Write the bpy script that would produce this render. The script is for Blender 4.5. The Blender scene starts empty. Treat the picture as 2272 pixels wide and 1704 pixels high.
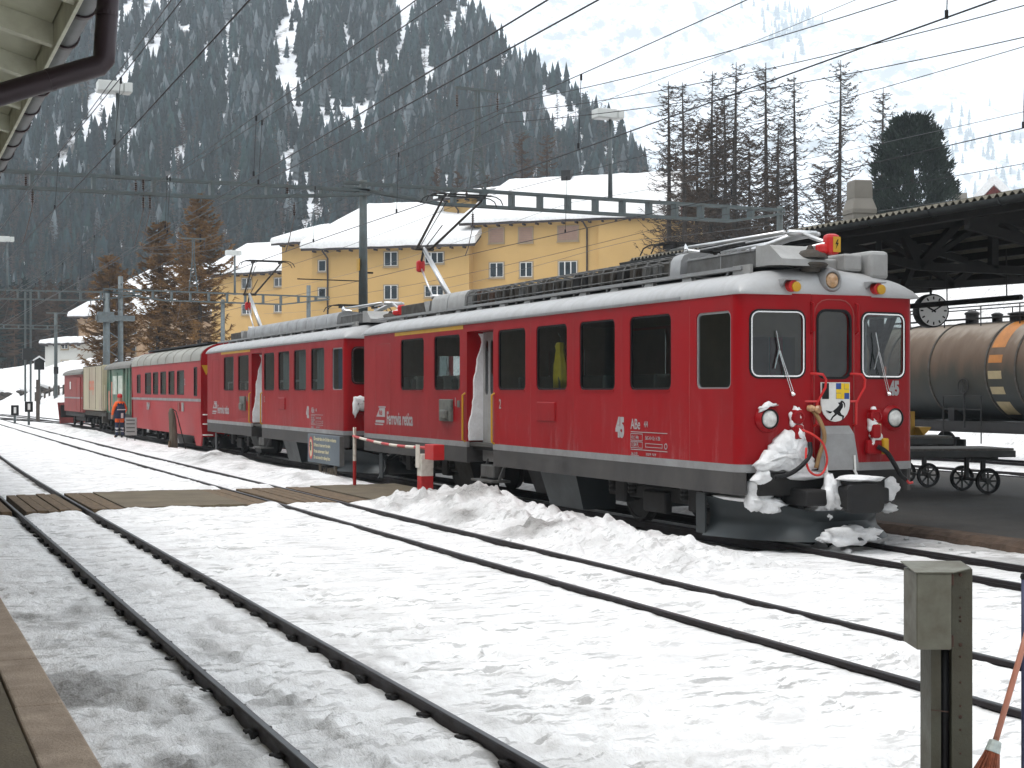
import bpy, bmesh, math, random
import numpy as np
from mathutils import Vector, Matrix, noise as mnoise
from mathutils.geometry import delaunay_2d_cdt

# ------------------------------------------------------------------ camera, sky, sun, exposure
scene = bpy.context.scene
COL = scene.collection
TH = math.atan(1406 / 3250.0)          # yaw of the view against the tracks (tracks run along +Y, rail top is z = 0)
EYE = 1.886
cam = bpy.data.cameras.new('camera')
cam.sensor_width = 36.0
cam.lens = 36.0 * 3250 / 2272
cam.shift_y = 16 / 2272.0
cam.clip_start, cam.clip_end = 0.1, 30000
cam_ob = bpy.data.objects.new('camera', cam)
cam_ob.location = (0, 0, EYE)
cam_ob.rotation_euler = (math.radians(90), 0, -TH)
COL.objects.link(cam_ob)
scene.camera = cam_ob

SUN_EL, SUN_AZ = math.radians(68), math.radians(-100)     # azimuth measured from +Y towards +X
world = bpy.data.worlds.new('World')
scene.world = world
world.use_nodes = True
wn = world.node_tree
wn.nodes.clear()
w_out = wn.nodes.new('ShaderNodeOutputWorld')
w_bg = wn.nodes.new('ShaderNodeBackground')
w_sky = wn.nodes.new('ShaderNodeTexSky')
w_sky.sky_type = 'NISHITA'
w_sky.sun_disc = False
w_sky.sun_elevation = SUN_EL
w_sky.sun_rotation = SUN_AZ
w_sky.altitude = 1800
w_sky.air_density, w_sky.dust_density, w_sky.ozone_density = 1.0, 6.0, 0.6
w_hsv = wn.nodes.new('ShaderNodeHueSaturation')          # an overcast, milky white sky
w_hsv.inputs['Saturation'].default_value = 0.12
w_mix = wn.nodes.new('ShaderNodeMixRGB')
w_mix.inputs['Fac'].default_value = 0.55
w_mix.inputs['Color2'].default_value = (12.9, 12.8, 12.8, 1)
wn.links.new(w_sky.outputs['Color'], w_hsv.inputs['Color'])
wn.links.new(w_hsv.outputs['Color'], w_mix.inputs['Color1'])
wn.links.new(w_mix.outputs['Color'], w_bg.inputs['Color'])
w_bg.inputs['Strength'].default_value = 0.10
wn.links.new(w_bg.outputs['Background'], w_out.inputs['Surface'])

sun = bpy.data.lights.new('sun', 'SUN')
sun.energy = 1.1
sun.angle = math.radians(25)
sun.color = (1.0, 0.965, 0.92)
sun_ob = bpy.data.objects.new('sun', sun)
sd = Vector((math.sin(SUN_AZ) * math.cos(SUN_EL), math.cos(SUN_AZ) * math.cos(SUN_EL), math.sin(SUN_EL)))
sun_ob.rotation_euler = sd.to_track_quat('Z', 'Y').to_euler()
sun_ob.location = (0, 0, 60)
COL.objects.link(sun_ob)

scene.view_settings.view_transform = 'Standard'
scene.view_settings.look = 'None'
scene.view_settings.gamma = 1
scene.view_settings.use_curve_mapping = False
scene.view_settings.exposure = 0.96
scene.render.engine = 'CYCLES'
scene.cycles.max_bounces = 8
scene.cycles.transparent_max_bounces = 12
scene.cycles.volume_bounces = 1
scene.cycles.use_denoising = True

# ------------------------------------------------------------------ helpers
CS, SN = math.cos(TH), math.sin(TH)
def at_depth(px, py, d):
    u, v = (px - 1136) / 3250.0, (868 - py) / 3250.0
    return Vector((d * (u * CS + SN), d * (CS - u * SN), EYE + v * d))
def at_row(px, py, Y):
    u = (px - 1136) / 3250.0
    return at_depth(px, py, Y / (CS - u * SN))

class MB:
    """collects faces; build() links them as one mesh object"""
    def __init__(self):
        self.v, self.f, self.m = [], [], []
    def add(self, vs, fs, mi=0):
        o = len(self.v)
        self.v.extend([tuple(p) for p in vs])
        for f in fs:
            self.f.append([i + o for i in f]); self.m.append(mi)
        return self
    def box(self, x0, x1, y0, y1, z0, z1, mi=0):
        vs = [(x0, y0, z0), (x1, y0, z0), (x1, y1, z0), (x0, y1, z0), (x0, y0, z1), (x1, y0, z1), (x1, y1, z1), (x0, y1, z1)]
        return self.add(vs, [(0, 3, 2, 1), (4, 5, 6, 7), (0, 1, 5, 4), (1, 2, 6, 5), (2, 3, 7, 6), (3, 0, 4, 7)], mi)
    def cbox(self, x0, x1, y0, y1, z0, z1, c, mi=0):
        """box with chamfered edges"""
        vs, fs = [], []
        bm = bmesh.new()
        bmesh.ops.create_cube(bm, size=1)
        for v in bm.verts:
            v.co = ((x0 + x1) / 2 + v.co.x * (x1 - x0), (y0 + y1) / 2 + v.co.y * (y1 - y0), (z0 + z1) / 2 + v.co.z * (z1 - z0))
        bmesh.ops.bevel(bm, geom=bm.edges[:], offset=c, segments=2, affect='EDGES', profile=0.5)
        return self.bm(bm, mi)
    def bm(self, bm, mi=0):
        bm.verts.index_update()
        self.add([v.co[:] for v in bm.verts], [[v.index for v in f.verts] for f in bm.faces], mi)
        bm.free()
        return self
    def bar(self, p0, p1, w, h=None, up=(0, 0, 1), mi=0):
        h = w if h is None else h
        p0, p1 = Vector(p0), Vector(p1)
        d = (p1 - p0).normalized()
        up = Vector(up)
        if abs(d.dot(up)) > 0.98:
            up = Vector((1, 0, 0))
        s = d.cross(up).normalized(); t = s.cross(d).normalized()
        vs = []
        for p in (p0, p1):
            for a, b in ((-1, -1), (1, -1), (1, 1), (-1, 1)):
                vs.append(p + s * (a * w / 2) + t * (b * h / 2))
        return self.add(vs, [(0, 1, 2, 3), (7, 6, 5, 4), (0, 4, 5, 1), (1, 5, 6, 2), (2, 6, 7, 3), (3, 7, 4, 0)], mi)
    def tube(self, pts, r, n=8, cap=True, mi=0, closed=False):
        pts = [Vector(p) for p in pts]
        rs = r if isinstance(r, (list, tuple)) else [r] * len(pts)
        k = len(pts)
        tang = []
        for i in range(k):
            if closed:
                t = pts[(i + 1) % k] - pts[i - 1]
            else:
                t = pts[min(i + 1, k - 1)] - pts[max(i - 1, 0)]
            tang.append(t.normalized() if t.length > 1e-9 else Vector((0, 0, 1)))
        a = tang[0].orthogonal().normalized()
        vs = []
        for i in range(k):
            a = (a - tang[i] * a.dot(tang[i]))
            a = a.normalized() if a.length > 1e-6 else tang[i].orthogonal().normalized()
            b = tang[i].cross(a)
            for j in range(n):
                q = 2 * math.pi * j / n
                vs.append(pts[i] + (a * math.cos(q) + b * math.sin(q)) * rs[i])
        fs = []
        for i in range(k if closed else k - 1):
            i2 = (i + 1) % k
            for j in range(n):
                j2 = (j + 1) % n
                fs.append((i * n + j, i * n + j2, i2 * n + j2, i2 * n + j))
        if cap and not closed:
            fs.append(tuple(range(n))[::-1]); fs.append(tuple((k - 1) * n + j for j in range(n)))
        return self.add(vs, fs, mi)
    def lathe(self, prof, org, axis, n=20, mi=0):
        """prof = [(radius, offset along axis)]"""
        org, ax = Vector(org), Vector(axis).normalized()
        a = ax.orthogonal().normalized(); b = ax.cross(a)
        vs, fs = [], []
        for r, t in prof:
            for j in range(n):
                q = 2 * math.pi * j / n
                vs.append(org + ax * t + (a * math.cos(q) + b * math.sin(q)) * max(r, 1e-4))
        for i in range(len(prof) - 1):
            for j in range(n):
                j2 = (j + 1) % n
                fs.append((i * n + j, i * n + j2, (i + 1) * n + j2, (i + 1) * n + j))
        fs.append(tuple(range(n))[::-1]); fs.append(tuple((len(prof) - 1) * n + j for j in range(n)))
        return self.add(vs, fs, mi)
    def loft(self, rings, closed=True, cap=True, mi=0):
        n = len(rings[0]); vs = [p for r in rings for p in r]; fs = []
        for i in range(len(rings) - 1):
            for j in range(n if closed else n - 1):
                j2 = (j + 1) % n
                fs.append((i * n + j, i * n + j2, (i + 1) * n + j2, (i + 1) * n + j))
        if cap and closed:
            fs.append(tuple(range(n))[::-1]); fs.append(tuple((len(rings) - 1) * n + j for j in range(n)))
        return self.add(vs, fs, mi)
    def panel(self, outer, holes, fn, t, mi=0):
        """flat sheet with openings: outlines in (a, b); fn(a, b, depth) gives the point; t is the thickness"""
        pts, edges, loops = [], [], []
        for lp in [outer] + list(holes):
            o = len(pts); n = len(lp)
            pts += [Vector((p[0], p[1])) for p in lp]
            edges += [(o + i, o + (i + 1) % n) for i in range(n)]
            loops.append(lp)
        vo, eo, fo, _, _, _ = delaunay_2d_cdt(pts, edges, [], 0, 1e-6)
        def inside(p, lp):
            c = False; n = len(lp); j = n - 1
            for i in range(n):
                if (lp[i][1] > p[1]) != (lp[j][1] > p[1]) and p[0] < (lp[j][0] - lp[i][0]) * (p[1] - lp[i][1]) / (lp[j][1] - lp[i][1]) + lp[i][0]:
                    c = not c
                j = i
            return c
        keep = []
        for f in fo:
            c = ((vo[f[0]] + vo[f[1]] + vo[f[2]]) / 3)
            if inside(c, outer) and not any(inside(c, h) for h in holes):
                keep.append(tuple(f))
        n = len(vo)
        vs = [fn(p.x, p.y, 0) for p in vo] + [fn(p.x, p.y, t) for p in vo]
        fs = list(keep) + [tuple(i + n for i in f[::-1]) for f in keep]
        cnt = {}
        for f in keep:
            for i in range(3):
                e = (f[i], f[(i + 1) % 3]); cnt[e] = cnt.get(e, 0) + 1
        for (p, q) in cnt:
            if (q, p) not in cnt:
                fs.append((q, p, p + n, q + n))
        return self.add(vs, fs, mi)
    def blob(self, c, r, seed=0, amp=0.25, sub=2, mi=0):
        rnd = random.Random(seed)
        bm = bmesh.new()
        bmesh.ops.create_icosphere(bm, subdivisions=sub, radius=1)
        ph = [rnd.uniform(0, 6.3) for _ in range(6)]
        for v in bm.verts:
            p = v.co
            k = 1 + amp * (math.sin(3.1 * p.x + ph[0]) * math.sin(2.7 * p.y + ph[1]) + 0.6 * math.sin(6 * p.z + ph[2] + 2 * p.x) + 0.4 * math.sin(9 * p.y + ph[3]) * math.sin(8 * p.x + ph[4])) + rnd.uniform(-amp, amp) * 0.12
            w = Vector((p.x + seed * 3.1, p.y, p.z))
            k += amp * (1.1 * mnoise.noise(w * 2.2) + 0.7 * mnoise.noise(w * 5.0) + 0.35 * mnoise.noise(w * 11.0))
            v.co = Vector((c[0] + p.x * r[0] * k, c[1] + p.y * r[1] * k, c[2] + p.z * r[2] * k))
        return self.bm(bm, mi)
    def build(self, name, mat, parent=None, smooth=False, kind=None, autosmooth=None):
        me = bpy.data.meshes.new(name)
        me.from_pydata(self.v, [], self.f)
        mats = mat if isinstance(mat, (list, tuple)) else [mat]
        for m in mats:
            me.materials.append(m)
        if len(mats) > 1:
            me.polygons.foreach_set('material_index', self.m)
        bm = bmesh.new(); bm.from_mesh(me)
        bmesh.ops.recalc_face_normals(bm, faces=bm.faces[:])
        bm.to_mesh(me); bm.free()
        if autosmooth:
            me.shade_smooth()
            me.set_sharp_from_angle(angle=math.radians(autosmooth))
        elif smooth:
            me.shade_smooth()
        return link(name, me, parent, kind)

def split_build(b, name, mat, parent=None, **kw):
    """one object for each connected piece"""
    par = list(range(len(b.v)))
    def find(i):
        while par[i] != i:
            par[i] = par[par[i]]; i = par[i]
        return i
    for f in b.f:
        for i in f[1:]:
            par[find(i)] = find(f[0])
    groups = {}
    for f in b.f:
        groups.setdefault(find(f[0]), []).append(f)
    for fs in groups.values():
        idx = sorted({i for f in fs for i in f}); mp = {i: k for k, i in enumerate(idx)}
        m = MB(); m.add([b.v[i] for i in idx], [[mp[i] for i in f] for f in fs]); m.build(name, mat, parent, **kw)

def link(name, me, parent=None, kind=None):
    ob = bpy.data.objects.new(name, me)
    COL.objects.link(ob)
    if parent is not None:
        ob.parent = parent
    if kind:
        ob['kind'] = kind
    return ob
def tag(ob, label, cat, group=None):
    ob['label'] = label; ob['category'] = cat
    if group:
        ob['group'] = group
    return ob
def thing(name, label, cat, loc=(0, 0, 0), rz=0, group=None):
    o = bpy.data.objects.new(name, None)
    COL.objects.link(o)
    o.location = loc; o.rotation_euler = (0, 0, rz)
    o.empty_display_size = 0.2
    return tag(o, label, cat, group)
def copy_tree(o, parent=None):
    c = o.copy(); COL.objects.link(c); c.parent = parent
    for ch in list(o.children):
        copy_tree(ch, c)
    return c
def rrect(x0, x1, y0, y1, r, n=4):
    out = []
    for cx, cy, a0 in ((x1 - r, y0 + r, -90), (x1 - r, y1 - r, 0), (x0 + r, y1 - r, 90), (x0 + r, y0 + r, 180)):
        for i in range(n + 1):
            a = math.radians(a0 + 90 * i / n)
            out.append((cx + r * math.cos(a), cy + r * math.sin(a)))
    return out
_fonts = {}
def text_mesh(s, size, bold=0.0, xs=1.0):
    cu = bpy.data.curves.new('t', 'FONT')
    cu.body = s; cu.size = size; cu.extrude = 0.0012; cu.offset = bold
    ob = bpy.data.objects.new('t', cu)
    COL.objects.link(ob)
    bpy.context.view_layer.update()
    me = bpy.data.meshes.new_from_object(ob.evaluated_get(bpy.context.evaluated_depsgraph_get()))
    bpy.data.objects.remove(ob); bpy.data.curves.remove(cu)
    return [(v.co.x * xs, v.co.y, v.co.z) for v in me.vertices], [tuple(p.vertices) for p in me.polygons], me
def lettering(name, s, size, fn, mat, parent, bold=0.0, xs=1.0):
    """fn(a, b, c): text plane coordinates to local point"""
    vs, fs, me = text_mesh(s, size, bold, xs)
    bpy.data.meshes.remove(me)
    b = MB(); b.add([fn(*v) for v in vs], fs)
    return b.build(name, mat, parent)

# smooth value noise on numpy arrays
_rs = np.random.RandomState(11)
_tab = _rs.rand(256, 256)
def vnoise(x, y):
    xi = np.floor(x).astype(int); yi = np.floor(y).astype(int)
    xf = x - xi; yf = y - yi
    xf = xf * xf * (3 - 2 * xf); yf = yf * yf * (3 - 2 * yf)
    a = _tab[xi % 256, yi % 256]; b = _tab[(xi + 1) % 256, yi % 256]
    c = _tab[xi % 256, (yi + 1) % 256]; d = _tab[(xi + 1) % 256, (yi + 1) % 256]
    return (a * (1 - xf) + b * xf) * (1 - yf) + (c * (1 - xf) + d * xf) * yf - 0.5
def fbm(x, y, o=4, g=0.5):
    s = 0; a = 1.0
    for i in range(o):
        s = s + a * vnoise(x * 2 ** i + 17.3 * i, y * 2 ** i + 9.1 * i); a *= g
    return s
def sstep(a, b, x):
    t = np.clip((x - a) / (b - a), 0, 1)
    return t * t * (3 - 2 * t)

# ------------------------------------------------------------------ materials
MATS = {}
def mk(name, col, rough=0.6, metal=0.0, var=0.18, scale=3.0, bump=0.0, bscale=40.0, dirt=None, dscale=2.0, damt=0.5, spec=0.5, coat=0.0, stretch=None, emit=None):
    if name in MATS:
        return MATS[name]
    m = bpy.data.materials.new(name); m.use_nodes = True
    nt = m.node_tree; N = nt.nodes; L = nt.links
    p = N['Principled BSDF']
    p.inputs['Roughness'].default_value = rough
    p.inputs['Metallic'].default_value = metal
    p.inputs['Specular IOR Level'].default_value = spec
    p.inputs['Coat Weight'].default_value = coat
    p.inputs['Coat Roughness'].default_value = 0.15
    tc = N.new('ShaderNodeTexCoord')
    src = tc.outputs['Object']
    if stretch:
        mp = N.new('ShaderNodeMapping'); mp.inputs['Scale'].default_value = stretch
        L.new(src, mp.inputs['Vector']); src = mp.outputs['Vector']
    def noise(sc, det=5, ro=0.6):
        n = N.new('ShaderNodeTexNoise'); n.inputs['Scale'].default_value = sc
        n.inputs['Detail'].default_value = det; n.inputs['Roughness'].default_value = ro
        L.new(src, n.inputs['Vector']); return n
    n1 = noise(scale)
    rp = N.new('ShaderNodeValToRGB')
    e = rp.color_ramp.elements
    e[0].position, e[1].position = 0.3, 0.7
    e[0].color = tuple(max(0, c * (1 - var)) for c in col) + (1,)
    e[1].color = tuple(min(1, c * (1 + var)) for c in col) + (1,)
    L.new(n1.outputs['Fac'], rp.inputs['Fac'])
    out = rp.outputs['Color']
    if dirt:
        n2 = noise(dscale, 8, 0.68)
        r2 = N.new('ShaderNodeValToRGB')
        r2.color_ramp.elements[0].position = 0.5 - 0.12; r2.color_ramp.elements[1].position = 0.5 + 0.16
        r2.color_ramp.elements[0].color = (0, 0, 0, 1); r2.color_ramp.elements[1].color = (damt, damt, damt, 1)
        L.new(n2.outputs['Fac'], r2.inputs['Fac'])
        mx = N.new('ShaderNodeMixRGB'); mx.inputs['Color2'].default_value = tuple(dirt) + (1,)
        L.new(r2.outputs['Color'], mx.inputs['Fac']); L.new(out, mx.inputs['Color1'])
        out = mx.outputs['Color']
        mr = N.new('ShaderNodeMapRange'); mr.inputs['To Min'].default_value = rough; mr.inputs['To Max'].default_value = min(1, rough + 0.3)
        L.new(r2.outputs['Color'], mr.inputs['Value']); L.new(mr.outputs['Result'], p.inputs['Roughness'])
    L.new(out, p.inputs['Base Color'])
    if bump:
        n3 = noise(bscale, 4)
        b = N.new('ShaderNodeBump'); b.inputs['Strength'].default_value = min(1.0, bump); b.inputs['Distance'].default_value = 0.02
        L.new(n3.outputs['Fac'], b.inputs['Height']); L.new(b.outputs['Normal'], p.inputs['Normal'])
    if emit:
        p.inputs['Emission Color'].default_value = tuple(emit[:3]) + (1,); p.inputs['Emission Strength'].default_value = emit[3]
    MATS[name] = m
    return m
def mk_glass(name, tint=(0.75, 0.8, 0.8), ior=1.5, rough=0.02):
    m = bpy.data.materials.new(name); m.use_nodes = True
    N = m.node_tree.nodes; L = m.node_tree.links; N.clear()
    o = N.new('ShaderNodeOutputMaterial'); mx = N.new('ShaderNodeMixShader')
    t = N.new('ShaderNodeBsdfTransparent'); t.inputs['Color'].default_value = tuple(tint) + (1,)
    g = N.new('ShaderNodeBsdfGlossy'); g.inputs['Roughness'].default_value = rough; g.inputs['Color'].default_value = (0.9, 0.95, 1, 1)
    fr = N.new('ShaderNodeFresnel'); ge = N.new('ShaderNodeNewGeometry'); mr = N.new('ShaderNodeMapRange')
    mr.inputs['To Min'].default_value = ior; mr.inputs['To Max'].default_value = 1 / ior
    L.new(ge.outputs['Backfacing'], mr.inputs['Value']); L.new(mr.outputs['Result'], fr.inputs['IOR'])
    L.new(fr.outputs[0], mx.inputs[0]); L.new(t.outputs[0], mx.inputs[1]); L.new(g.outputs[0], mx.inputs[2]); L.new(mx.outputs[0], o.inputs['Surface'])
    MATS[name] = m
    return m

RED = mk('red_paint', (0.29, 0.001, 0.005), 0.38, var=0.12, scale=0.9, dirt=(0.20, 0.022, 0.022), dscale=1.6, damt=0.3, spec=0.2, stretch=(1, 1, 0.45), bump=0.03, bscale=3)
def add_salt(m):
    # dried road-salt and slush streaks on the lower body
    N = m.node_tree.nodes; L = m.node_tree.links; p = N['Principled BSDF']
    src = p.inputs['Base Color'].links[0].from_socket
    tc = N.new('ShaderNodeTexCoord'); mp = N.new('ShaderNodeMapping'); mp.inputs['Scale'].default_value = (1, 1, 0.16); L.new(tc.outputs['Object'], mp.inputs[0])
    n = N.new('ShaderNodeTexNoise'); n.inputs['Scale'].default_value = 4.5; n.inputs['Detail'].default_value = 9; n.inputs['Roughness'].default_value = 0.75; L.new(mp.outputs[0], n.inputs['Vector'])
    r = N.new('ShaderNodeMapRange'); r.inputs['From Min'].default_value = 0.54; r.inputs['From Max'].default_value = 0.74; r.inputs['To Max'].default_value = 0.55; L.new(n.outputs['Fac'], r.inputs['Value'])
    n2 = N.new('ShaderNodeTexNoise'); n2.inputs['Scale'].default_value = 60; n2.inputs['Detail'].default_value = 3; L.new(tc.outputs['Object'], n2.inputs['Vector'])
    s = N.new('ShaderNodeSeparateXYZ'); L.new(tc.outputs['Object'], s.inputs[0])
    z = N.new('ShaderNodeMapRange'); z.inputs['From Min'].default_value = 1.9; z.inputs['From Max'].default_value = 1.0; L.new(s.outputs['Z'], z.inputs['Value'])
    a = N.new('ShaderNodeMath'); a.operation = 'MULTIPLY'; L.new(r.outputs[0], a.inputs[0]); L.new(z.outputs[0], a.inputs[1])
    a2 = N.new('ShaderNodeMath'); a2.operation = 'MULTIPLY'; L.new(a.outputs[0], a2.inputs[0]); L.new(n2.outputs['Fac'], a2.inputs[1])
    mx = N.new('ShaderNodeMixRGB'); mx.inputs['Color2'].default_value = (0.5, 0.36, 0.36, 1); L.new(a2.outputs[0], mx.inputs['Fac']); L.new(src, mx.inputs['Color1']); L.new(mx.outputs[0], p.inputs['Base Color'])
add_salt(RED)
RED2 = mk('red_paint_weathered', (0.36, 0.006, 0.008), 0.4, var=0.14, scale=0.8, dirt=(0.42, 0.11, 0.12), dscale=0.9, damt=0.55, spec=0.3, stretch=(1, 1, 0.35))
RED3 = mk('red_paint_faded', (0.27, 0.028, 0.025), 0.6, var=0.2, scale=1.2, dirt=(0.24, 0.11, 0.095), dscale=1.4, damt=0.6)
SILVER = mk('silver_paint', (0.31, 0.315, 0.32), 0.42, 0.3, var=0.1, scale=2, dirt=(0.2, 0.19, 0.18), dscale=2.5, damt=0.5)
ROOFW = mk('aluminium_roof', (0.42, 0.425, 0.43), 0.45, 0.25, var=0.1, scale=1.5, dirt=(0.3, 0.29, 0.28), dscale=3, damt=0.5, stretch=(1, 2.5, 1))
SKIRT = mk('skirt_grey', (0.04, 0.037, 0.037), 0.6, var=0.25, scale=2, dirt=(0.10, 0.093, 0.085), dscale=1.5, damt=0.5)
DARK = mk('dark_steel', (0.009, 0.009, 0.01), 0.6, 0.2, var=0.4, scale=5, dirt=(0.03, 0.026, 0.022), dscale=4, damt=0.5)
PLOWM = mk('plow_grey', (0.026, 0.034, 0.038), 0.38, 0.3, var=0.2, scale=2, dirt=(0.05, 0.05, 0.05), dscale=3, damt=0.4)
BLACK = mk('black_rubber', (0.006, 0.006, 0.007), 0.55, spec=0.3)
GREYBOX = mk('roof_box_grey', (0.115, 0.115, 0.113), 0.5, 0.3, var=0.2, scale=4, dirt=(0.09, 0.085, 0.075), dscale=5, damt=0.7)
LIGHTBOX = mk('roof_box_light', (0.34, 0.34, 0.335), 0.5, 0.2, var=0.12, scale=3, dirt=(0.25, 0.24, 0.22), dscale=4, damt=0.5)
GRIME = mk('grimy_grey', (0.06, 0.057, 0.05), 0.7, 0.2, var=0.35, scale=8, dirt=(0.05, 0.03, 0.018), dscale=6, damt=0.6)
RUST = mk('resistor_rust', (0.09, 0.05, 0.035), 0.8, 0.1, var=0.5, scale=9)
ALU = mk('bare_aluminium', (0.62, 0.62, 0.62), 0.3, 0.8, var=0.08, scale=4)
STEELP = mk('galvanised', (0.15, 0.18, 0.19), 0.55, 0.4, var=0.15, scale=6, dirt=(0.14, 0.14, 0.13), dscale=5, damt=0.5)
STEELG = mk('painted_mast', (0.085, 0.11, 0.115), 0.55, 0.2, var=0.15, scale=6, dirt=(0.12, 0.1, 0.08), dscale=5, damt=0.4)
YEL = mk('yellow_paint', (0.52, 0.28, 0.008), 0.5, var=0.1)
WHITEP = mk('white_paint', (0.75, 0.75, 0.73), 0.5, var=0.08, dirt=(0.45, 0.43, 0.4), dscale=4, damt=0.4)
LETTER = mk('lettering_grey', (0.34, 0.33, 0.33), 0.5, var=0.12, scale=8)
REDS = mk('signal_red', (0.5, 0.012, 0.012), 0.4, var=0.1)
SNOWP = mk('snow_clean', (0.85, 0.86, 0.87), 0.8, var=0.05, scale=5, bump=0.9, bscale=22, spec=0.15, dirt=(0.62, 0.61, 0.6), dscale=6, damt=0.5)
GLASS = mk_glass('pane_glass')
GLASSD = mk_glass('pane_glass_dark', (0.42, 0.47, 0.47), 1.55)
CHROME = mk('bright_metal', (0.7, 0.7, 0.7), 0.2, 1.0, var=0.05)
LAMPW = mk('lamp_lens', (0.6, 0.6, 0.58), 0.12, var=0.25, scale=18, coat=0.6)
WARMLENS = mk('lamp_lens_warm', (0.45, 0.27, 0.14), 0.12, var=0.35, scale=22, coat=0.6)
# ------------------------------------------------------------------ ground
def bank_foot(Y):
    Y = np.asarray(Y, float)
    left = 13.8 - 0.08 * np.maximum(Y - 100, 0)
    return 31.5 + (left - 31.5) * sstep(62, 76, Y)
def mound_h(Y):
    return np.interp(Y, [8, 12, 13.5, 16, 19, 21.2, 22.8, 23.8, 24.3, 28.4, 29.3, 31, 34, 38, 40.5, 43, 47, 55, 62, 68, 76, 90],
                        [0, 0.02, 0.05, 0.17, 0.26, 0.38, 0.31, 0.16, 0.0, 0.0, 0.12, 0.2, 0.13, 0.13, 0.3, 0.15, 0.1, 0.08, 0.1, 0.2, 0.1, 0])
def ground_z(X, Y, fine=True):
    X = np.asarray(X, float); Y = np.asarray(Y, float)
    z = -0.072 + 0 * X
    z = z - 0.006 * np.exp(-((X - 2.0) / 0.35) ** 2)
    z = z + 0.032 * sstep(5.4, 5.9, X) * (1 - sstep(7.5, 7.9, X))
    gv = 0.6 + 1.3 * fbm(Y * 1.6, X * 0.5 + 2, 3)
    z = z - 0.03 * np.clip(gv, 0.1, 1.1) * (np.exp(-((X - 1.975) / 0.085) ** 4) + np.exp(-((X - 3.035) / 0.085) ** 4)) - 0.014 * np.clip(gv, 0, 1) * (np.exp(-((X - 6.185) / 0.065) ** 4) + np.exp(-((X - 7.245) / 0.065) ** 4))
    z = z + 0.02 * np.exp(-((X - 4.7) / 0.9) ** 2)
    z = z + 0.03 * fbm(X * 0.55, Y * 0.35 + 4, 3) * sstep(0.9, 1.4, X)
    cr = sstep(23.2, 24.1, Y) * (1 - sstep(28.2, 29.2, Y)) * sstep(0.5, 0.9, X) * (1 - sstep(9.3, 10.2, X))
    lip = np.exp(-((Y - 23.75) / 0.35) ** 2) + np.exp(-((Y - 28.5) / 0.35) ** 2)
    rail_gap = 1 - np.exp(-((X - 2.0) / 0.12) ** 2) - np.exp(-((X - 3.06) / 0.12) ** 2) - np.exp(-((X - 6.19) / 0.12) ** 2) - np.exp(-((X - 7.26) / 0.12) ** 2)
    z = z + lip * 0.09 * (0.6 + 1.2 * np.abs(fbm(X * 1.7, Y * 1.1, 3))) * np.clip(rail_gap, 0, 1) * sstep(1.0, 1.4, X) * (1 - sstep(9.0, 9.8, X))
    mid = sstep(24.1, 24.35, Y) * (1 - sstep(28.0, 28.25, Y)) * sstep(1.2, 1.4, X) * (1 - sstep(9.2, 9.5, X))
    z = z * (1 - mid) - 0.16 * mid
    wob = 0.25 * fbm(Y * 0.5, X * 0.1 + 3, 3)
    bell = sstep(7.42, 8.35 + wob * 0.4, X) * (1 - sstep(8.75 + wob, 9.75, X))
    lump = 1 + 0.55 * fbm(X * 2.3, Y * 1.9, 4)
    z = z + mound_h(Y) * bell * lump
    z = z - 0.10 * sstep(9.6, 10.0, X) * (1 - sstep(12.0, 12.6, X)) * sstep(15.2, 15.8, Y) * (1 - sstep(86, 88, Y))
    s = X - bank_foot(Y)
    bank = 5.1 * (1 + 0.9 * (1 - sstep(62, 76, Y))) * sstep(-0.5, 10.5, s + 1.2 * fbm(X * 0.15, Y * 0.12, 3)) + 0.055 * np.maximum(s - 10, 0)
    z = z + bank + 0.5 * fbm(X * 0.2, Y * 0.17, 3) * sstep(1, 6, s)
    if fine:
        amp = 0.012 + 0.05 * bell * np.minimum(mound_h(Y) * 3, 1)
        z = z + (amp * fbm(X * 4.5, Y * 3.2, 4) + 0.011 * fbm(X * 13, Y * 9, 2)) * (1 - mid) * sstep(0.8, 1.0, X)
    return z

def axis_x():
    a = list(np.arange(0.78, 9.9, 0.036)) + list(np.arange(9.9, 14, 0.09))
    s = 0.12; x = 14.0
    while x < 4200:
        a.append(x); s = min(s * 1.07, 260); x += s
    left = []; s = 0.1; x = 0.78
    while x > -2600:
        s = min(s * 1.25, 300); x -= s; left.append(x)
    return np.array(left[::-1] + a)
def axis_y():
    a = []; y = 3.6
    while y < 130:
        a.append(y); y += 0.0075 * y
    s = 1.0
    while y < 5200:
        a.append(y); s = min(s * 1.09, 260); y += s
    left = []; s = 0.3; y = 3.6
    while y > -500:
        s *= 1.35; y -= s; left.append(y)
    return np.array(left[::-1] + a)
gx, gy = axis_x(), axis_y()
GX, GY = np.meshgrid(gx, gy)
GZ = ground_z(GX, GY)
rnd = random.Random(5)
def dent(cx, cy, a, b, ang, dep):
    R = max(a, b) * 1.8
    i0, i1 = np.searchsorted(gx, [cx - R, cx + R]); j0, j1 = np.searchsorted(gy, [cy - R, cy + R])
    if i1 - i0 < 2 or j1 - j0 < 2:
        return
    dx = GX[j0:j1, i0:i1] - cx; dy = GY[j0:j1, i0:i1] - cy
    u = (dx * math.cos(ang) + dy * math.sin(ang)) / a; v = (-dx * math.sin(ang) + dy * math.cos(ang)) / b
    r2 = u * u + v * v
    GZ[j0:j1, i0:i1] += -dep * np.exp(-r2 * r2) + dep * 0.45 * np.exp(-((np.sqrt(r2) - 1.3) / 0.3) ** 2)
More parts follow.
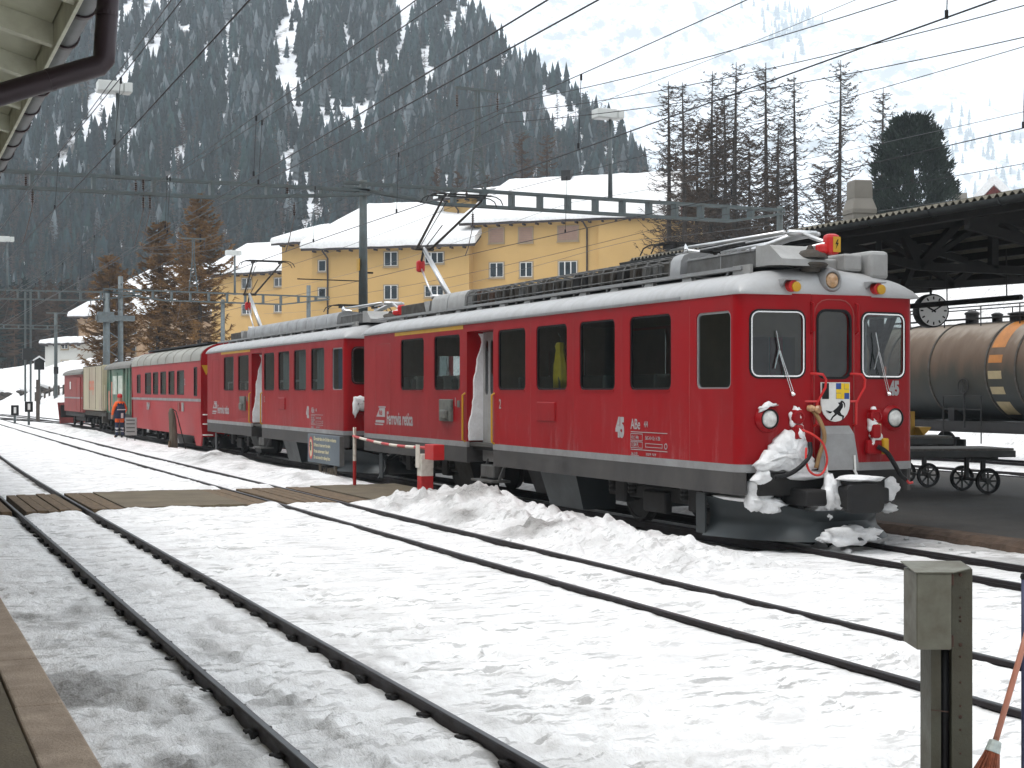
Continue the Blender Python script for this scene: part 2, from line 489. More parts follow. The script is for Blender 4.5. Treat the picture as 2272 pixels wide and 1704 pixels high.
for i in range(2600):                                   # footprints and scuffs
    x = rnd.choice([rnd.uniform(3.3, 5.9), rnd.uniform(0.95, 1.8), rnd.uniform(2.2, 2.9), rnd.uniform(3.3, 4.6), rnd.uniform(7.5, 9.3), rnd.uniform(6.35, 7.1)])
    y = 4.2 * math.exp(rnd.random() * math.log(36 / 4.2))
    if 23.8 < y < 28.5:
        continue
    dent(x, y, rnd.uniform(0.09, 0.16), rnd.uniform(0.045, 0.07), rnd.gauss(0.35, 0.7), rnd.uniform(0.010, 0.032))
for k in range(3, 11):                                  # snow melted off some sleepers
    dent(2.24 + 0.06 * math.sin(k * 2.1), 4.6 + k * 0.62, 0.2, 0.075, 0, 0.10)
for i in range(420):                                    # clods on the ploughed ridge
    y = rnd.uniform(13.5, 23.6); x = rnd.gauss(8.4, 0.45)
    dent(x, y, rnd.uniform(0.08, 0.2), rnd.uniform(0.07, 0.14), rnd.uniform(0, 3), -rnd.uniform(0.02, 0.05))

bell = sstep(7.4, 8.2, GX) * (1 - sstep(9.0, 9.8, GX))
dirt = np.zeros_like(GX)  # dirt on the snow, with painted shade beneath the train
d1 = fbm(GX * 1.6, GY * 0.9 + 7, 5)
dirt += 0.9 * sstep(0.06, 0.3, d1) * sstep(0.7, 0.95, GX) * (1 - sstep(1.35, 1.9, GX)) * (1 - sstep(14, 23, GY))
d2 = fbm(GX * 3.4 + 3, GY * 1.2, 5)
dirt += 0.5 * sstep(0.2, 0.5, d2) * sstep(0.8, 1.2, GX) * (1 - sstep(3.2, 4.4, GX)) * (1 - sstep(10, 20, GY))
d3 = fbm(GX * 2.2, GY * 2.0 + 11, 5)
dirt += (0.16 + 0.7 * sstep(0.08, 0.42, d3)) * bell * np.clip(mound_h(GY) * 4, 0, 1)
dirt += 0.40 * sstep(0.12, 0.5, fbm(GX * 0.9, GY * 0.8, 4)) * sstep(7.2, 7.6, GX) * (1 - sstep(9.4, 9.8, GX)) * (1 - sstep(40, 60, GY))
dirt += 0.5 * sstep(0.1, 0.5, fbm(GX * 2.6, GY * 1.6, 4)) * (np.exp(-((GY - 23.4) / 0.7) ** 2) + np.exp(-((GY - 28.9) / 0.7) ** 2)) * sstep(4, 7, GX) * (1 - sstep(9.6, 10.2, GX))
dirt += 0.9 * sstep(9.75, 10.1, GX) * (1 - sstep(12.4, 12.9, GX)) * sstep(15.5, 16.5, GY) * (1 - sstep(80, 90, GY))  # shade under the standing train put into the ground colour
dirt += 0.55 * sstep(-0.1, 0.4, fbm(GX * 1.5, GY * 1.5, 4)) * sstep(11.3, 11.8, GX) * (1 - sstep(12.9, 13.4, GX)) * (1 - sstep(20, 30, GY))
dirt += 0.95 * np.exp(-((np.abs(GX - 2.515) - 0.53) / 0.065) ** 4) * sstep(-0.05, 0.3, fbm(GX * 4, GY * 3, 3))
dirt += 0.09 * sstep(0.05, 0.4, fbm(GX * 0.8 + 5, GY * 0.6, 4)) * sstep(3, 3.4, GX) * (1 - sstep(7, 7.3, GX)) * (1 - sstep(15, 30, GY))
dirt = np.clip(dirt, 0, 1)

nx, ny = len(gx), len(gy)
me = bpy.data.meshes.new('ground')
me.vertices.add(nx * ny)
me.vertices.foreach_set('co', np.stack([GX, GY, GZ], -1).reshape(-1))
ii = (np.arange(ny - 1)[:, None] * nx + np.arange(nx - 1)[None, :]).reshape(-1)
quads = np.stack([ii, ii + 1, ii + nx + 1, ii + nx], -1)
me.loops.add(quads.size); me.polygons.add(len(quads))
me.loops.foreach_set('vertex_index', quads.reshape(-1).astype(np.int32))
me.polygons.foreach_set('loop_start', np.arange(0, quads.size, 4, dtype=np.int32))
me.update(calc_edges=True); me.validate()
me.shade_smooth()
at = me.attributes.new('dirt', 'FLOAT', 'POINT')
at.data.foreach_set('value', dirt.reshape(-1).astype(np.float32))
def snow_ground_mat():
    m = bpy.data.materials.new('trodden_snow'); m.use_nodes = True
    N = m.node_tree.nodes; L = m.node_tree.links; p = N['Principled BSDF']
    p.inputs['Roughness'].default_value = 0.7; p.inputs['Specular IOR Level'].default_value = 0.25
    tc = N.new('ShaderNodeTexCoord'); a = N.new('ShaderNodeAttribute'); a.attribute_name = 'dirt'
    def noise(sc, det, st=(1, 1, 1)):
        mp = N.new('ShaderNodeMapping'); mp.inputs['Scale'].default_value = st
        L.new(tc.outputs['Object'], mp.inputs['Vector'])
        n = N.new('ShaderNodeTexNoise'); n.inputs['Scale'].default_value = sc; n.inputs['Detail'].default_value = det; n.inputs['Roughness'].default_value = 0.65
        L.new(mp.outputs['Vector'], n.inputs['Vector']); return n
    n1 = noise(1.3, 8, (1, 0.7, 1)); n2 = noise(22, 6, (1, 0.6, 1)); n3 = noise(60, 3)
    r = N.new('ShaderNodeValToRGB'); e = r.color_ramp.elements
    e[0].position, e[1].position = 0.30, 0.52
    e[0].color, e[1].color = (0.78, 0.78, 0.78, 1), (0.92, 0.92, 0.92, 1)
    L.new(n1.outputs['Fac'], r.inputs['Fac'])
    r2 = N.new('ShaderNodeValToRGB'); e = r2.color_ramp.elements
    e[0].position, e[1].position = 0.28, 0.5
    e[0].color, e[1].color = (0.72, 0.70, 0.70, 1), (1, 1, 1, 1)
    L.new(n2.outputs['Fac'], r2.inputs['Fac'])
    mu = N.new('ShaderNodeMixRGB'); mu.blend_type = 'MULTIPLY'; mu.inputs['Fac'].default_value = 0.45
    L.new(r.outputs['Color'], mu.inputs['Color1']); L.new(r2.outputs['Color'], mu.inputs['Color2'])
    dr = N.new('ShaderNodeValToRGB'); e = dr.color_ramp.elements
    e[0].position, e[1].position = 0.3, 0.75
    e[0].color, e[1].color = (0.17, 0.16, 0.15, 1), (0.40, 0.395, 0.385, 1)
    L.new(n2.outputs['Fac'], dr.inputs['Fac'])
    mm = N.new('ShaderNodeMath'); mm.operation = 'MULTIPLY_ADD'; mm.inputs[1].default_value = 0.9; mm.inputs[2].default_value = -0.36
    L.new(n3.outputs['Fac'], mm.inputs[0])
    ad = N.new('ShaderNodeMath'); ad.operation = 'ADD'; L.new(a.outputs['Fac'], ad.inputs[0]); 
    m2 = N.new('ShaderNodeMath'); m2.operation = 'MULTIPLY'; L.new(mm.outputs[0], m2.inputs[0]); L.new(a.outputs['Fac'], m2.inputs[1])
    L.new(m2.outputs[0], ad.inputs[1]); ad.use_clamp = True
    mx = N.new('ShaderNodeMixRGB'); L.new(ad.outputs[0], mx.inputs['Fac']); L.new(mu.outputs['Color'], mx.inputs['Color1']); L.new(dr.outputs['Color'], mx.inputs['Color2'])
    # crusty grey flecks of refrozen slush
    n4 = noise(9.0, 9, (0.36, 1, 1)); n5 = noise(0.55, 4)
    f1 = N.new('ShaderNodeValToRGB'); f1.color_ramp.elements[0].position = 0.545; f1.color_ramp.elements[1].position = 0.60
    L.new(n4.outputs['Fac'], f1.inputs['Fac'])
    f2 = N.new('ShaderNodeMapRange'); f2.inputs['From Min'].default_value = 0.36; f2.inputs['From Max'].default_value = 0.62; f2.inputs['To Min'].default_value = 0.28; f2.inputs['To Max'].default_value = 0.9
    L.new(n5.outputs['Fac'], f2.inputs['Value'])
    f3 = N.new('ShaderNodeMath'); f3.operation = 'MULTIPLY'; L.new(f1.outputs['Color'], f3.inputs[0]); L.new(f2.outputs['Result'], f3.inputs[1])
    fx = N.new('ShaderNodeMixRGB'); fx.inputs['Color2'].default_value = (0.36, 0.355, 0.35, 1)
    L.new(f3.outputs[0], fx.inputs['Fac']); L.new(mx.outputs['Color'], fx.inputs['Color1'])
    n6 = noise(3.2, 10, (0.45, 1, 1))
    g1 = N.new('ShaderNodeValToRGB'); g1.color_ramp.elements[0].position = 0.47; g1.color_ramp.elements[1].position = 0.66
    g1.color_ramp.elements[0].color = (0, 0, 0, 1); g1.color_ramp.elements[1].color = (0.62, 0.62, 0.62, 1)
    L.new(n6.outputs['Fac'], g1.inputs['Fac'])
    gxm = N.new('ShaderNodeMixRGB'); gxm.inputs['Color2'].default_value = (0.60, 0.585, 0.575, 1)
    L.new(g1.outputs['Color'], gxm.inputs['Fac']); L.new(fx.outputs['Color'], gxm.inputs['Color1'])
    L.new(gxm.outputs['Color'], p.inputs['Base Color'])
    b = N.new('ShaderNodeBump'); b.inputs['Strength'].default_value = 0.9; b.inputs['Distance'].default_value = 0.03
    mix = N.new('ShaderNodeMath'); mix.operation = 'MULTIPLY_ADD'; mix.inputs[1].default_value = 0.35
    L.new(n3.outputs['Fac'], mix.inputs[0]); L.new(n2.outputs['Fac'], mix.inputs[2])
    L.new(mix.outputs[0], b.inputs['Height']); L.new(b.outputs['Normal'], p.inputs['Normal'])
    return m
SNOWG = snow_ground_mat()
me.materials.append(SNOWG)
link('ground', me, None, 'structure')

# ------------------------------------------------------------------ tracks
RAILM = mk('rail_steel', (0.014, 0.011, 0.014), 0.55, 0.5, var=0.3, scale=6, dirt=(0.028, 0.018, 0.012), dscale=5, damt=0.5)
RAILT = mk('rail_head', (0.09, 0.095, 0.1), 0.33, 0.9, var=0.25, scale=5)
WOOD = mk('sleeper_wood', (0.10, 0.055, 0.032), 0.85, var=0.4, scale=6, bump=0.5, bscale=30, stretch=(1, 6, 6))
RP = [(a * 0.86, z) for a, z in [(-0.055, -0.14), (0.055, -0.14), (0.055, -0.13), (0.012, -0.115), (0.012, -0.04), (0.032, -0.032), (0.032, -0.004), (0.026, 0), (-0.026, 0), (-0.032, -0.004), (-0.032, -0.032), (-0.012, -0.04), (-0.012, -0.115), (-0.055, -0.13)]]
def rail_mesh(b, cx, ys, off, prof):
    rings = []
    for y in ys:
        dx = (cx(y + 0.5) - cx(y - 0.5))
        q = math.hypot(dx, 1)
        rings.append([(cx(y) + (off + a) / q, y - (off + a) * dx / q, z) for a, z in prof])
    b.loft(rings)
def track(label, cx, y0, y1, group=None, step=4.0, clips=None):
    t = thing('railway_track', label, 'track', (0, 0, 0), 0, group)
    ys = list(np.arange(y0, y1 + 0.01, step))
    for s in (-1, 1):
        b = MB(); rail_mesh(b, cx, ys, 0.53 * s, RP)
        r = b.build('rail', RAILM, t)
        b = MB(); rail_mesh(b, cx, ys, 0.53 * s, [(-0.019, 0.0005), (0.019, 0.0005), (0.017, 0.003), (-0.017, 0.003)])
        b.build('running_surface', RAILT, r)
    return t
tk1 = lambda y: 2.53 + (0.00055 * (y - 26) ** 2 if y > 26 else 0)
tk2 = lambda y: 6.725 + (0.00009 * (y - 40) ** 2 if y > 40 else 0)
tk3 = lambda y: 10.82 - (0.0016 * (y - 92) ** 2 if y > 92 else 0)
T1 = track('nearest railway track, beside the kerbstones at lower left', tk1, -4, 96)
T2 = track('middle railway track between the nearest track and the train', tk2, -4, 140)
T3 = track('railway track on which the red train stands', tk3, -4, 168)
track('snowy track just behind the trolley platform', lambda y: 23.75, -2, 110)
track('railway track under the brown tank wagon', lambda y: 28.0, -2, 110)
track('diverging track curving away beyond the tail of the train', lambda y: 10.82 - 4.05 * float(sstep(84, 122, y)), 82, 124, step=2)
# sleepers and elastic clips of the nearest track, where the snow is thin
sl = None
rnd = random.Random(3)
for k in range(32):
    y = 4.6 + k * 0.62
    if 23.6 < y < 28.6:
        continue
    if sl is None:
        b = MB(); b.cbox(-1.0, 1.0, -0.12, 0.12, -0.26, -0.142, 0.012)
        sl = b.build('sleeper', WOOD, T1)
        o = sl
    else:
        o = link('sleeper', sl.data, T1)
    o.location = (2.53 + rnd.uniform(-0.02, 0.02), y, rnd.uniform(0, 0.012)); o.rotation_euler = (0, 0, rnd.uniform(-0.02, 0.02))
b = MB()
pts = [(0.0, -0.05, -0.128), (0.01, -0.045, -0.08), (0.035, -0.035, -0.06), (0.05, 0.0, -0.06), (0.035, 0.035, -0.07), (0.015, 0.035, -0.11), (0.0, 0.01, -0.125)]
b.tube(pts, 0.012, 6)
b.box(-0.02, 0.025, -0.05, 0.05, -0.141, -0.062)
clip = None
for k in range(30):
    y = 4.6 + k * 0.62
    if 23.6 < y < 28.6:
        continue
    for off, sx in ((-0.53, -1), (0.53, -1), (-0.53, 1), (0.53, 1)):
        if clip is None:
            o = clip = b.build('rail_clip', DARK, T1)
        else:
            o = link('rail_clip', clip.data, T1)
        o.location = (2.53 + off + 0.026 * sx, y + rnd.uniform(-0.02, 0.02), rnd.uniform(0.0, 0.008)); o.scale = (sx, 1, 1)

# ------------------------------------------------------------------ left platform edge with kerbstones
ASPH = mk('asphalt', (0.035, 0.033, 0.031), 0.85, var=0.25, scale=2.5, bump=0.4, bscale=120, dirt=(0.06, 0.052, 0.045), dscale=1.2, damt=0.6)
ASPHB = mk('asphalt_brown', (0.135, 0.11, 0.07), 0.9, var=0.25, scale=1.5, bump=0.4, bscale=60, dirt=(0.10, 0.08, 0.06), dscale=2, damt=0.6)
KERB = mk('kerb_concrete', (0.4, 0.31, 0.235), 0.85, var=0.16, scale=5, bump=0.6, bscale=70, dirt=(0.2, 0.15, 0.11), dscale=3, damt=0.6)
b = MB(); b.box(-9, 0.615, -2, 70, -0.3, 0.296)
plat = b.build('platform', ASPHB, None, kind='structure')
rnd = random.Random(8)
y = -1.0
while y < 64:
    L_ = rnd.uniform(0.95, 1.05) if y > 14 else rnd.uniform(1.35, 1.75)
    b = MB(); b.cbox(0.628 + rnd.uniform(-0.006, 0.004), 0.868 + rnd.uniform(-0.003, 0.004), y + 0.006, y + L_ - 0.006, -0.35, 0.303 + rnd.uniform(-0.003, 0.003), 0.012)
    b.build('kerbstone', KERB, plat)
    y += L_

# ------------------------------------------------------------------ boarded crossing
PLANK = mk('crossing_plank', (0.15, 0.10, 0.055), 0.85, var=0.3, scale=4, bump=0.5, bscale=40, dirt=(0.09, 0.07, 0.05), dscale=3, damt=0.7, stretch=(5, 0.8, 5))
b = MB()
def slab(b, x0, x1, y0, y1, z1):
    n = 14
    rn = random.Random(int(x0 * 100))
    top, bot = [], []
    for k in range(n + 1):
        top.append((x0 + (x1 - x0) * k / n, y0 + rn.uniform(-0.07, 0.07)))
    for k in range(n + 1):
        bot.append((x1 + (x0 - x1) * k / n, y1 + rn.uniform(-0.07, 0.07)))
    ring = top + bot
    b.loft([[(p[0], p[1], -0.13) for p in ring], [(p[0], p[1], z1) for p in ring]])
slab(b, 3.66, 5.62, 24.15, 28.1, 0.012)
slab(b, 7.86, 9.62, 24.0, 28.2, 0.016)
slab(b, 0.88, 1.36, 24.15, 28.1, 0.004)
cross = b.build('crossing', ASPHB, None, kind='structure')
rnd = random.Random(21)
def planks(x0, x1, n):
    w = (x1 - x0) / n
    for k in range(n):
        b = MB()
        b.cbox(x0 + k * w + 0.009, x0 + (k + 1) * w - 0.009, 24.12 + rnd.uniform(-0.07, 0.07), 28.1 + rnd.uniform(-0.08, 0.08), -0.12, rnd.uniform(-0.008, 0.008), 0.008)
        b.build('plank', PLANK, cross)
planks(1.38, 1.93, 3); planks(2.12, 2.985, 5); planks(3.13, 3.64, 2)
planks(5.64, 6.12, 2); planks(6.315, 7.18, 5); planks(7.33, 7.84, 2)

# ------------------------------------------------------------------ platform on the right
b = MB()
ys = np.linspace(-2, 62, 65)
rn = random.Random(2)
ring_l = [(12.95 + rn.uniform(-0.03, 0.03), float(y)) for y in ys]
b.loft([[(12.97, -2, -0.4), (12.97, 62, -0.4), (22.25, 62, -0.4), (22.25, -2, -0.4)], [(12.97, -2, 0.055), (12.97, 62, 0.055), (22.25, 62, 0.055), (22.25, -2, 0.055)]])
plat2 = b.build('platform', ASPH, None, kind='structure')
EARTH = mk('edge_earth', (0.09, 0.06, 0.042), 0.95, var=0.35, scale=5, bump=0.8, bscale=25)
b = MB()
rings = []
for y in np.arange(-2, 62, 0.2):
    j = rn.uniform(-0.04, 0.04)
    rings.append([(12.62 + j, float(y), -0.25), (12.7 + j, float(y), -0.02 + rn.uniform(-0.03, 0.03)), (12.82 + j * 0.5, float(y), 0.045 + rn.uniform(-0.01, 0.012)), (12.99, float(y), 0.062), (12.99, float(y), -0.25)])
b.loft(rings, closed=True)
b.build('platform_edge', EARTH, plat2)
# ------------------------------------------------------------------ railcars
HW, RL = 1.31, 15.1                       # half width, body length
def side_fn(s):
    return lambda a, b, t: (s * (HW - t), a, b)
SEATG = mk('seat_fabric', (0.05, 0.065, 0.06), 0.9, var=0.3, scale=6)
SEATW = mk('seat_cover', (0.55, 0.54, 0.5), 0.8, var=0.1)
WALLIN = mk('inner_lining', (0.13, 0.10, 0.055), 0.6, var=0.15)
FLOORIN = mk('inner_floor', (0.06, 0.055, 0.05), 0.8)
CURT = mk('curtain_grey', (0.28, 0.33, 0.33), 0.9, var=0.3, scale=5, stretch=(1, 6, 0.3))
CURTB = mk('curtain_blue', (0.04, 0.10, 0.22), 0.9, var=0.35, scale=5, stretch=(1, 6, 0.3))
GAL_Y = mk('lemon_yellow', (0.78, 0.52, 0.01), 0.5, var=0.1)
GAL_B = mk('arms_blue', (0.02, 0.07, 0.28), 0.5)
GUMGREEN = mk('hatch_grey', (0.10, 0.105, 0.095), 0.6, var=0.3, scale=8, dirt=(0.2, 0.19, 0.16), dscale=8, damt=0.5)

def roof_prof(k=1.0, hw=1.33, z0=3.085, h=0.345, n=22):
    return [(hw * -math.cos(math.pi * i / n), z0 + k * h * (math.sin(math.pi * i / n) ** 0.85)) for i in range(n + 1)]

def wheelset(parent, y, mat=DARK, r=0.42, zc=0.42):
    for s in (-1, 1):
        b = MB()
        b.lathe([(0.08, -0.06), (r * 0.86, -0.05), (r * 0.9, -0.065), (r, -0.065), (r + 0.012, 0.02), (r + 0.04, 0.035), (r + 0.03, 0.065), (0.09, 0.05)], (s * 0.53, y, zc), (-s, 0, 0), 24)
        w = b.build('wheel', mat, parent, autosmooth=35)
        b = MB(); b.lathe([(0.13, 0), (0.13, 0.16), (0.07, 0.2)], (s * 0.62, y, zc), (s, 0, 0), 14)
        b.build('axle_box', mat, w)
def bogie(car, yc, wb=2.1):
    b = MB()
    for s in (-1, 1):
        b.cbox(s * 0.78 - 0.05, s * 0.78 + 0.05, yc - wb / 2 - 0.5, yc + wb / 2 + 0.5, 0.36, 0.56, 0.02)
        for q in (-1, 1):
            b.cbox(s * 0.82 - 0.08, s * 0.82 + 0.08, yc + q * wb / 2 - 0.16, yc + q * wb / 2 + 0.16, 0.28, 0.62, 0.03)
            for e in (-0.3, 0.3):
                b.lathe([(0.075, 0), (0.085, 0.03), (0.07, 0.06), (0.085, 0.09), (0.07, 0.12), (0.085, 0.15), (0.075, 0.2)], (s * 0.84, yc + q * wb / 2 + e, 0.42), (0, 0, 1), 10)
        b.cbox(s * 0.86 - 0.06, s * 0.86 + 0.06, yc - 0.32, yc + 0.32, 0.2, 0.5, 0.03)
    b.box(-0.75, 0.75, yc - 0.2, yc + 0.2, 0.38, 0.55)
    b.box(-0.75, 0.75, yc - wb / 2 - 0.5, yc - wb / 2 - 0.4, 0.4, 0.54)
    f = b.build('bogie_frame', DARK, car)
    wheelset(f, yc - wb / 2); wheelset(f, yc + wb / 2)

def pantograph(car, ybase, raised, dirn):
    """dirn = +1: knee points towards +y"""
    b = MB()
    z0 = 3.5
    for s in (-1, 1):
        b.bar((s * 0.45, ybase - 0.55, z0 + 0.12), (s * 0.45, ybase + 0.55, z0 + 0.12), 0.06, 0.07)
    for q in (-0.5, 0.5):
        b.bar((-0.5, ybase + q, z0 + 0.12), (0.5, ybase + q, z0 + 0.12), 0.06, 0.07)
        for s in (-0.42, 0.42):
            b.lathe([(0.05, 0), (0.09, 0.03), (0.05, 0.06), (0.09, 0.09), (0.05, 0.12), (0.06, 0.16)], (s, ybase + q, z0 - 0.08), (0, 0, 1), 10)
    base = b.build('pantograph_base', GRIME, car)
    b = MB()
    if raised:
        K = Vector((0, ybase + 1.6 * dirn, 4.96)); B0 = Vector((0, ybase + 0.02 * dirn, 3.82)); H = Vector((0, ybase - 0.65 * dirn, 5.74))
    else:
        K = Vector((0, ybase + 1.62 * dirn, 3.9)); B0 = Vector((0, ybase - 0.4 * dirn, 3.66)); H = Vector((0, ybase - 1.0 * dirn, 3.9))
    b.tube([B0, K], [0.062, 0.048], 10)
    b.tube([B0 + Vector((-0.4, 0, 0)), B0 + Vector((0.4, 0, 0))], 0.05, 8)
    la = b.build('lower_arm', ALU, car, smooth=True)
    b = MB()
    rb = B0 + Vector((0.0, 0.95 * dirn, 0.0)) if raised else B0 + Vector((0, 0.3 * dirn, -0.06))
    kr = K + Vector((0, 0.22 * dirn, -0.36)) if raised else K + Vector((0, 0.62 * dirn, -0.2))
    for s in ((0,) if raised else (-0.08, 0.08)):
        b.tube([rb + Vector((s, 0, 0)), kr + Vector((s, 0, 0))], 0.022 if raised else 0.03, 8)
    b.build('control_rod', ALU, la, smooth=True)
    b = MB()
    hw_ = 0.42
    kw = 0.16 if raised else 0.26
    for s in (-1, 1):
        b.tube([K + Vector((s * kw, 0, 0)), H + Vector((s * hw_, 0, 0))], [0.03, 0.022], 8)
    b.tube([K + Vector((-0.2, 0, 0)), K + Vector((0.22, 0, 0))], 0.04, 8)
    b.tube([K + Vector((0, 0, 0)), kr], 0.028, 8)
    b.tube([K + Vector((-0.1, 0, 0.02)), H + Vector((-0.34, 0, -0.06))], 0.009, 6)
    b.tube([K + Vector((0.03, 0, 0.02)), (K + H) / 2 + Vector((0.0, 0, 0))], 0.012, 6)
    ua = b.build('upper_arm', GRIME if raised else ALU, car, smooth=True)
    b = MB()
    for q in (-0.16, 0.16):
        y = H.y + q
        b.bar((-0.56, y, H.z + 0.09), (0.56, y, H.z + 0.09), 0.045, 0.03)
        for s in (-1, 1):
            b.tube([(s * 0.56, y, H.z + 0.09), (s * 0.68, y, H.z + 0.075), (s * 0.78, y, H.z + 0.02), (s * 0.83, y, H.z - 0.08)], 0.012, 6)
    for s in (-1, 1):
        b.bar((s * 0.42, H.y - 0.2, H.z + 0.05), (s * 0.42, H.y + 0.2, H.z + 0.05), 0.04, 0.05)
        b.tube([(s * 0.42, H.y, H.z), (s * 0.42, H.y - 0.1, H.z + 0.06)], 0.02, 6)
    b.build('contact_strip', DARK, ua)
    b = MB()
    c = kr
    b.cbox(c.x - 0.09, c.x + 0.09, c.y - 0.09, c.y + 0.07, c.z - 0.13, c.z + 0.13, 0.05)
    b.cbox(c.x - 0.2, c.x + 0.02, c.y - 0.05, c.y + 0.06, c.z - 0.12, c.z + 0.0, 0.03) if raised is False else None
    kn = b.build('knee_cover', REDS, la, smooth=False)
    if not raised:
        b = MB(); b.box(c.x - 0.03, c.x + 0.08, c.y - 0.094, c.y - 0.092, c.z - 0.1, c.z + 0.09)
        pl = b.build('warning_plate', YEL, la)
        b = MB(); P = [(0.03, 0.06), (0.0, 0.0), (0.025, 0.005), (0.005, -0.06), (0.05, 0.02), (0.025, 0.018), (0.045, 0.06)]
        b.loft([[(c.x + x - 0.0, c.y - 0.096, c.z + z - 0.005) for x, z in P], [(c.x + x, c.y - 0.0985, c.z + z - 0.005) for x, z in P]])
        b.build('warning_bolt', BLACK, la)
    return la

def railcar(Y0, number, label, style, snowy):
    car = thing('railcar', label, 'train', (10.81, Y0, 0), 0, 'red railcars of the train')
    wins = [(11.18, 12.52), (9.3, 10.62), (6.42, 7.55), (4.88, 6.0), (3.32, 4.45), (1.73, 2.88)]
    z0, z1 = 1.0, 3.085
    # ---- side walls
    for s in (-1, 1):
        holes = [rrect(a, c, 1.905, 2.905, 0.09) for a, c in wins] + [rrect(0.27, 1.09, 1.915, 2.87, 0.08)]
        outer = [(0.30, z0), (7.76, z0), (7.76, 2.93), (8.96, 2.93), (8.96, z0), (14.85, z0), (14.85, z1), (1.42, z1), (1.36, 3.125), (0.30, 3.125)]
        outer[0] = (0.22, z0); outer[-1] = (0.22, 3.125)
        b = MB(); b.panel(outer, holes, side_fn(s), 0.045)
        wall = b.build('side_wall', RED, car)
        for a, c in wins + [(0.27, 1.09)]:
            top = 2.87 if a < 1 else 2.905
            b = MB()
            b.panel(rrect(a + 0.002, c - 0.002, 1.907, top - 0.002, 0.088), [rrect(a + 0.028, c - 0.028, 1.933, top - 0.028, 0.065)], lambda p, q, t, s=s: (s * (HW - 0.012 - t), p, q), 0.03)
            fr = b.build('window_frame', BLACK if a > 1 else SILVER, wall)
            b = MB()
            x = s * (HW - 0.028)
            b.add([(x, a + 0.02, 1.925), (x, c - 0.02, 1.925), (x, c - 0.02, top - 0.02), (x, a + 0.02, top - 0.02)], [(0, 1, 2, 3)])
            b.build('window_pane', GLASSD, wall)
            if a > 1:
                b = MB()          # snow lying on the sill lip
                b.box(s * HW, s * (HW + 0.012), a + 0.03, c - 0.03, 1.885, 1.902)
                b.build('window_sill', RED, wall)
        # stripe and skirt
        for nm, za, zb, mt, o in (('waist_stripe', 0.905, 1.0, SILVER, 0.004), ('skirt', 0.63, 0.9045, SKIRT, 0.0)):
            b = MB()
            x0, x1 = s * (HW - 0.05), s * (HW + o)
            b.box(min(x0, x1), max(x0, x1), 0.22, 7.76, za, zb); b.box(min(x0, x1), max(x0, x1), 8.96, 14.85, za, zb)
            b.build(nm, mt, wall)
    # ---- door recess on both sides
    for s in (-1, 1):
        xi = s * (HW - 0.32)
        b = MB()
        xa, xb = min(xi, s * (HW - 0.002)), max(xi, s * (HW - 0.002))
        b.box(xa, xb, 7.72, 7.758, 0.64, 2.95); b.box(xa, xb, 8.962, 9.0, 1.0, 2.95); b.box(xa, xb, 7.758, 8.962, 2.93, 2.97)
        b.build('door_recess', RED, car)
        b = MB(); b.box(xa, xb, 8.962, 9.0, 0.64, 0.998)
        b.build('recess_foot', SKIRT, car)
        for k in range(2):
            y0 = 7.77 + k * 0.6
            b = MB()
            b.panel(rrect(y0, y0 + 0.585, 0.66, 2.92, 0.01, 1), [rrect(y0 + 0.1, y0 + 0.25, 1.82, 2.78, 0.07), rrect(y0 + 0.33, y0 + 0.48, 1.82, 2.78, 0.07)], lambda p, q, t, s=s: (s * (HW - 0.3 - t), p, q), 0.03)
            dr = b.build('door_leaf', LIGHTBOX, car)
            for e in (0.1, 0.33):
                b = MB()
                x = s * (HW - 0.315)
                b.add([(x, y0 + e, 1.82), (x, y0 + e + 0.15, 1.82), (x, y0 + e + 0.15, 2.78), (x, y0 + e, 2.78)], [(0, 1, 2, 3)])
                b.build('door_pane', GLASSD, dr)
        for y in (7.70, 9.04):
            b = MB()
            x = s * (HW + 0.05)
            b.tube([(s * HW, y, 1.0), (x, y, 1.03), (x, y, 1.82), (s * HW, y, 1.85)], 0.018, 8)
            b.build('handrail', YEL, car)
        b = MB()
        b.cbox(min(s * 0.95, s * 1.32), max(s * 0.95, s * 1.32), 7.85, 8.75, 0.33, 0.37, 0.01)
        b.cbox(min(s * 0.98, s * 1.2), max(s * 0.98, s * 1.2), 8.0, 8.6, 0.4, 0.62, 0.02)
        for y in (7.9, 8.7):
            b.bar((s * 1.15, y, 0.35), (s * 1.0, y, 0.7), 0.04)
        b.build('door_step', GREYBOX, car)
        if snowy and s < 0:
            rr = random.Random(4)
            P = []
            zs = np.linspace(1.02, 2.9, 26)
            edge = [(-HW + 0.02 + (0.06 + 0.05 * math.sin(z * 4) if z < 2.15 else 0.19 + 0.06 * math.sin(z * 5) - 0.25 * max(0, z - 2.75)) + rr.uniform(-0.015, 0.015), z) for z in zs]
            ring = [(-HW + 0.315, 1.02)] + [(-HW + 0.315, 2.9)] + [(x, z) for x, z in edge[::-1]]
            b = MB(); b.loft([[(x, 8.965, z) for x, z in ring], [(x + 0.01, 8.93, z) for x, z in ring]])
            b.build('drift_snow', SNOWP, car)
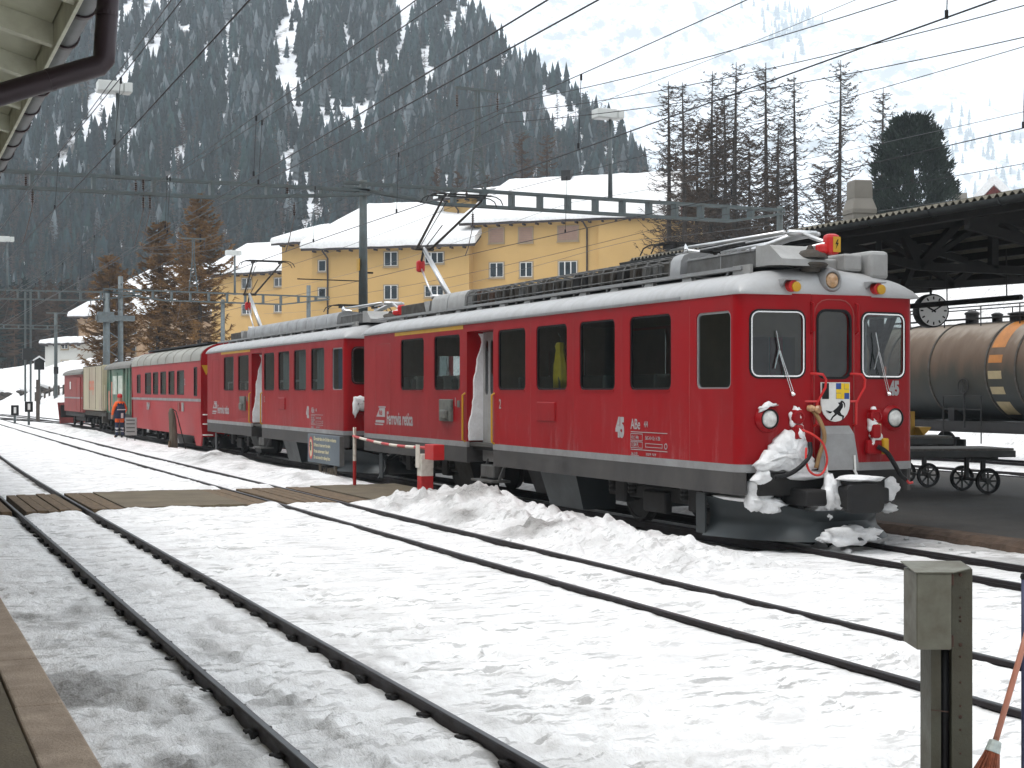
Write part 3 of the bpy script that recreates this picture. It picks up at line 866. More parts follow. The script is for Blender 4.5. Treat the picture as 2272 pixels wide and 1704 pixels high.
    # ---- front and rear ends
    for end in (0, 1):
        def E(x, z, y):                    # y measured outwards-positive into the body
            return (x, y, z) if end == 0 else (x, RL - y, z)
        yf = lambda x: 0.0 if abs(x) < 0.33 else 0.10 * (abs(x) - 0.33) / 0.87
        for s in (-1, 1):
            o = rrect(min(s * 0.335, s * 1.2), max(s * 0.335, s * 1.2), 0.93, 3.075, 0.002, 1)
            hole = rrect(min(s * 0.43, s * 1.14), max(s * 0.43, s * 1.14), 2.06, 2.86, 0.10)
            b = MB(); b.panel(o, [hole], lambda p, q, t: E(p, q, yf(p) + t), 0.05)
            fp = b.build('front_panel', RED, car)
            for k, (m_, ins, out, dy, th) in enumerate(((BLACK, 0.0, -0.022, -0.008, 0.02), (CHROME, 0.0, 0.02, -0.013, 0.02))):
                x0, x1 = min(s * 0.43, s * 1.14), max(s * 0.43, s * 1.14)
                b = MB()
                oo = rrect(x0 + out, x1 - out, 2.06 + out, 2.86 - out, 0.10 - out) if k == 0 else rrect(x0 + 0.001, x1 - 0.001, 2.061, 2.859, 0.10)
                hh = rrect(x0, x1, 2.06, 2.86, 0.10) if k == 0 else rrect(x0 + 0.018, x1 - 0.018, 2.078, 2.842, 0.085)
                b.panel(oo, [hh], lambda p, q, t, dy=dy: E(p, q, yf(p) + dy + t), th)
                b.build('windscreen_seal' if k == 0 else 'windscreen_trim', m_, fp)
            b = MB()
            x0, x1 = s * 0.44, s * 1.13
            b.add([E(x0, 2.07, yf(x0) + 0.015), E(x1, 2.07, yf(x1) + 0.015), E(x1, 2.85, yf(x1) + 0.015), E(x0, 2.85, yf(x0) + 0.015)], [(0, 1, 2, 3)])
            b.build('windscreen', GLASS, fp)
            # wiper
            px = -0.62 if s < 0 else 0.98
            b = MB()
            piv = Vector((px, 1.98, -0.05)) if s < 0 else Vector((0.83, 1.98, 0.0))
            tipx = piv.x - 0.24
            for e in (0, 0.035):
                b.tube([E(piv.x + e, 1.86, yf(piv.x) - 0.04), E(tipx + 0.08 + e * 0.4, 2.38, yf(tipx) - 0.035)], 0.006, 6)
            b.tube([E(tipx + 0.03, 2.16, yf(tipx) - 0.02), E(tipx + 0.09, 2.4, yf(tipx) - 0.03), E(tipx + 0.05, 2.62, yf(tipx) - 0.02)], 0.010, 6)
            b.lathe([(0.03, 0), (0.03, 0.05), (0.015, 0.07)], E(piv.x + 0.02, 1.85, yf(piv.x)), (0, -1 if end == 0 else 1, 0), 10)
            b.build('wiper', CHROME, car)
            # corner
            rings = []
            for z in (0.93, 3.075):
                rings.append([E(s * (1.2 + 0.11 * math.sin(t)), z, 0.10 + 0.14 * (1 - math.cos(t))) for t in np.linspace(0, math.pi / 2, 7)] + [E(s * (1.15 + 0.11 * math.sin(t)), z, 0.14 + 0.14 * (1 - math.cos(t))) for t in np.linspace(math.pi / 2, 0, 7)])
            b = MB(); b.loft(rings); b.build('corner_panel', RED, car, autosmooth=40)
            for nm, za, zb, mt, g in (('corner_stripe', 0.905, 0.932, SILVER, 0.006), ('corner_skirt', 0.63, 0.905, SKIRT, 0.0)):
                rings = []
                zb2 = 1.0 if nm == 'corner_stripe' else zb
                for z in (za, zb2):
                    rings.append([E(s * (1.2 + (0.11 + g) * math.sin(t)), z, 0.10 - g + 0.14 * (1 - math.cos(t))) for t in np.linspace(0, math.pi / 2, 7)] + [E(s * (1.15), z, 0.3), E(s * (1.15), z, 0.16)])
                b = MB(); b.loft(rings); b.build(nm, mt, car, autosmooth=40)
            b = MB()
            x0, x1 = min(s * 0.30, s * 1.2), max(s * 0.30, s * 1.2)
            b.loft([[E(x0, z, yf(x0) - 0.008), E(x1, z, yf(x1) - 0.008), E(x1, z, yf(x1) + 0.04), E(x0, z, yf(x0) + 0.04)] for z in (0.9, 1.0)])
            b.build('front_stripe', SILVER, car)
            # headlight
            hx = s * 0.93
            b = MB(); b.lathe([(0.165, 0.02), (0.165, -0.02), (0.14, -0.055), (0.125, -0.075), (0.112, -0.075), (0.112, -0.03)], E(hx, 1.55, yf(hx)), (0, 1 if end == 0 else -1, 0), 24)
            hl = b.build('headlight', RED, car, autosmooth=35)
            b = MB(); b.lathe([(0.112, -0.06), (0.124, -0.082), (0.112, -0.086), (0.108, -0.06)], E(hx, 1.55, yf(hx)), (0, 1 if end == 0 else -1, 0), 24)
            b.build('bezel', BLACK, hl)
            b = MB(); b.lathe([(0.11, -0.055), (0.105, -0.072), (0.08, -0.09), (0.04, -0.098), (0.0, -0.1)], E(hx, 1.55, yf(hx)), (0, 1 if end == 0 else -1, 0), 24)
            b.build('lens', LAMPW, hl, smooth=True)
            # tail lamp pod on the roof dome
            tx = s * 0.63
            b = MB()
            P = [(-0.12, 0.0), (0.12, 0.0), (0.12, 0.02), (-0.12, 0.02)]
            b.loft([[E(tx - 0.12, 3.235, 0.2), E(tx + 0.12, 3.235, 0.2), E(tx + 0.12, 3.25, 0.2), E(tx - 0.12, 3.25, 0.2)], [E(tx - 0.12, 3.235, -0.06), E(tx + 0.12, 3.235, -0.06), E(tx + 0.12, 3.25, -0.06), E(tx - 0.12, 3.25, -0.06)]])
            b.loft([[E(tx - 0.12, 3.235, 0.15), E(tx - 0.105, 3.235, 0.15), E(tx - 0.105, 3.12, 0.1), E(tx - 0.12, 3.12, 0.1)], [E(tx - 0.12, 3.235, -0.06), E(tx - 0.105, 3.235, -0.06), E(tx - 0.105, 3.225, -0.05), E(tx - 0.12, 3.225, -0.05)]])
            pod = b.build('tail_lamp_hood', SILVER, car)
            b = MB(); b.lathe([(0.07, 0.1), (0.07, -0.04)], E(tx + 0.02, 3.165, 0.0), (0, 1 if end == 0 else -1, 0), 16)
            b.build('tail_lamp', REDS, pod, autosmooth=40)
            b = MB(); b.lathe([(0.062, 0), (0.062, -0.02), (0.02, -0.03)], E(tx + 0.05, 3.155, -0.04), (0, 1 if end == 0 else -1, 0), 16)
            b.build('tail_lamp_cap', YEL, pod, autosmooth=40)
            # vertical grab rails beside the gangway door
            b = MB()
            gx_ = s * 0.33
            b.tube([E(gx_, 2.97, 0.0), E(gx_, 2.96, -0.045), E(gx_, 2.62, -0.05), E(gx_, 2.60, 0.0)], 0.016, 8)
            b.build('grab_rail', RED, car)
            b = MB()
            gx2 = s * 0.29
            b.tube([E(gx2 - 0.05, 2.1, 0.0), E(gx2 - 0.02, 2.1, -0.07), E(gx2 + 0.06, 2.09, -0.10), E(gx2 + 0.1, 2.03, -0.11), E(gx2 + 0.09, 1.93, -0.11), E(gx2 + 0.02, 1.80, -0.09), E(gx2 + 0.0, 1.74, -0.07), E(gx2 + 0.0, 1.48, -0.06), E(gx2, 1.46, 0)], 0.016, 8)
            b.tube([E(gx2 - 0.12, 1.76, 0.02), E(gx2, 1.76, -0.07)], 0.014, 8)
            b.build('grab_rail', REDS, car)
            # coupling sockets and brake hoses
            sx = s * 0.55 if s < 0 else 0.60
            b = MB(); b.cbox(min(sx - 0.07, sx + 0.07), sx + 0.07, *sorted((E(0, 0, -0.06)[1], E(0, 0, 0.04)[1])), 1.5, 1.66, 0.02)
            b.lathe([(0.085, 0.0), (0.085, -0.09), (0.06, -0.1), (0.05, -0.07)], E(sx, 1.57, yf(sx)), (0, 1 if end == 0 else -1, 0), 16)
            b.cbox(sx - 0.06, sx + 0.06, *sorted((E(0, 0, -0.09)[1], E(0, 0, 0.03)[1])), 1.3, 1.48, 0.03)
            b.cbox(sx - 0.13, sx + 0.16, *sorted((E(0, 0, -0.06)[1], E(0, 0, 0.03)[1])), 1.1, 1.28, 0.03)
            b.build('coupling_socket', RED, car)
        # centre door
        b = MB()
        b.panel(rrect(-0.332, 0.332, 0.93, 3.072, 0.002, 1), [rrect(-0.235, 0.235, 2.06, 2.87, 0.11)], lambda p, q, t: E(p, q, -0.004 + t), 0.05)
        gd = b.build('gangway_door', RED, car)
        b = MB(); b.panel(rrect(-0.262, 0.262, 2.033, 2.897, 0.13), [rrect(-0.232, 0.232, 2.063, 2.867, 0.108)], lambda p, q, t: E(p, q, -0.014 + t), 0.03)
        b.build('door_seal', BLACK, gd)
        b = MB(); b.panel(rrect(-0.30, 0.30, 0.95, 3.02, 0.2), [rrect(-0.288, 0.288, 0.962, 3.008, 0.19)], lambda p, q, t: E(p, q, -0.012 + t), 0.01)
        b.build('door_seam', RED3, gd)
        b = MB(); b.add([E(-0.235, 2.06, 0.02), E(0.235, 2.06, 0.02), E(0.235, 2.87, 0.02), E(-0.235, 2.87, 0.02)], [(0, 1, 2, 3)])
        b.build('door_pane', GLASS, gd)
        # gangway plate
        b = MB()
        b.loft([[E(-0.21, 1.46, -0.03), E(0.21, 1.46, -0.03), E(0.21, 1.46, -0.01), E(-0.21, 1.46, -0.01)], [E(-0.24, 1.36, -0.09), E(0.24, 1.36, -0.09), E(0.24, 1.36, -0.07), E(-0.24, 1.36, -0.07)], [E(-0.3, 0.92, -0.12), E(0.3, 0.92, -0.12), E(0.3, 0.92, -0.1), E(-0.3, 0.92, -0.1)]])
        gp = b.build('gangway_plate', SILVER, car)
        b = MB()
        for q in (-0.2, 0.22):
            b.bar(E(q, 1.1, -0.125), E(q, 0.9, -0.14), 0.018); b.bar(E(q, 0.92, -0.12), E(q + 0.04, 0.82, -0.14), 0.03)
        split_build(b, 'plate_latch', WHITEP, gp)
        # top lamp
        b = MB(); b.lathe([(0.165, 0.22), (0.165, 0.05), (0.15, 0.0), (0.125, -0.03), (0.11, -0.03), (0.1, -0.005)], E(0, 3.255, 0.04), (0, 1 if end == 0 else -1, 0), 24)
        tl = b.build('top_headlight', SILVER, car, autosmooth=35)
        b = MB(); b.lathe([(0.1, -0.005), (0.08, -0.02), (0.0, -0.03)], E(0, 3.255, 0.04), (0, 1 if end == 0 else -1, 0), 24)
        b.build('lens', WARMLENS, tl, smooth=True)
        # buffer and coupling
        b = MB()
        b.cbox(-0.14, 0.14, *sorted((E(0, 0, -0.5)[1], E(0, 0, 0.5)[1])), 0.48, 0.74, 0.03)
        b.loft([[E(x, z, -0.64 - 0.0 * k) for x, z in rrect(-0.27, 0.27, 0.43, 0.77, 0.09)] if k == 0 else [E(x, z, -0.56) for x, z in rrect(-0.27, 0.27, 0.43, 0.77, 0.09)] for k in range(2)])
        b.cbox(-0.62, -0.3, *sorted((E(0, 0, -0.3)[1], E(0, 0, 0.2)[1])), 0.5, 0.7, 0.03)
        b.cbox(0.3, 0.62, *sorted((E(0, 0, -0.3)[1], E(0, 0, 0.2)[1])), 0.5, 0.7, 0.03)
        b.box(-1.05, 1.05, *sorted((E(0, 0, 0.02)[1], E(0, 0, 0.16)[1])), 0.62, 0.9)
        b.build('buffer', DARK, car)
        # plough
        if end == 0 or True:
            n = 25
            ts = np.linspace(-1, 1, n)
            def plan(t):
                a = abs(t)
                return 1.24 * math.sin(t * math.pi / 2) ** 1 if False else 1.24 * t * (1.25 - 0.25 * a), -0.32 + 1.35 * a ** 2.6
            def prof(t):
                top = 0.44 + 0.12 * sstep(0.3, 0.8, abs(t))
                return [(0.02, top), (0.10, top - 0.1), (0.13, 0.3), (0.10, 0.2), (0.0, 0.1), (-0.03, 0.07)]
            ringsA = []
            for t in ts:
                x, y = plan(t); x2, y2 = plan(t + 0.01 if t < 1 else t - 0.01)
                tg = Vector((x2 - x, y2 - y)).normalized() * (1 if t < 1 else -1)
                nrm = Vector((tg.y, -tg.x))
                if nrm.y > 0:
                    nrm = -nrm
                pts = []
                for o_, z in prof(t):
                    pts.append(E(x - nrm.x * o_, z, y - nrm.y * o_))
                for o_, z in prof(t)[::-1]:
                    pts.append(E(x - nrm.x * (o_ + 0.02), z, y - nrm.y * (o_ + 0.02)))
                ringsA.append(pts)
            b = MB(); b.loft(ringsA)
            pw = b.build('snow_plough', PLOWM, car, autosmooth=50)
            b = MB()
            for s in (-1, 1):
                b.box(min(s * 1.21, s * 1.235), max(s * 1.21, s * 1.235), *sorted((E(0, 0, 1.0)[1], E(0, 0, 1.22)[1])), 0.09, 0.6)
                b.bar(E(s * 0.9, 0.45, 0.6), E(s * 0.75, 0.7, 1.2), 0.07)
                b.bar(E(s * 0.4, 0.4, -0.02), E(s * 0.4, 0.66, 0.3), 0.08)
            split_build(b, 'plough_stay', PLOWM, pw)
    # ---- roof
    rings = []
    def ringy(y, k):
        return [(x, y, z) for x, z in roof_prof(k)]
    stations = [(0.03, 0.02), (0.05, 0.3), (0.09, 0.6), (0.17, 0.82), (0.3, 0.95), (0.5, 1.0)]
    for y, k in stations: rings.append(ringy(y + 0.0, k))
    for y in np.linspace(1.2, RL - 1.2, 14): rings.append(ringy(float(y), 1.0))
    for y, k in stations[::-1]: rings.append(ringy(RL - y, k))
    # shallow edge so that the sheet has a lip
    rings = [[(-1.325, r[0][1], 3.06)] + r + [(1.325, r[0][1], 3.06)] for r in rings]
    for r in (rings[0], rings[-1]):
        pass
    b = MB(); b.loft(rings, closed=True, cap=True)
    roof = b.build('roof', ROOFW, car, autosmooth=50)
    b = MB()
    for s in (-1, 1):
        b.bar((s * 1.335, 1.45, 3.087), (s * 1.335, RL - 0.3, 3.087), 0.022, 0.02)
    split_build(b, 'rain_strip', SILVER, roof)
    # roof walkway
    for s in (-1, 1):
        b = MB()
        x = s * 0.9
        b.bar((x, 0.62, 3.425), (x, RL + 0.0, 3.425), 0.09, 0.045)
        y = 1.0
        while y < RL:
            b.bar((x, y, 3.41), (x - s * 0.0, y, 3.3), 0.025); y += 1.12
        b.build('walkway', SILVER, roof)
        b = MB(); b.box(min(x - 0.02, x + 0.02), max(x - 0.02, x + 0.02), 0.45, 0.85, 3.3, 3.46)
        for k in range(12):
            yy = 2.0 + k * 1.05
            b.loft([[(x - 0.03, yy - 0.16, 3.31), (x + 0.05, yy - 0.16, 3.33), (x + 0.05, yy + 0.16, 3.33), (x - 0.03, yy + 0.16, 3.31)], [(x - 0.01, yy - 0.1, 3.4), (x + 0.05, yy - 0.1, 3.4), (x + 0.05, yy + 0.1, 3.4), (x - 0.01, yy + 0.1, 3.4)]])
        split_build(b, 'walkway_bracket', LIGHTBOX, roof)
    # roof equipment
    b = MB(); b.cbox(-0.74, -0.12, 0.62, 2.3, 3.44, 3.675, 0.02)
    rb_ = b.build('converter_box', GREYBOX, car)
    b = MB()
    for k in range(7):
        b.box(-0.76, -0.74, 0.7 + k * 0.25, 0.73 + k * 0.25, 3.66, 3.685)
    b.bar((-0.742, 0.62, 3.655), (-0.742, 2.3, 3.655), 0.02)
    b.box(-0.744, -0.738, 1.42, 1.44, 3.46, 3.65)
    b.build('box_flange', SILVER, rb_)
    b = MB(); b.loft([[(-0.74, 0.6, 3.44), (-0.1, 0.6, 3.44), (-0.1, 0.6, 3.7), (-0.74, 0.6, 3.7)], [(-0.74, 0.3, 3.44), (-0.1, 0.3, 3.44), (-0.1, 0.3, 3.69), (-0.74, 0.3, 3.69)], [(-0.74, 0.02, 3.42), (-0.1, 0.02, 3.42), (-0.1, 0.02, 3.5), (-0.74, 0.02, 3.5)]])
    b.build('air_scoop', LIGHTBOX, rb_)
    b = MB(); b.lathe([(0.12, 0), (0.14, 0.05), (0.2, 0.06), (0.22, 0.09), (0.2, 0.11), (0.13, 0.12), (0.13, 0.16), (0.22, 0.17), (0.2, 0.22), (0.13, 0.26), (0.05, 0.28), (0.03, 0.33), (0, 0.34)], (-0.02 - 0.2, 0.18, 3.36), (0, 0, 1), 22)
    b.build('roof_ventilator', GRIME, car, autosmooth=40)
    b = MB(); b.cbox(0.34, 0.62, 0.25, 1.4, 3.4, 3.62, 0.03); b.cbox(0.66, 0.95, 0.14, 0.9, 3.3, 3.66, 0.05); b.cbox(0.1, 0.36, 0.4, 1.6, 3.4, 3.56, 0.03)
    b.build('roof_locker', LIGHTBOX, car)
    # long resistor run
    def dome(y, x0, x1, zb, zt, n=8):
        c, r = (x0 + x1) / 2, (x1 - x0) / 2
        pts = [(x0, y, zb)]
        for i in range(n + 1):
            a = math.pi * (1 - i / n)
            ca, sa = math.cos(a), math.sin(a)
            pts.append((c + r * (abs(ca) ** 0.6) * (1 if ca > 0 else -1), y, zb + 0.06 + (zt - zb - 0.06) * (sa ** 0.6)))
        pts.append((x1, y, zb))
        return pts
    if style == 'cage':
        b = MB()
        y = 2.75
        while y < 10.35:
            b.tube(dome(y, -0.76, -0.14, 3.46, 3.77), 0.014, 5); y += 0.345
        for i in (0, 1, 2, 3, 4, 6, 8, 9, 10):
            p = dome(2.75, -0.76, -0.14, 3.46, 3.77)[i]; q = dome(10.3, -0.76, -0.14, 3.46, 3.77)[i]
            b.tube([p, q], 0.011, 5)
        cg = b.build('resistor_cage', GREYBOX, car)
        rr = random.Random(9)
        y = 2.8
        while y < 10.2:
            L_ = rr.uniform(0.2, 0.34)
            b = MB(); b.cbox(-0.71, -0.2, y, y + L_ - 0.07, 3.49, rr.uniform(3.66, 3.73), 0.02)
            b.build('resistor', rr.choice([GRIME, GRIME, RUST, DARK, GREYBOX]), cg)
            y += L_ + rr.choice([0, 0, 0.08])
        b = MB(); b.box(-0.72, -0.18, 2.75, 10.3, 3.44, 3.475); b.build('cage_floor', DARK, cg)
        b = MB(); b.loft([dome(2.42, -0.78, -0.12, 3.44, 3.79), dome(2.7, -0.78, -0.12, 3.44, 3.79)]); b.build('cage_end', SILVER, cg, autosmooth=40)
        segs = [(10.42, 11.3), (11.33, 12.2)]
    else:
        segs = [(2.5 + k * 0.93, 2.5 + (k + 1) * 0.93 - 0.03) for k in range(10)]
    for a, c in segs:
        b = MB(); b.loft([dome(a, -0.78, -0.12, 3.45, 3.8), dome(c, -0.78, -0.12, 3.45, 3.8)])
        b.build('equipment_cover', LIGHTBOX if style == 'cage' else SILVER, car, autosmooth=40)
    b = MB(); b.cbox(-0.72, -0.1, 12.75, 14.2, 3.4, 3.68, 0.02); db = b.build('filter_box', GRIME, car)
    b = MB(); b.loft([[(-0.76, 12.3, 3.68), (-0.76, 12.68, 3.68), (-0.1, 12.68, 3.68), (-0.1, 12.3, 3.68)], [(-0.76, 12.45, 3.42), (-0.76, 12.55, 3.42), (-0.1, 12.55, 3.42), (-0.1, 12.45, 3.42)]])
    b.build('air_scoop', LIGHTBOX, db)
    b = MB()
    for s in (0.3, 0.6):
        b.tube([(s, 1.8, 3.5), (s, 5, 3.62), (s, 9, 3.6), (s, 12.4, 3.56)], 0.016, 6)
    for k in range(4):
        b.lathe([(0.04, 0), (0.08, 0.03), (0.04, 0.06), (0.08, 0.09), (0.04, 0.12), (0.05, 0.2)], (0.45, 3.0 + k * 2.4, 3.4), (0, 0, 1), 10)
    b.tube([(-0.3, 14.3, 3.45), (-0.3, 14.3, 3.62), (-0.25, 13.9, 3.74), (-0.1, 13.2, 3.76)], 0.03, 6)
    b.build('roof_cable', DARK, car)
    pantograph(car, 13.18, True, 1)
    pantograph(car, 2.3, False, -1)
    b = MB(); b.lathe([(0.03, 0), (0.035, 0.16), (0.09, 0.2), (0.1, 0.21)], (-0.42, 2.5, 3.8), (-0.8, 0.6, 0.12), 14)
    b.build('horn', CHROME, car, autosmooth=40)
    # ---- inside
    b = MB(); b.box(-1.26, 1.26, 0.3, RL - 0.3, 0.93, 0.985); b.build('floor', FLOORIN, car)
    b = MB(); b.box(-1.26, 1.26, 0.3, RL - 0.3, 2.98, 3.03); b.build('ceiling', WALLIN, car)
    b = MB()
    for s in (-1, 1):
        b.box(min(s * 1.258, s * 1.235), max(s * 1.258, s * 1.235), 0.4, 7.6, 0.99, 1.88); b.box(min(s * 1.258, s * 1.235), max(s * 1.258, s * 1.235), 9.1, 14.8, 0.99, 1.88)
    for y in (1.35, 9.05, 12.95, 7.6):
        b.box(-1.25, -0.35, y, y + 0.04, 0.985, 2.98); b.box(0.35, 1.25, y, y + 0.04, 0.985, 2.98); b.box(-0.35, 0.35, y, y + 0.04, 2.6, 2.98)
    b.build('partition', WALLIN, car)
    rr = random.Random(14)
    for (ya, yb) in ((1.9, 7.2), (9.5, 12.6)):
        y = ya
        while y < yb:
            for s in (-1, 1):
                b = MB()
                b.cbox(min(s * 0.35, s * 1.2), max(s * 0.35, s * 1.2), y, y + 0.42, 1.3, 1.44, 0.03)
                b.cbox(min(s * 0.35, s * 1.2), max(s * 0.35, s * 1.2), y + 0.42, y + 0.52, 1.3, 2.12, 0.03)
                b.build('seat', SEATG, car)
                if ya > 9 or number == '42':
                    b = MB(); b.cbox(min(s * 0.45, s * 1.1), max(s * 0.45, s * 1.1), y + 0.405, y + 0.53, 1.82, 2.18, 0.02)
                    b.build('seat_cover', SEATW, car)
            y += 0.76
    b = MB(); b.cbox(-1.1, 1.1, 0.35, 0.8, 1.0, 1.85, 0.05); b.cbox(-1.0, -0.5, 0.4, 0.7, 1.86, 2.0, 0.03); b.build('driver_desk', SEATG, car)
    if style != 'cage':
        for a, c, m_ in ((11.2, 11.75, CURT), (4.95, 5.9, CURT), (3.4, 4.35, CURT), (2.0, 2.7, CURT), (0.3, 0.95, CURTB)):
            n = 24
            r0 = [(-1.2 + 0.03 * math.sin(i * 1.7), a + (c - a) * i / n, 1.93) for i in range(n + 1)]
            r1 = [(-1.2 + 0.02 * math.sin(i * 1.7 + 0.4), a + (c - a) * i / n, 2.88) for i in range(n + 1)]
            b = MB(); b.loft([r0, r1], closed=False); b.build('curtain', m_, car, smooth=True)
    for a, c in wins:
        b = MB(); b.box(1.215, 1.225, a - 0.04, c + 0.04, 1.9 if a < 9 else 2.25, 2.93); b.build('blind', WALLIN, car)  # blinds added to shut out bright snow light through the far windows
    # ---- signs on the near side
    X = -(HW + 0.0035)
    b = MB(); b.box(-(HW + 0.004), -(HW - 0.01), 9.13, 12.87, 2.985, 3.055); b.build('class_stripe', YEL, car)
    def near(y_left, z):
        return lambda p, q, t: (X - t, y_left - p, z + q)
    lettering('lettering', 'Ferrovia retica', 0.36, near(13.38, 1.22), LETTER, car, bold=0.008, xs=0.74)
    lettering('lettering', number, 0.36, near(3.28, 1.26), LETTER, car, bold=0.022, xs=0.68)
    lettering('lettering', 'ABe', 0.2, near(2.84, 1.37), LETTER, car, bold=0.002, xs=0.8)
    lettering('lettering', '4/4', 0.12, near(2.46, 1.4), LETTER, car, bold=0.0, xs=0.7)
    lettering('lettering', '41t | 44t', 0.08, near(2.82, 1.23), LETTER, car, xs=0.75)
    lettering('lettering', '12.04 PL', 0.08, near(2.82, 1.13), LETTER, car, xs=0.75)
    lettering('lettering', 'BrG 41+12t  H 20t', 0.075, near(2.42, 1.23), LETTER, car, xs=0.7)
    lettering('lettering', 'Sitz 12+28', 0.05, near(2.82, 1.02), LETTER, car, xs=0.8)
    lettering('lettering', 'R 28.7.99   P 8.7.99', 0.05, near(2.4, 1.02), LETTER, car, xs=0.7)
    lettering('lettering', '1', 0.22, near(9.55, 1.62), LETTER, car, bold=0.003, xs=0.7)
    lettering('lettering', '2', 0.22, near(7.5, 1.60), LETTER, car, bold=0.003, xs=0.8)
    b = MB()
    b.box(X - 0.002, X, 1.82, 2.84, 1.325, 1.335); b.box(X - 0.002, X, 1.82, 2.84, 1.085, 1.095); b.box(X - 0.002, X, 2.6, 2.84, 0.998 + 0.008, 1.014)
    for fr in ((2.5, 2.84, 1.21, 1.31), (2.5, 2.84, 1.11, 1.2), (1.95, 2.42, 1.13, 1.185)):
        b.panel(rrect(fr[0], fr[1], fr[2], fr[3], 0.002, 1), [rrect(fr[0] + 0.008, fr[1] - 0.008, fr[2] + 0.008, fr[3] - 0.008, 0.002, 1)], lambda p, q, t: (X - t, p, q), 0.002)
    b.panel(rrect(1.82, 1.9, 1.12, 1.2, 0.038), [rrect(1.832, 1.888, 1.132, 1.188, 0.026)], lambda p, q, t: (X - t, p, q), 0.002)
    split_build(b, 'lettering', LETTER, car)
    # operator's emblem: three bars in a slanted block
    b = MB()
    def slant(y0, y1, za, zb, k=0.25):
        zc = 1.24
        P = [(y0 + (za - zc) * -k * -1, za), (y1, za), (y1, zb), (y0 - (zb - zc) * k, zb)]
        b.loft([[(X, p[0], p[1]) for p in P], [(X - 0.002, p[0], p[1]) for p in P]])
    slant(13.98, 13.48, 1.24 + 0.12, 1.24 + 0.30, 0.5); 
    b.box(X - 0.002, X, 13.44, 13.9, 1.55, 1.575)
    slant(14.1, 13.52, 1.24, 1.29, 0.6); slant(14.15, 13.6, 1.19, 1.215, 0.6)
    b.build('emblem', LETTER, car)
    lettering('emblem_text', 'RhB', 0.13, lambda p, q, t: (X - 0.0025 - t, 13.87 - p, 1.40 + q), RED, car, bold=0.004, xs=1.0)
    for yy in (1.25, 3.1, 4.66, 6.21, 9.1, 10.9, 12.98):
        b = MB(); b.box(-(HW + 0.0015), -HW + 0.01, yy, yy + 0.006, 1.005, 3.05 if yy > 9 and yy < 12.9 and False else 2.97); b.build('panel_seam', RED3, car)
    # hatches
    b = MB(); b.cbox(-(HW + 0.06), -HW + 0.01, 9.62, 10.22, 1.34, 1.74, 0.02); hb = b.build('hatch', GUMGREEN, car)
    b = MB(); b.cbox(-(HW + 0.13), -(HW + 0.05), 9.72, 10.02, 1.38, 1.55, 0.03); b.build('hatch_box', GUMGREEN, hb)
    b = MB(); b.cbox(-(HW + 0.02), -HW + 0.01, 5.28, 5.95, 1.42, 1.72, 0.015); b.build('hatch', RED, car)
    b = MB(); b.panel(rrect(13.16, 14.12, 1.0, 2.86, 0.05), [rrect(13.172, 14.108, 1.012, 2.848, 0.045)], lambda p, q, t: (-(HW + 0.003) + t, p, q), 0.01); b.build('door_seam', RED3, car)
    b = MB(); b.cbox(-(HW + 0.02), -HW + 0.01, 9.28, 9.4, 1.6, 1.72, 0.01); b.build('door_button', GUMGREEN, car)
    # underfloor
    bogie(car, 2.9); bogie(car, 12.2)
    for y0, y1, za, zb, x_, m_ in ((5.0, 6.3, 0.08, 0.6, 1.05, PLOWM), (9.6, 10.4, 0.15, 0.6, 0.95, DARK), (6.6, 7.4, 0.2, 0.6, 0.8, DARK)):
        for s in (-1, 1):
            b = MB()
            b.loft([[(s * (x_ - 0.1), y0 + 0.05, za), (s * (x_ - 0.1), y1 - 0.05, za), (s * 0.4, y1 - 0.05, za), (s * 0.4, y0 + 0.05, za)], [(s * (x_ + 0.05), y0, zb), (s * (x_ + 0.05), y1, zb), (s * 0.4, y1, zb), (s * 0.4, y0, zb)]])
            b.build('underfloor_box', m_, car)
    b = MB(); b.box(-0.35, 0.35, 0.8, RL - 0.8, 0.55, 0.92); b.box(-1.2, 1.2, 0.5, RL - 0.5, 0.87, 0.925)
    b.build('underframe', DARK, car)
    b = MB(); b.lathe([(0.001, -0.7), (0.2, -0.68), (0.22, -0.6), (0.22, 0.6), (0.2, 0.68), (0.001, 0.7)], (0.5, 8.9, 0.42), (0, 1, 0), 16); b.build('air_tank', DARK, car, autosmooth=40)
    return car

car45 = railcar(15.0, '45', 'front red railcar numbered 45 with snow packed on its nose', 'cage', True)
car42 = railcar(31.2, '42', 'second red railcar, coupled behind the one numbered 45', 'cover', True)

# ---- details only the leading car shows
def F(x, z, y):
    return (x, y, z)
lettering('lettering', '45', 0.235, lambda p, q, t: (0.89 + p, 0.055 + 0.115 * (0.0 + p) - t, 1.845 + q), LETTER, car45, bold=0.014, xs=0.68)
# cantonal shield
def shield_pts(w, top, bot, n=10):
    P = [(-w, top), (w, top), (w, bot + w * 1.05)]
    for i in range(1, n):
        a = math.pi * i / n
        P.append((w * math.cos(a), bot + w * 1.05 - w * 1.05 * math.sin(a)))
    P.append((-w, bot + w * 1.05))
    return P
def flat(b, P, y0, th=0.003, x0=0, z0=0):
    b.loft([[(x0 + p[0], y0, z0 + p[1]) for p in P], [(x0 + p[0], y0 - th, z0 + p[1]) for p in P]])
b = MB(); flat(b, shield_pts(0.212, 1.995, 1.51), -0.024, 0.016); shd = b.build('shield', WHITEP, car45)
b = MB(); flat(b, rrect(-0.2, -0.1, 1.79, 1.985, 0.002, 1), -0.0405); b.build('shield_field', BLACK, shd)
b = MB(); flat(b, rrect(0.005, 0.2, 1.79, 1.985, 0.002, 1), -0.0405); b.build('shield_field', GAL_B, shd)
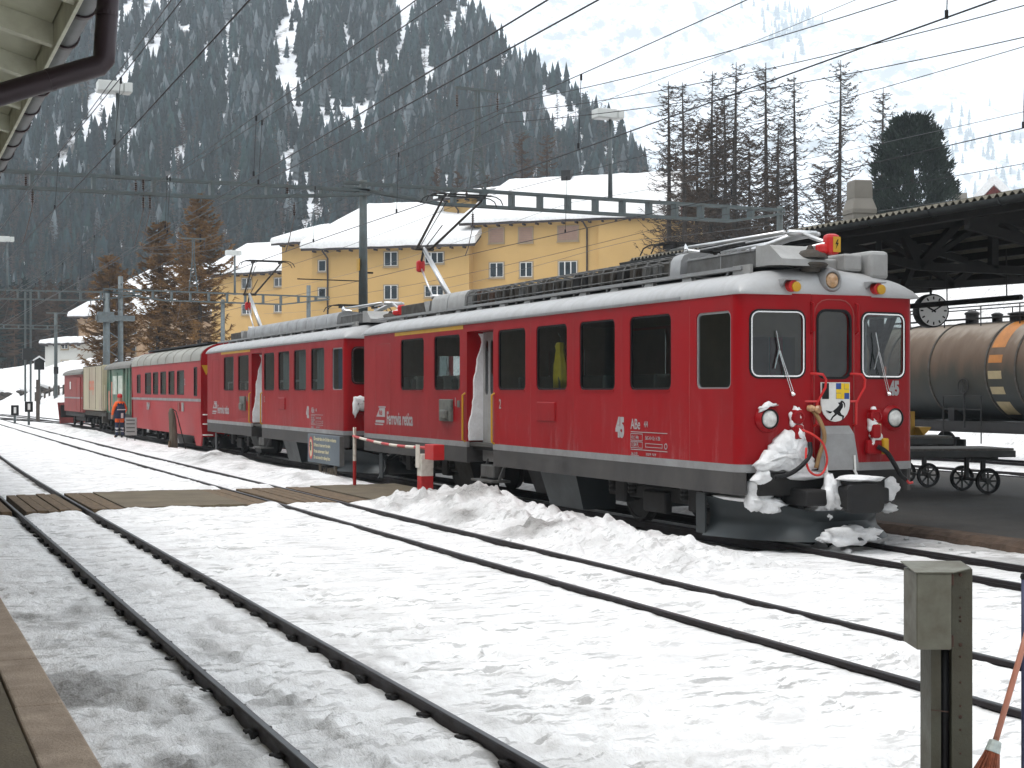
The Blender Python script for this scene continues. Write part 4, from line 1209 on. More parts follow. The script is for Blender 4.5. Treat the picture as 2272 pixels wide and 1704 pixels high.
b = MB(); flat(b, rrect(0.08, 0.125, 1.79, 1.985, 0.002, 1), -0.044); flat(b, rrect(0.005, 0.0795, 1.865, 1.91, 0.002, 1), -0.044); flat(b, rrect(0.1255, 0.2, 1.865, 1.91, 0.002, 1), -0.044)
flat(b, rrect(0.13, 0.198, 1.915, 1.983, 0.002, 1), -0.044); flat(b, rrect(0.008, 0.076, 1.794, 1.86, 0.002, 1), -0.044)
b.build('shield_cross', GAL_Y, shd)
IBEX = [(-0.13, -0.03), (-0.07, -0.04), (-0.02, 0.0), (0.02, 0.03), (0.05, 0.06), (0.03, 0.085), (0.06, 0.09), (0.075, 0.11), (0.1, 0.105), (0.125, 0.08), (0.13, 0.045), (0.118, 0.02), (0.117, 0.05), (0.105, 0.08), (0.085, 0.09), (0.1, 0.06), (0.095, 0.03), (0.075, 0.005), (0.06, -0.02), (0.075, -0.05), (0.115, -0.07), (0.1, -0.115), (0.085, -0.12), (0.09, -0.08), (0.05, -0.07), (0.02, -0.05), (-0.005, -0.07), (-0.03, -0.085), (-0.055, -0.12), (-0.075, -0.12), (-0.05, -0.08), (-0.01, -0.045), (-0.03, -0.02), (-0.075, -0.015), (-0.12, -0.005), (-0.135, -0.01), (-0.09, -0.028)]
b = MB(); b.panel([(x * 1.1, 1.655 + z * 1.05) for x, z in IBEX], [], lambda p, q, t: (p, -0.0405 - t, q), 0.003); b.build('shield_ibex', BLACK, shd)
# hoses
HOSEB = mk('hose_tan', (0.28, 0.17, 0.07), 0.6, var=0.2)
HOSER = mk('hose_red', (0.55, 0.02, 0.015), 0.45, var=0.1)
def curve(pts, n=8):
    P = [Vector(p) for p in pts]; out = []
    P = [P[0] * 2 - P[1]] + P + [P[-1] * 2 - P[-2]]
    for i in range(1, len(P) - 2):
        for k in range(n):
            t = k / n
            out.append(0.5 * ((2 * P[i]) + (P[i + 1] - P[i - 1]) * t + (2 * P[i - 1] - 5 * P[i] + 4 * P[i + 1] - P[i + 2]) * t * t + (-P[i - 1] + 3 * P[i] - 3 * P[i + 1] + P[i + 2]) * t ** 3))
    out.append(P[-2])
    return out
b = MB(); b.tube(curve([(-0.53, -0.08, 1.42), (-0.42, -0.16, 1.36), (-0.30, -0.2, 1.25), (-0.24, -0.2, 1.05), (-0.30, -0.2, 0.9), (-0.40, -0.2, 0.87), (-0.50, -0.2, 0.93), (-0.53, -0.18, 1.05), (-0.50, -0.14, 1.2)]), 0.014, 8); b.build('jumper_hose', HOSER, car45, smooth=True)
b = MB(); b.tube(curve([(-0.33, -0.02, 1.66), (-0.31, -0.1, 1.58), (-0.25, -0.14, 1.42), (-0.24, -0.14, 1.28), (-0.29, -0.12, 1.12), (-0.33, -0.1, 0.95)]), 0.026, 8); b.build('brake_hose', HOSEB, car45, smooth=True)
b = MB(); b.lathe([(0.035, 0), (0.045, 0.05), (0.03, 0.1), (0.05, 0.12), (0.05, 0.16)], (-0.38, 0.0, 1.68), (0.5, -0.85, -0.1), 12); b.build('hose_coupling', WARMLENS, car45)
b = MB(); b.tube(curve([(-0.42, -0.1, 1.26), (-0.46, -0.16, 1.12), (-0.62, -0.2, 0.98), (-0.82, -0.2, 0.88), (-0.98, -0.18, 0.86)]), 0.028, 8); b.build('brake_hose', BLACK, car45, smooth=True)
b = MB(); b.tube(curve([(0.60, -0.08, 1.2), (0.7, -0.14, 1.12), (0.78, -0.18, 0.98), (0.86, -0.2, 0.84), (0.96, -0.18, 0.78)]), 0.03, 8); b.build('brake_hose', BLACK, car45, smooth=True)
b = MB(); b.tube(curve([(0.95, -0.2, 0.78), (1.02, -0.16, 0.74), (1.12, -0.1, 0.74)]), 0.016, 6); b.build('jumper_hose', HOSER, car45, smooth=True)
b = MB(); b.cbox(0.58, 0.66, -0.075, -0.06, 1.33, 1.48, 0.004); b.build('notice_tag', mk('tag_cream', (0.6, 0.52, 0.33), 0.7), car45)
b = MB(); b.cbox(0.68, 0.76, -0.11, 0.0, 1.1, 1.3, 0.02); b.build('cock_handle', YEL, car45)
# packed snow
def patch(pts, y0, th, name='packed_snow', seed=0, par=car45, sl=0.0):
    rr = random.Random(seed)
    P = []
    n = len(pts)
    for i in range(n):
        a, c = pts[i], pts[(i + 1) % n]
        m = 4
        for k in range(m):
            t = k / m
            P.append((a[0] + (c[0] - a[0]) * t + rr.uniform(-0.016, 0.016), a[1] + (c[1] - a[1]) * t + rr.uniform(-0.016, 0.016)))
    cx = sum(p[0] for p in P) / len(P); cz = sum(p[1] for p in P) / len(P)
    def sh(k):
        return [(cx + (p[0] - cx) * k, cz + (p[1] - cz) * k) for p in P]
    b = MB()
    rings = []
    for k, d in ((1.0, 0), (0.97, 0.5), (0.85, 0.85), (0.6, 1.0), (0.25, 1.08)):
        rings.append([(p[0], y0 - th * d * (1 + 0.25 * math.sin(p[0] * 31 + p[1] * 23)) - sl * (cz + 0.3 - p[1]), p[1]) for p in sh(k)])
    b.loft(rings)
    return b.build(name, SNOWP, par, smooth=True)
patch([(-1.08, 0.91), (-1.17, 1.0), (-0.98, 1.16), (-0.85, 1.3), (-0.68, 1.43), (-0.5, 1.42), (-0.40, 1.28), (-0.33, 1.1), (-0.27, 0.93), (-0.5, 0.88), (-0.8, 0.93)], 0.06, 0.13, seed=1, sl=0.1)
patch([(-0.56, 1.30), (-0.6, 1.47), (-0.5, 1.5), (-0.44, 1.38), (-0.46, 1.28)], 0.0, 0.09, seed=8)
patch([(-1.22, 0.80), (-1.1, 0.93), (-0.98, 0.94), (-0.94, 0.82), (-1.05, 0.76)], 0.02, 0.12, seed=2)
patch([(-0.63, 1.47), (-0.64, 1.63), (-0.58, 1.70), (-0.49, 1.69), (-0.47, 1.6), (-0.5, 1.42), (-0.45, 1.36), (-0.56, 1.34)], 0.015, 0.06, seed=3)
patch([(0.52, 1.44), (0.53, 1.63), (0.6, 1.69), (0.66, 1.62), (0.63, 1.42), (0.72, 1.28), (0.64, 1.2), (0.5, 1.16), (0.56, 1.3)], 0.015, 0.07, seed=4)
patch([(-1.07, 1.62), (-1.06, 1.7), (-0.95, 1.76), (-0.82, 1.74), (-0.80, 1.70), (-0.92, 1.71), (-1.02, 1.66)], 0.04, 0.06, seed=5)
def heap(c, r, seed, amp=0.22, par=car45):
    b = MB(); b.blob(c, r, seed, amp, 3); return b.build('packed_snow', SNOWP, par, smooth=True)
heap((-0.98, 0.2, 0.60), (0.15, 0.16, 0.2), 1); heap((-0.82, 0.12, 0.50), (0.2, 0.16, 0.09), 2); heap((-1.05, 0.55, 0.57), (0.14, 0.5, 0.04), 3, 0.12)
heap((-0.2, -0.2, 0.60), (0.13, 0.14, 0.24), 4); heap((-0.25, -0.1, 0.46), (0.22, 0.14, 0.06), 5)
heap((-0.4, 0.02, 0.86), (0.42, 0.14, 0.055), 6, 0.14); heap((0.1, -0.38, 0.83), (0.3, 0.26, 0.04), 7, 0.12)
heap((0.9, 0.05, 0.68), (0.12, 0.1, 0.15), 9, 0.2); heap((1.0, 0.22, 0.40), (0.12, 0.08, 0.07), 10)
heap((0.02, -0.27, 0.14), (0.34, 0.12, 0.12), 11, 0.3); heap((-0.25, -0.24, 0.12), (0.16, 0.08, 0.07), 12, 0.3); heap((0.3, -0.22, 0.13), (0.2, 0.1, 0.09), 13, 0.3)
# car 42 nose snow on the near headlight
patch([(-1.15, 1.45), (-1.12, 1.75), (-0.95, 1.79), (-0.8, 1.72), (-0.98, 1.62), (-1.04, 1.4), (-1.1, 1.3)], 0.06, 0.08, seed=6, par=car42)
# snow caps on the bottom corner plough of car 45's rear
# raincoat on a hook in the fourth window
rc = thing('raincoat', 'yellow raincoat hanging behind a side window of the front railcar', 'raincoat', (9.68, 20.5, 1.9))
b = MB()
rings = []
for z, w, d in ((0.0, 0.17, 0.07), (0.2, 0.19, 0.08), (0.4, 0.16, 0.08), (0.52, 0.11, 0.07), (0.62, 0.07, 0.06), (0.68, 0.1, 0.07), (0.74, 0.06, 0.05)):
    rings.append([(d * math.sin(a) * (1 + 0.3 * math.sin(5 * a + z * 6)), w * math.cos(a) * (1 + 0.15 * math.sin(7 * a)), z) for a in np.linspace(0, 2 * math.pi, 20, endpoint=False)])
b.loft(rings); b.build('coat', mk('raincoat_yellow', (0.75, 0.55, 0.01), 0.45, var=0.2, scale=9), rc, smooth=True)
b = MB(); b.tube([(0, 0, 0.74), (0, 0, 0.84), (-0.03, 0, 0.88)], 0.008, 6); b.build('hanger_hook', CHROME, rc)
# ------------------------------------------------------------------ rest of the train
def Yx(px, X):
    u = (px - 1136) / 3250.0
    return X * (CS - u * SN) / (SN + u * CS)
GREENP = mk('wagon_green', (0.03, 0.12, 0.075), 0.6, var=0.25, scale=2, dirt=(0.3, 0.3, 0.24), dscale=1.1, damt=0.75)
CREAM = mk('container_cream', (0.45, 0.41, 0.28), 0.6, var=0.1, scale=1, dirt=(0.34, 0.25, 0.22), dscale=0.7, damt=0.6, stretch=(1, 1, 0.5))
VANROOF = mk('van_roof', (0.16, 0.155, 0.14), 0.7, var=0.2, scale=2)
COACHROOF = mk('coach_roof', (0.27, 0.265, 0.235), 0.6, var=0.15, scale=1.5, stretch=(1, 0.3, 1))
ORANGEL = mk('faded_orange_print', (0.55, 0.13, 0.06), 0.6, var=0.2)
GRAF1 = mk('graffiti_pale', (0.5, 0.55, 0.48), 0.7, var=0.35, scale=3)
GRAF2 = mk('graffiti_salmon', (0.5, 0.2, 0.14), 0.7, var=0.35, scale=3)
CX, HWc = 10.81, 1.33
def arc_roof(b, y0, y1, z0, h, hw, n=16, t=0.03, p=0.8):
    A = [(hw * -math.cos(math.pi * i / n), z0 + h * math.sin(math.pi * i / n) ** p) for i in range(n + 1)]
    b.loft([[(x, y, z) for x, z in A] for y in (y0, y1)])
def simple_bogie(car, ys, zc=0.4):
    for y in ys:
        wheelset(car, y, DARK, 0.36, 0.36)
    b = MB()
    for s in (-1, 1):
        b.cbox(s * 0.78 - 0.05, s * 0.78 + 0.05, ys[0] - 0.5, ys[-1] + 0.5, 0.3, 0.5, 0.02)
        for y in ys:
            b.cbox(s * 0.84 - 0.07, s * 0.84 + 0.07, y - 0.15, y + 0.15, 0.24, 0.56, 0.03)
    b.box(-0.8, 0.8, (ys[0] + ys[-1]) / 2 - 0.2, (ys[0] + ys[-1]) / 2 + 0.2, 0.35, 0.6)
    b.build('bogie_frame', DARK, car)

# passenger coach
y0 = 47.0; Lc = 13.95
coach = thing('passenger_coach', 'red passenger coach with grey arched roof behind the second railcar', 'train', (CX, y0, 0))
Xs = CX - HWc
cw = [(Yx(r, Xs) - y0, Yx(l, Xs) - y0, 1.76, 2.6) for l, r in ((322, 335.5), (339.5, 351), (356, 368.5), (374, 387), (393, 408.5))]
cw += [(Yx(312, Xs) - y0, Yx(304, Xs) - y0, 1.8, 2.55), (Yx(437.5, Xs) - y0, Yx(430, Xs) - y0, 1.72, 2.68)]
for s in (-1, 1):
    b = MB()
    b.panel([(0.02, 0.42), (Lc - 0.02, 0.42), (Lc - 0.02, 2.87), (0.02, 2.87)], [rrect(a, c, za, zb, 0.03, 2) for a, c, za, zb in cw], lambda p, q, t, s=s: (s * (HWc - t - (0.12 * max(0, 0.9 - q))), p, q), 0.05)
    wl = b.build('side_wall', RED2, coach)
    for a, c, za, zb in cw:
        b = MB(); b.panel(rrect(a + 0.002, c - 0.002, za + 0.002, zb - 0.002, 0.03, 2), [rrect(a + 0.04, c - 0.04, za + 0.04, zb - 0.04, 0.02, 2)], lambda p, q, t, s=s: (s * (HWc + 0.006 - t), p, q), 0.03)
        b.build('window_frame', BLACK, wl)
        b = MB(); x = s * (HWc - 0.02); b.add([(x, a + 0.02, za + 0.02), (x, c - 0.02, za + 0.02), (x, c - 0.02, zb - 0.02), (x, a + 0.02, zb - 0.02)], [(0, 1, 2, 3)]); b.build('window_pane', GLASSD, wl)
    b = MB(); b.box(min(s * HWc, s * (HWc + 0.005)), max(s * HWc, s * (HWc + 0.005)), 0.02, Lc - 0.02, 1.55, 1.64); b.build('waist_stripe', SILVER, wl)
for k in (2, 3, 4):
    a, c, za, zb = cw[k]
    b = MB(); x = -HWc + 0.1; b.add([(x, a, za), (x, c, za), (x, c, zb), (x, a, zb)], [(0, 1, 2, 3)]); b.build('blind', mk('blind_olive', (0.17, 0.13, 0.055), 0.8, var=0.2) if k < 4 else CURT, coach)
for a, c, za, zb in cw:
    b = MB(); b.box(1.2, 1.21, a - 0.03, c + 0.03, za - 0.02, zb + 0.02); b.build('blind', WALLIN, coach)  # far-side blinds added so daylight does not show through the coach
b = MB(); b.box(-1.2, 1.2, 0.2, Lc - 0.2, 0.9, 0.95); b.build('floor', FLOORIN, coach)
for k in range(10):
    for s in (-1, 1):
        b = MB(); b.cbox(min(s * 0.3, s * 1.15), max(s * 0.3, s * 1.15), 2 + k * 1.05, 2.12 + k * 1.05, 1.3, 2.1, 0.03); b.cbox(min(s * 0.3, s * 1.15), max(s * 0.3, s * 1.15), 2.12 + k * 1.05, 2.55 + k * 1.05, 1.3, 1.45, 0.03); b.build('seat', SEATG, coach)
b = MB(); arc_roof(b, 0.06, Lc - 0.06, 2.87, 0.62, HWc + 0.03, p=0.7)
rf = b.build('roof', COACHROOF, coach, autosmooth=30)
for k in range(1, 9):
    b = MB(); A = [((HWc + 0.036) * -math.cos(math.pi * i / 16), 2.875 + 0.62 * math.sin(math.pi * i / 16) ** 0.7) for i in range(17)]
    b.tube([(x, k * 1.55, z) for x, z in A], 0.012, 4); b.build('roof_seam', COACHROOF, rf)
b = MB(); b.bar((-HWc * 0.5, 1, 3.47), (-HWc * 0.5, Lc - 1.5, 3.47), 0.5, 0.06); b.build('roof_board', BLACK, rf)
for e, yy in ((0, 0.0), (1, Lc)):
    o = [(HWc * -math.cos(math.pi * i / 16), 2.87 + 0.64 * math.sin(math.pi * i / 16) ** 0.7) for i in range(17)]
    ring = [(-HWc + 0.05, 0.42)] + [(-HWc, 0.9)] + o + [(HWc, 0.9), (HWc - 0.05, 0.42)]
    b = MB(); b.panel(ring[::-1], [rrect(-0.38, 0.38, 1.0, 2.95, 0.06)], lambda p, q, t, yy=yy, e=e: (p, yy + (t if e == 0 else -t), q), 0.06)
    ew = b.build('end_wall', RED, coach)
    b = MB(); b.box(-0.37, 0.37, min(yy + (0.03 if e == 0 else -0.06), yy + (0.06 if e == 0 else -0.03)), max(yy + (0.03 if e == 0 else -0.06), yy + (0.06 if e == 0 else -0.03)), 1.0, 2.94); b.build('gangway_door', RED2, ew)
b = MB(); P = [(-1.31, 2.72), (-1.0, 2.72), (-1.16, 2.4)]; b.loft([[(p[0], -0.004, p[1]) for p in P], [(p[0], -0.0005, p[1]) for p in P]]); b.build('warning_triangle', YEL, coach)
b = MB()
for s in (-1, 1):
    for z in (0.5, 0.85, 1.15):
        b.cbox(min(s * 1.0, s * 1.28), max(s * 1.0, s * 1.28), -0.3, -0.02, z - 0.03, z, 0.006)
split_build(b, 'end_step', WHITEP, coach)
b = MB()
for s in (-1, 1):
    b.loft([[(s * 1.3, 0.02, 0.45), (s * 1.3, 1.25, 0.45), (s * 1.25, 1.25, 0.45), (s * 1.25, 0.02, 0.45)], [(s * 1.29, 0.25, 0.12), (s * 1.29, 1.0, 0.12), (s * 1.24, 1.0, 0.12), (s * 1.24, 0.25, 0.12)]])
split_build(b, 'step_apron', RED2, coach)
lettering('lettering', 'RhB', 0.36, lambda p, q, t: (-HWc - 0.004 - t, 10.3 - p, 1.2 + q), LETTER, coach, bold=0.02, xs=1.1)
lettering('lettering', '2', 0.3, lambda p, q, t: (-HWc - 0.004 - t, 2.75 - p, 2.1 + q), LETTER, coach, bold=0.004)
for a in (2.9, 3.6):
    b = MB(); b.cbox(-HWc - 0.012, -HWc + 0.01, a, a + 0.35, 1.2, 1.5, 0.01); b.build('notice_plate', LIGHTBOX if a < 3 else RED3, coach)
b = MB(); b.box(-1.0, 1.0, 0.5, Lc - 0.5, 0.5, 0.86); b.build('underframe', DARK, coach)
b = MB(); b.loft([[(-1.2, 5.0, 0.42), (-1.2, 5.9, 0.42), (-0.6, 5.9, 0.42), (-0.6, 5.0, 0.42)], [(-1.05, 5.1, 0.05), (-1.05, 5.8, 0.05), (-0.6, 5.8, 0.05), (-0.6, 5.1, 0.05)]]); b.build('underfloor_box', SILVER, coach)
simple_bogie(coach, (1.7, 3.3)); simple_bogie(coach, (10.6, 12.2))

# green van
y0 = 61.6; Lg = 6.9
gv = thing('covered_wagon', 'green covered wagon with dark roof and scrawled pale doors', 'wagon', (CX, y0, 0))
b = MB()
b.box(-1.24, 1.24, 0, Lg, 0.92, 2.85)
b.build('body', GREENP, gv)
b = MB(); arc_roof(b, -0.25, Lg + 0.25, 2.85, 0.42, 1.36); b.build('roof', VANROOF, gv, autosmooth=30)
for k, yy in enumerate((0.1, 0.9, 1.7, 3.3, 4.9, 5.7, 6.6)):
    b = MB(); b.box(-1.29, -1.24, yy, yy + 0.1, 0.92, 2.84); b.build('post', GREENP, gv)
for k, (a, c, m_) in enumerate(((1.85, 3.25, GRAF1), (3.45, 4.85, GRAF1))):
    b = MB(); b.cbox(-1.31, -1.245, a, c, 1.0, 2.7, 0.01); dd = b.build('sliding_door', GREENP, gv)
    b = MB(); b.cbox(-1.316, -1.309, a + 0.12, c - 0.12, 1.75, 2.55, 0.002); b.build('faded_print', m_, dd)
b = MB(); b.box(-1.32, -1.25, 1.7, 5.0, 2.68, 2.82); b.build('door_track', GREENP, gv)
b = MB(); b.cbox(-1.25, -1.243, 5.1, 5.65, 1.2, 2.3, 0.002); b.build('scrawl', GRAF2, gv)
b = MB(); b.cbox(-1.25, -1.243, 5.85, 6.5, 1.0, 1.9, 0.002); b.build('scrawl', GRAF2, gv)
b = MB(); b.box(-1.2, 1.2, -0.1, Lg + 0.1, 0.62, 0.9); b.box(-0.2, 0.2, -0.45, Lg + 0.45, 0.6, 0.8); b.build('underframe', DARK, gv)
simple_bogie(gv, (1.3, 5.6))

# flat wagon with container
y0 = 69.6; Lf = 7.3
fw = thing('flat_wagon', 'dark flat wagon carrying the cream container', 'wagon', (CX, y0, 0))
b = MB()
for s in (-1, 1):
    b.cbox(s * 1.1 - 0.06, s * 1.1 + 0.06, 0, Lf, 0.7, 0.92, 0.02)
for k in range(6):
    b.box(-1.1, 1.1, 0.2 + k * 1.35, 0.35 + k * 1.35, 0.72, 0.9)
b.box(-0.2, 0.2, -0.4, Lf + 0.4, 0.6, 0.85); b.build('frame', GRIME, fw)
for s in (-1, 1):
    b = MB(); b.cbox(min(s * 0.95, s * 1.25), max(s * 0.95, s * 1.25), 0.3, 0.7, 0.4, 0.72, 0.02); b.build('bracket', GRIME, fw)
simple_bogie(fw, (1.0, 2.2)); simple_bogie(fw, (5.0, 6.2))
ct = thing('container', 'cream refrigerated container with red print on the flat wagon', 'container', (CX, y0, 0.93))
b = MB(); b.cbox(-1.28, 1.28, 0.3, 7.2, 0.03, 2.18, 0.03); b.build('body', CREAM, ct)
b = MB(); b.cbox(-0.9, 0.9, -0.35, 0.3, 1.3, 2.12, 0.06); cu = b.build('cooling_unit', CREAM, ct)
for k in range(5):
    b = MB(); b.box(-0.92, -0.9, -0.28, 0.2, 1.75 + k * 0.07, 1.78 + k * 0.07); b.build('louvre', BLACK, cu)
b = MB(); b.cbox(-1.2, 1.2, 0.12, 0.3, 0.1, 1.25, 0.02); b.build('end_frame', CREAM, ct)
for yy in (0.45, 2.5, 4.75, 6.9):
    b = MB(); b.box(-1.292, -1.28, yy, yy + 0.035, 0.1, 2.1); b.build('door_seam', GRIME, ct)
lettering('lettering', 'coop', 0.95, lambda p, q, t: (-1.281 - t, 5.0 - p, 1.02 + q), ORANGEL, ct, bold=0.02, xs=0.98)
b = MB(); b.box(-1.285, -1.28, 0.35, 7.15, 2.15, 2.19); b.build('top_rail', GRIME, ct)

# red van at the tail, red plough
y0 = 77.4; Lv = 7.9
vn = thing('tail_wagon', 'faded red tail wagon with curved grey roof', 'wagon', (CX, y0, 0))
b = MB(); b.box(-1.24, 1.24, 0, Lv, 0.8, 2.75); b.build('body', RED3, vn)
b = MB(); arc_roof(b, -0.15, Lv + 0.15, 2.75, 0.4, 1.33); b.build('roof', VANROOF, vn, autosmooth=30)
b = MB(); b.cbox(-1.3, -1.242, 0.5, 3.9, 0.82, 2.6, 0.01); dd = b.build('sliding_door', RED3, vn)
b = MB(); b.box(-1.31, -1.3, 2.0, 2.1, 0.9, 2.5); b.build('door_rib', RED3, dd)
b = MB(); b.cbox(-1.26, -1.242, 4.6, 5.3, 1.95, 2.45, 0.01); wf = b.build('window_frame', RED3, vn)
b = MB(); b.box(-1.264, -1.26, 4.68, 5.22, 2.0, 2.4); b.build('window_pane', WHITEP, wf)
b = MB(); b.box(-1.247, -1.24, 0.0, 0.48, 1.5, 1.58); b.box(-1.247, -1.24, 3.92, Lv, 1.5, 1.58); b.build('waist_stripe', SILVER, vn)
b = MB(); b.box(-1.306, -1.3, 0.52, 3.88, 1.5, 1.58); b.build('door_stripe', SILVER, vn)
b = MB(); P = [(-1.1, 2.5), (-0.72, 2.5), (-0.95, 2.15)]; b.loft([[(p[0], -0.006, p[1]) for p in P], [(p[0], -0.001, p[1]) for p in P]]); b.build('warning_triangle', YEL, vn)
b = MB(); b.box(-1.15, 1.15, -0.1, Lv + 0.1, 0.55, 0.78); b.box(-0.2, 0.2, -0.45, Lv + 0.5, 0.55, 0.75); b.build('underframe', DARK, vn)
simple_bogie(vn, (1.5, 6.2))
pl = thing('wedge_plough', 'red wedge snowplough standing at the tail of the train', 'snowplough', (CX, 86.0, 0))
b = MB()
for s in (-1, 1):
    b.loft([[(s * 1.35, 0.6, 0.05), (0, 3.6, 0.05), (0, 3.56, 0.05), (s * 1.3, 0.6, 0.05)], [(s * 1.5, 0.4, 1.25), (0, 3.9, 1.25), (0, 3.8, 1.25), (s * 1.42, 0.4, 1.25)]])
    pb = b.build('blade', RED3, pl); b = MB()
b = MB(); b.box(-1.3, 1.3, 0.3, 0.6, 0.4, 1.1); b.bar((0, 0.3, 0.65), (0, -0.2, 0.65), 0.2); b.build('blade_frame', DARK, pl)
b = MB(); b.tube([(-0.5, 0.3, 1.1), (-0.5, 0.0, 1.5), (-0.6, -0.2, 1.45)], 0.05, 6); b.build('lift_arm', DARK, pl)
for s in (-1, 1):
    b = MB(); b.lathe([(0.05, -0.05), (0.3, -0.05), (0.3, 0.05), (0.05, 0.05)], (s * 0.53, 0.5, 0.3), (1, 0, 0), 16); b.build('wheel', DARK, pl)

# ------------------------------------------------------------------ tank wagon
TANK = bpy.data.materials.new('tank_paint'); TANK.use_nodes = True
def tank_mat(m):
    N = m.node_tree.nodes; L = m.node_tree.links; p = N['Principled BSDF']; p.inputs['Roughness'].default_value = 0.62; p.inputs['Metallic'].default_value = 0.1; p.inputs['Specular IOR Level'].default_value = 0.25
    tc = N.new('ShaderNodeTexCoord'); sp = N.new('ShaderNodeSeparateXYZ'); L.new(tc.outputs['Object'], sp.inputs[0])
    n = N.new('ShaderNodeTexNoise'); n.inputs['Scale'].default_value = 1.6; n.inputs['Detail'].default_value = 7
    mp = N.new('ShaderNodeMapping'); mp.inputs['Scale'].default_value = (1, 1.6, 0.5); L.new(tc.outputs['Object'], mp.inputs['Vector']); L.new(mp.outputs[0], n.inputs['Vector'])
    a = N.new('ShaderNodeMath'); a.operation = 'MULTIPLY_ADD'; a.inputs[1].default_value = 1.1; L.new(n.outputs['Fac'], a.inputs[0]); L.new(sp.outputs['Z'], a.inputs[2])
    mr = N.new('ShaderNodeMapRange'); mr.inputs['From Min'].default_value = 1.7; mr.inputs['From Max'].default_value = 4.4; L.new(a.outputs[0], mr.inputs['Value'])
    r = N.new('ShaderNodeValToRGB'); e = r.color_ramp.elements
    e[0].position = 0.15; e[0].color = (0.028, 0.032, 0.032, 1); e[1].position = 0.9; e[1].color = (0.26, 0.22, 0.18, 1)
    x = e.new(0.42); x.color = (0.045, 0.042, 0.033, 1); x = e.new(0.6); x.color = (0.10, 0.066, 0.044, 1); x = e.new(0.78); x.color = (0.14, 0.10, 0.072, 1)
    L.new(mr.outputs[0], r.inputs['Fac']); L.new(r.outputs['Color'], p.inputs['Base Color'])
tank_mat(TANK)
tw = thing('tank_wagon', 'rusty brown tank wagon with orange stripe behind the platform', 'wagon', (28.0, 24.8, 0))
R_, zc = 1.34, 2.44
b = MB(); b.lathe([(0.02, -0.28), (0.5, -0.24), (0.95, -0.12), (1.22, 0.02), (R_, 0.2), (R_, 11.3), (1.22, 11.48), (0.95, 11.62), (0.5, 11.74), (0.02, 11.78)], (0, 0.2, zc), (0, 1, 0), 56)
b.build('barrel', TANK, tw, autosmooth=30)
for yy in (0.9, 3.15, 4.45, 5.55, 7.8, 9.6, 11.0):
    b = MB(); b.lathe([(R_ - 0.01, -0.035), (R_ + 0.025, -0.03), (R_ + 0.025, 0.03), (R_ - 0.01, 0.035)], (0, yy, zc), (0, 1, 0), 56)
    b.build('band', GRIME, tw, autosmooth=30)
ORG = mk('stripe_orange', (0.36, 0.13, 0.015), 0.5, var=0.25, scale=3)
CRM = mk('stripe_cream', (0.3, 0.24, 0.13), 0.6, var=0.2)
def arcpatch(y0, y1, a0, a1, m_):
    n = 10; ring = [[], []]
    b = MB()
    rows = []
    for yy in (y0, y1):
        rows.append([(-(R_ + 0.006) * math.cos(math.radians(a)), yy, zc + (R_ + 0.006) * math.sin(math.radians(a))) for a in np.linspace(a0, a1, n)])
    b.loft(rows, closed=False); b.build('stripe', m_, tw, smooth=True)
arcpatch(4.95, 5.45, 26, 96, ORG); arcpatch(4.95, 5.45, 8, 17, ORG); arcpatch(4.95, 5.45, -10, -1, CRM); arcpatch(4.95, 5.45, -28, -19, CRM); arcpatch(4.95, 5.45, -60, -38, CRM)
b = MB()
for s in (-0.55, 0.55):
    b.tube([(s, 0.6, zc + R_ + 0.42), (s, 11.2, zc + R_ + 0.42)], 0.018, 6)
    for k in range(8):
        b.tube([(s, 0.7 + k * 1.48, zc + R_ - 0.12), (s, 0.7 + k * 1.48, zc + R_ + 0.42)], 0.018, 6)
b.build('top_railing', DARK, tw)
b = MB(); b.bar((-0.3, 0.5, zc + R_ + 0.1), (-0.3, 11.3, zc + R_ + 0.1), 0.35, 0.03); b.build('catwalk', DARK, tw)
for yy, r, h in ((5.6, 0.36, 0.28), (7.6, 0.18, 0.4), (6.6, 0.14, 0.3), (4.1, 0.25, 0.35)):
    b = MB(); b.lathe([(r, 0), (r, h * 0.7), (r * 1.15, h * 0.72), (r * 1.15, h * 0.85), (r * 0.5, h), (0.01, h)], (0, yy, zc + R_ - 0.05), (0, 0, 1), 18); b.build('dome_hatch', DARK, tw, autosmooth=35)
b = MB(); b.box(-1.15, 1.15, -0.5, 12.5, 0.85, 1.05)
for s in (-1, 1):
    b.cbox(s * 1.05 - 0.06, s * 1.05 + 0.06, -0.6, 12.6, 0.78, 1.08, 0.02)
for yy in (1.6, 4.5, 7.4, 10.3):
    b.box(-0.9, 0.9, yy - 0.12, yy + 0.12, 1.05, 1.5)
b.build('underframe', DARK, tw)
simple_bogie(tw, (1.3, 2.8)); simple_bogie(tw, (9.3, 10.8))
b = MB()
for y_ in (5.75, 7.25):
    b.tube([(-1.3, y_, 0.5), (-1.3, y_, 1.75)], 0.02, 6)
b.tube([(-1.3, 5.75, 1.75), (-1.3, 7.25, 1.75)], 0.02, 6); b.tube([(-1.3, 5.75, 1.4), (-1.3, 7.25, 1.4)], 0.015, 6); b.tube([(-1.3, 6.4, 0.9), (-1.3, 6.4, 1.9)], 0.03, 6)
bs = b.build('brake_stand', DARK, tw)
b = MB(); b.tube([(-1.34, 6.4 + 0.2 * math.cos(a), 2.02 + 0.2 * math.sin(a)) for a in np.linspace(0, 2 * math.pi, 18, endpoint=False)], 0.018, 6, closed=True)
for k in range(3):
    a = k * math.pi / 3; b.tube([(-1.34, 6.4 - 0.2 * math.cos(a), 2.02 - 0.2 * math.sin(a)), (-1.34, 6.4 + 0.2 * math.cos(a), 2.02 + 0.2 * math.sin(a))], 0.012, 5)
b.build('handwheel', DARK, bs)
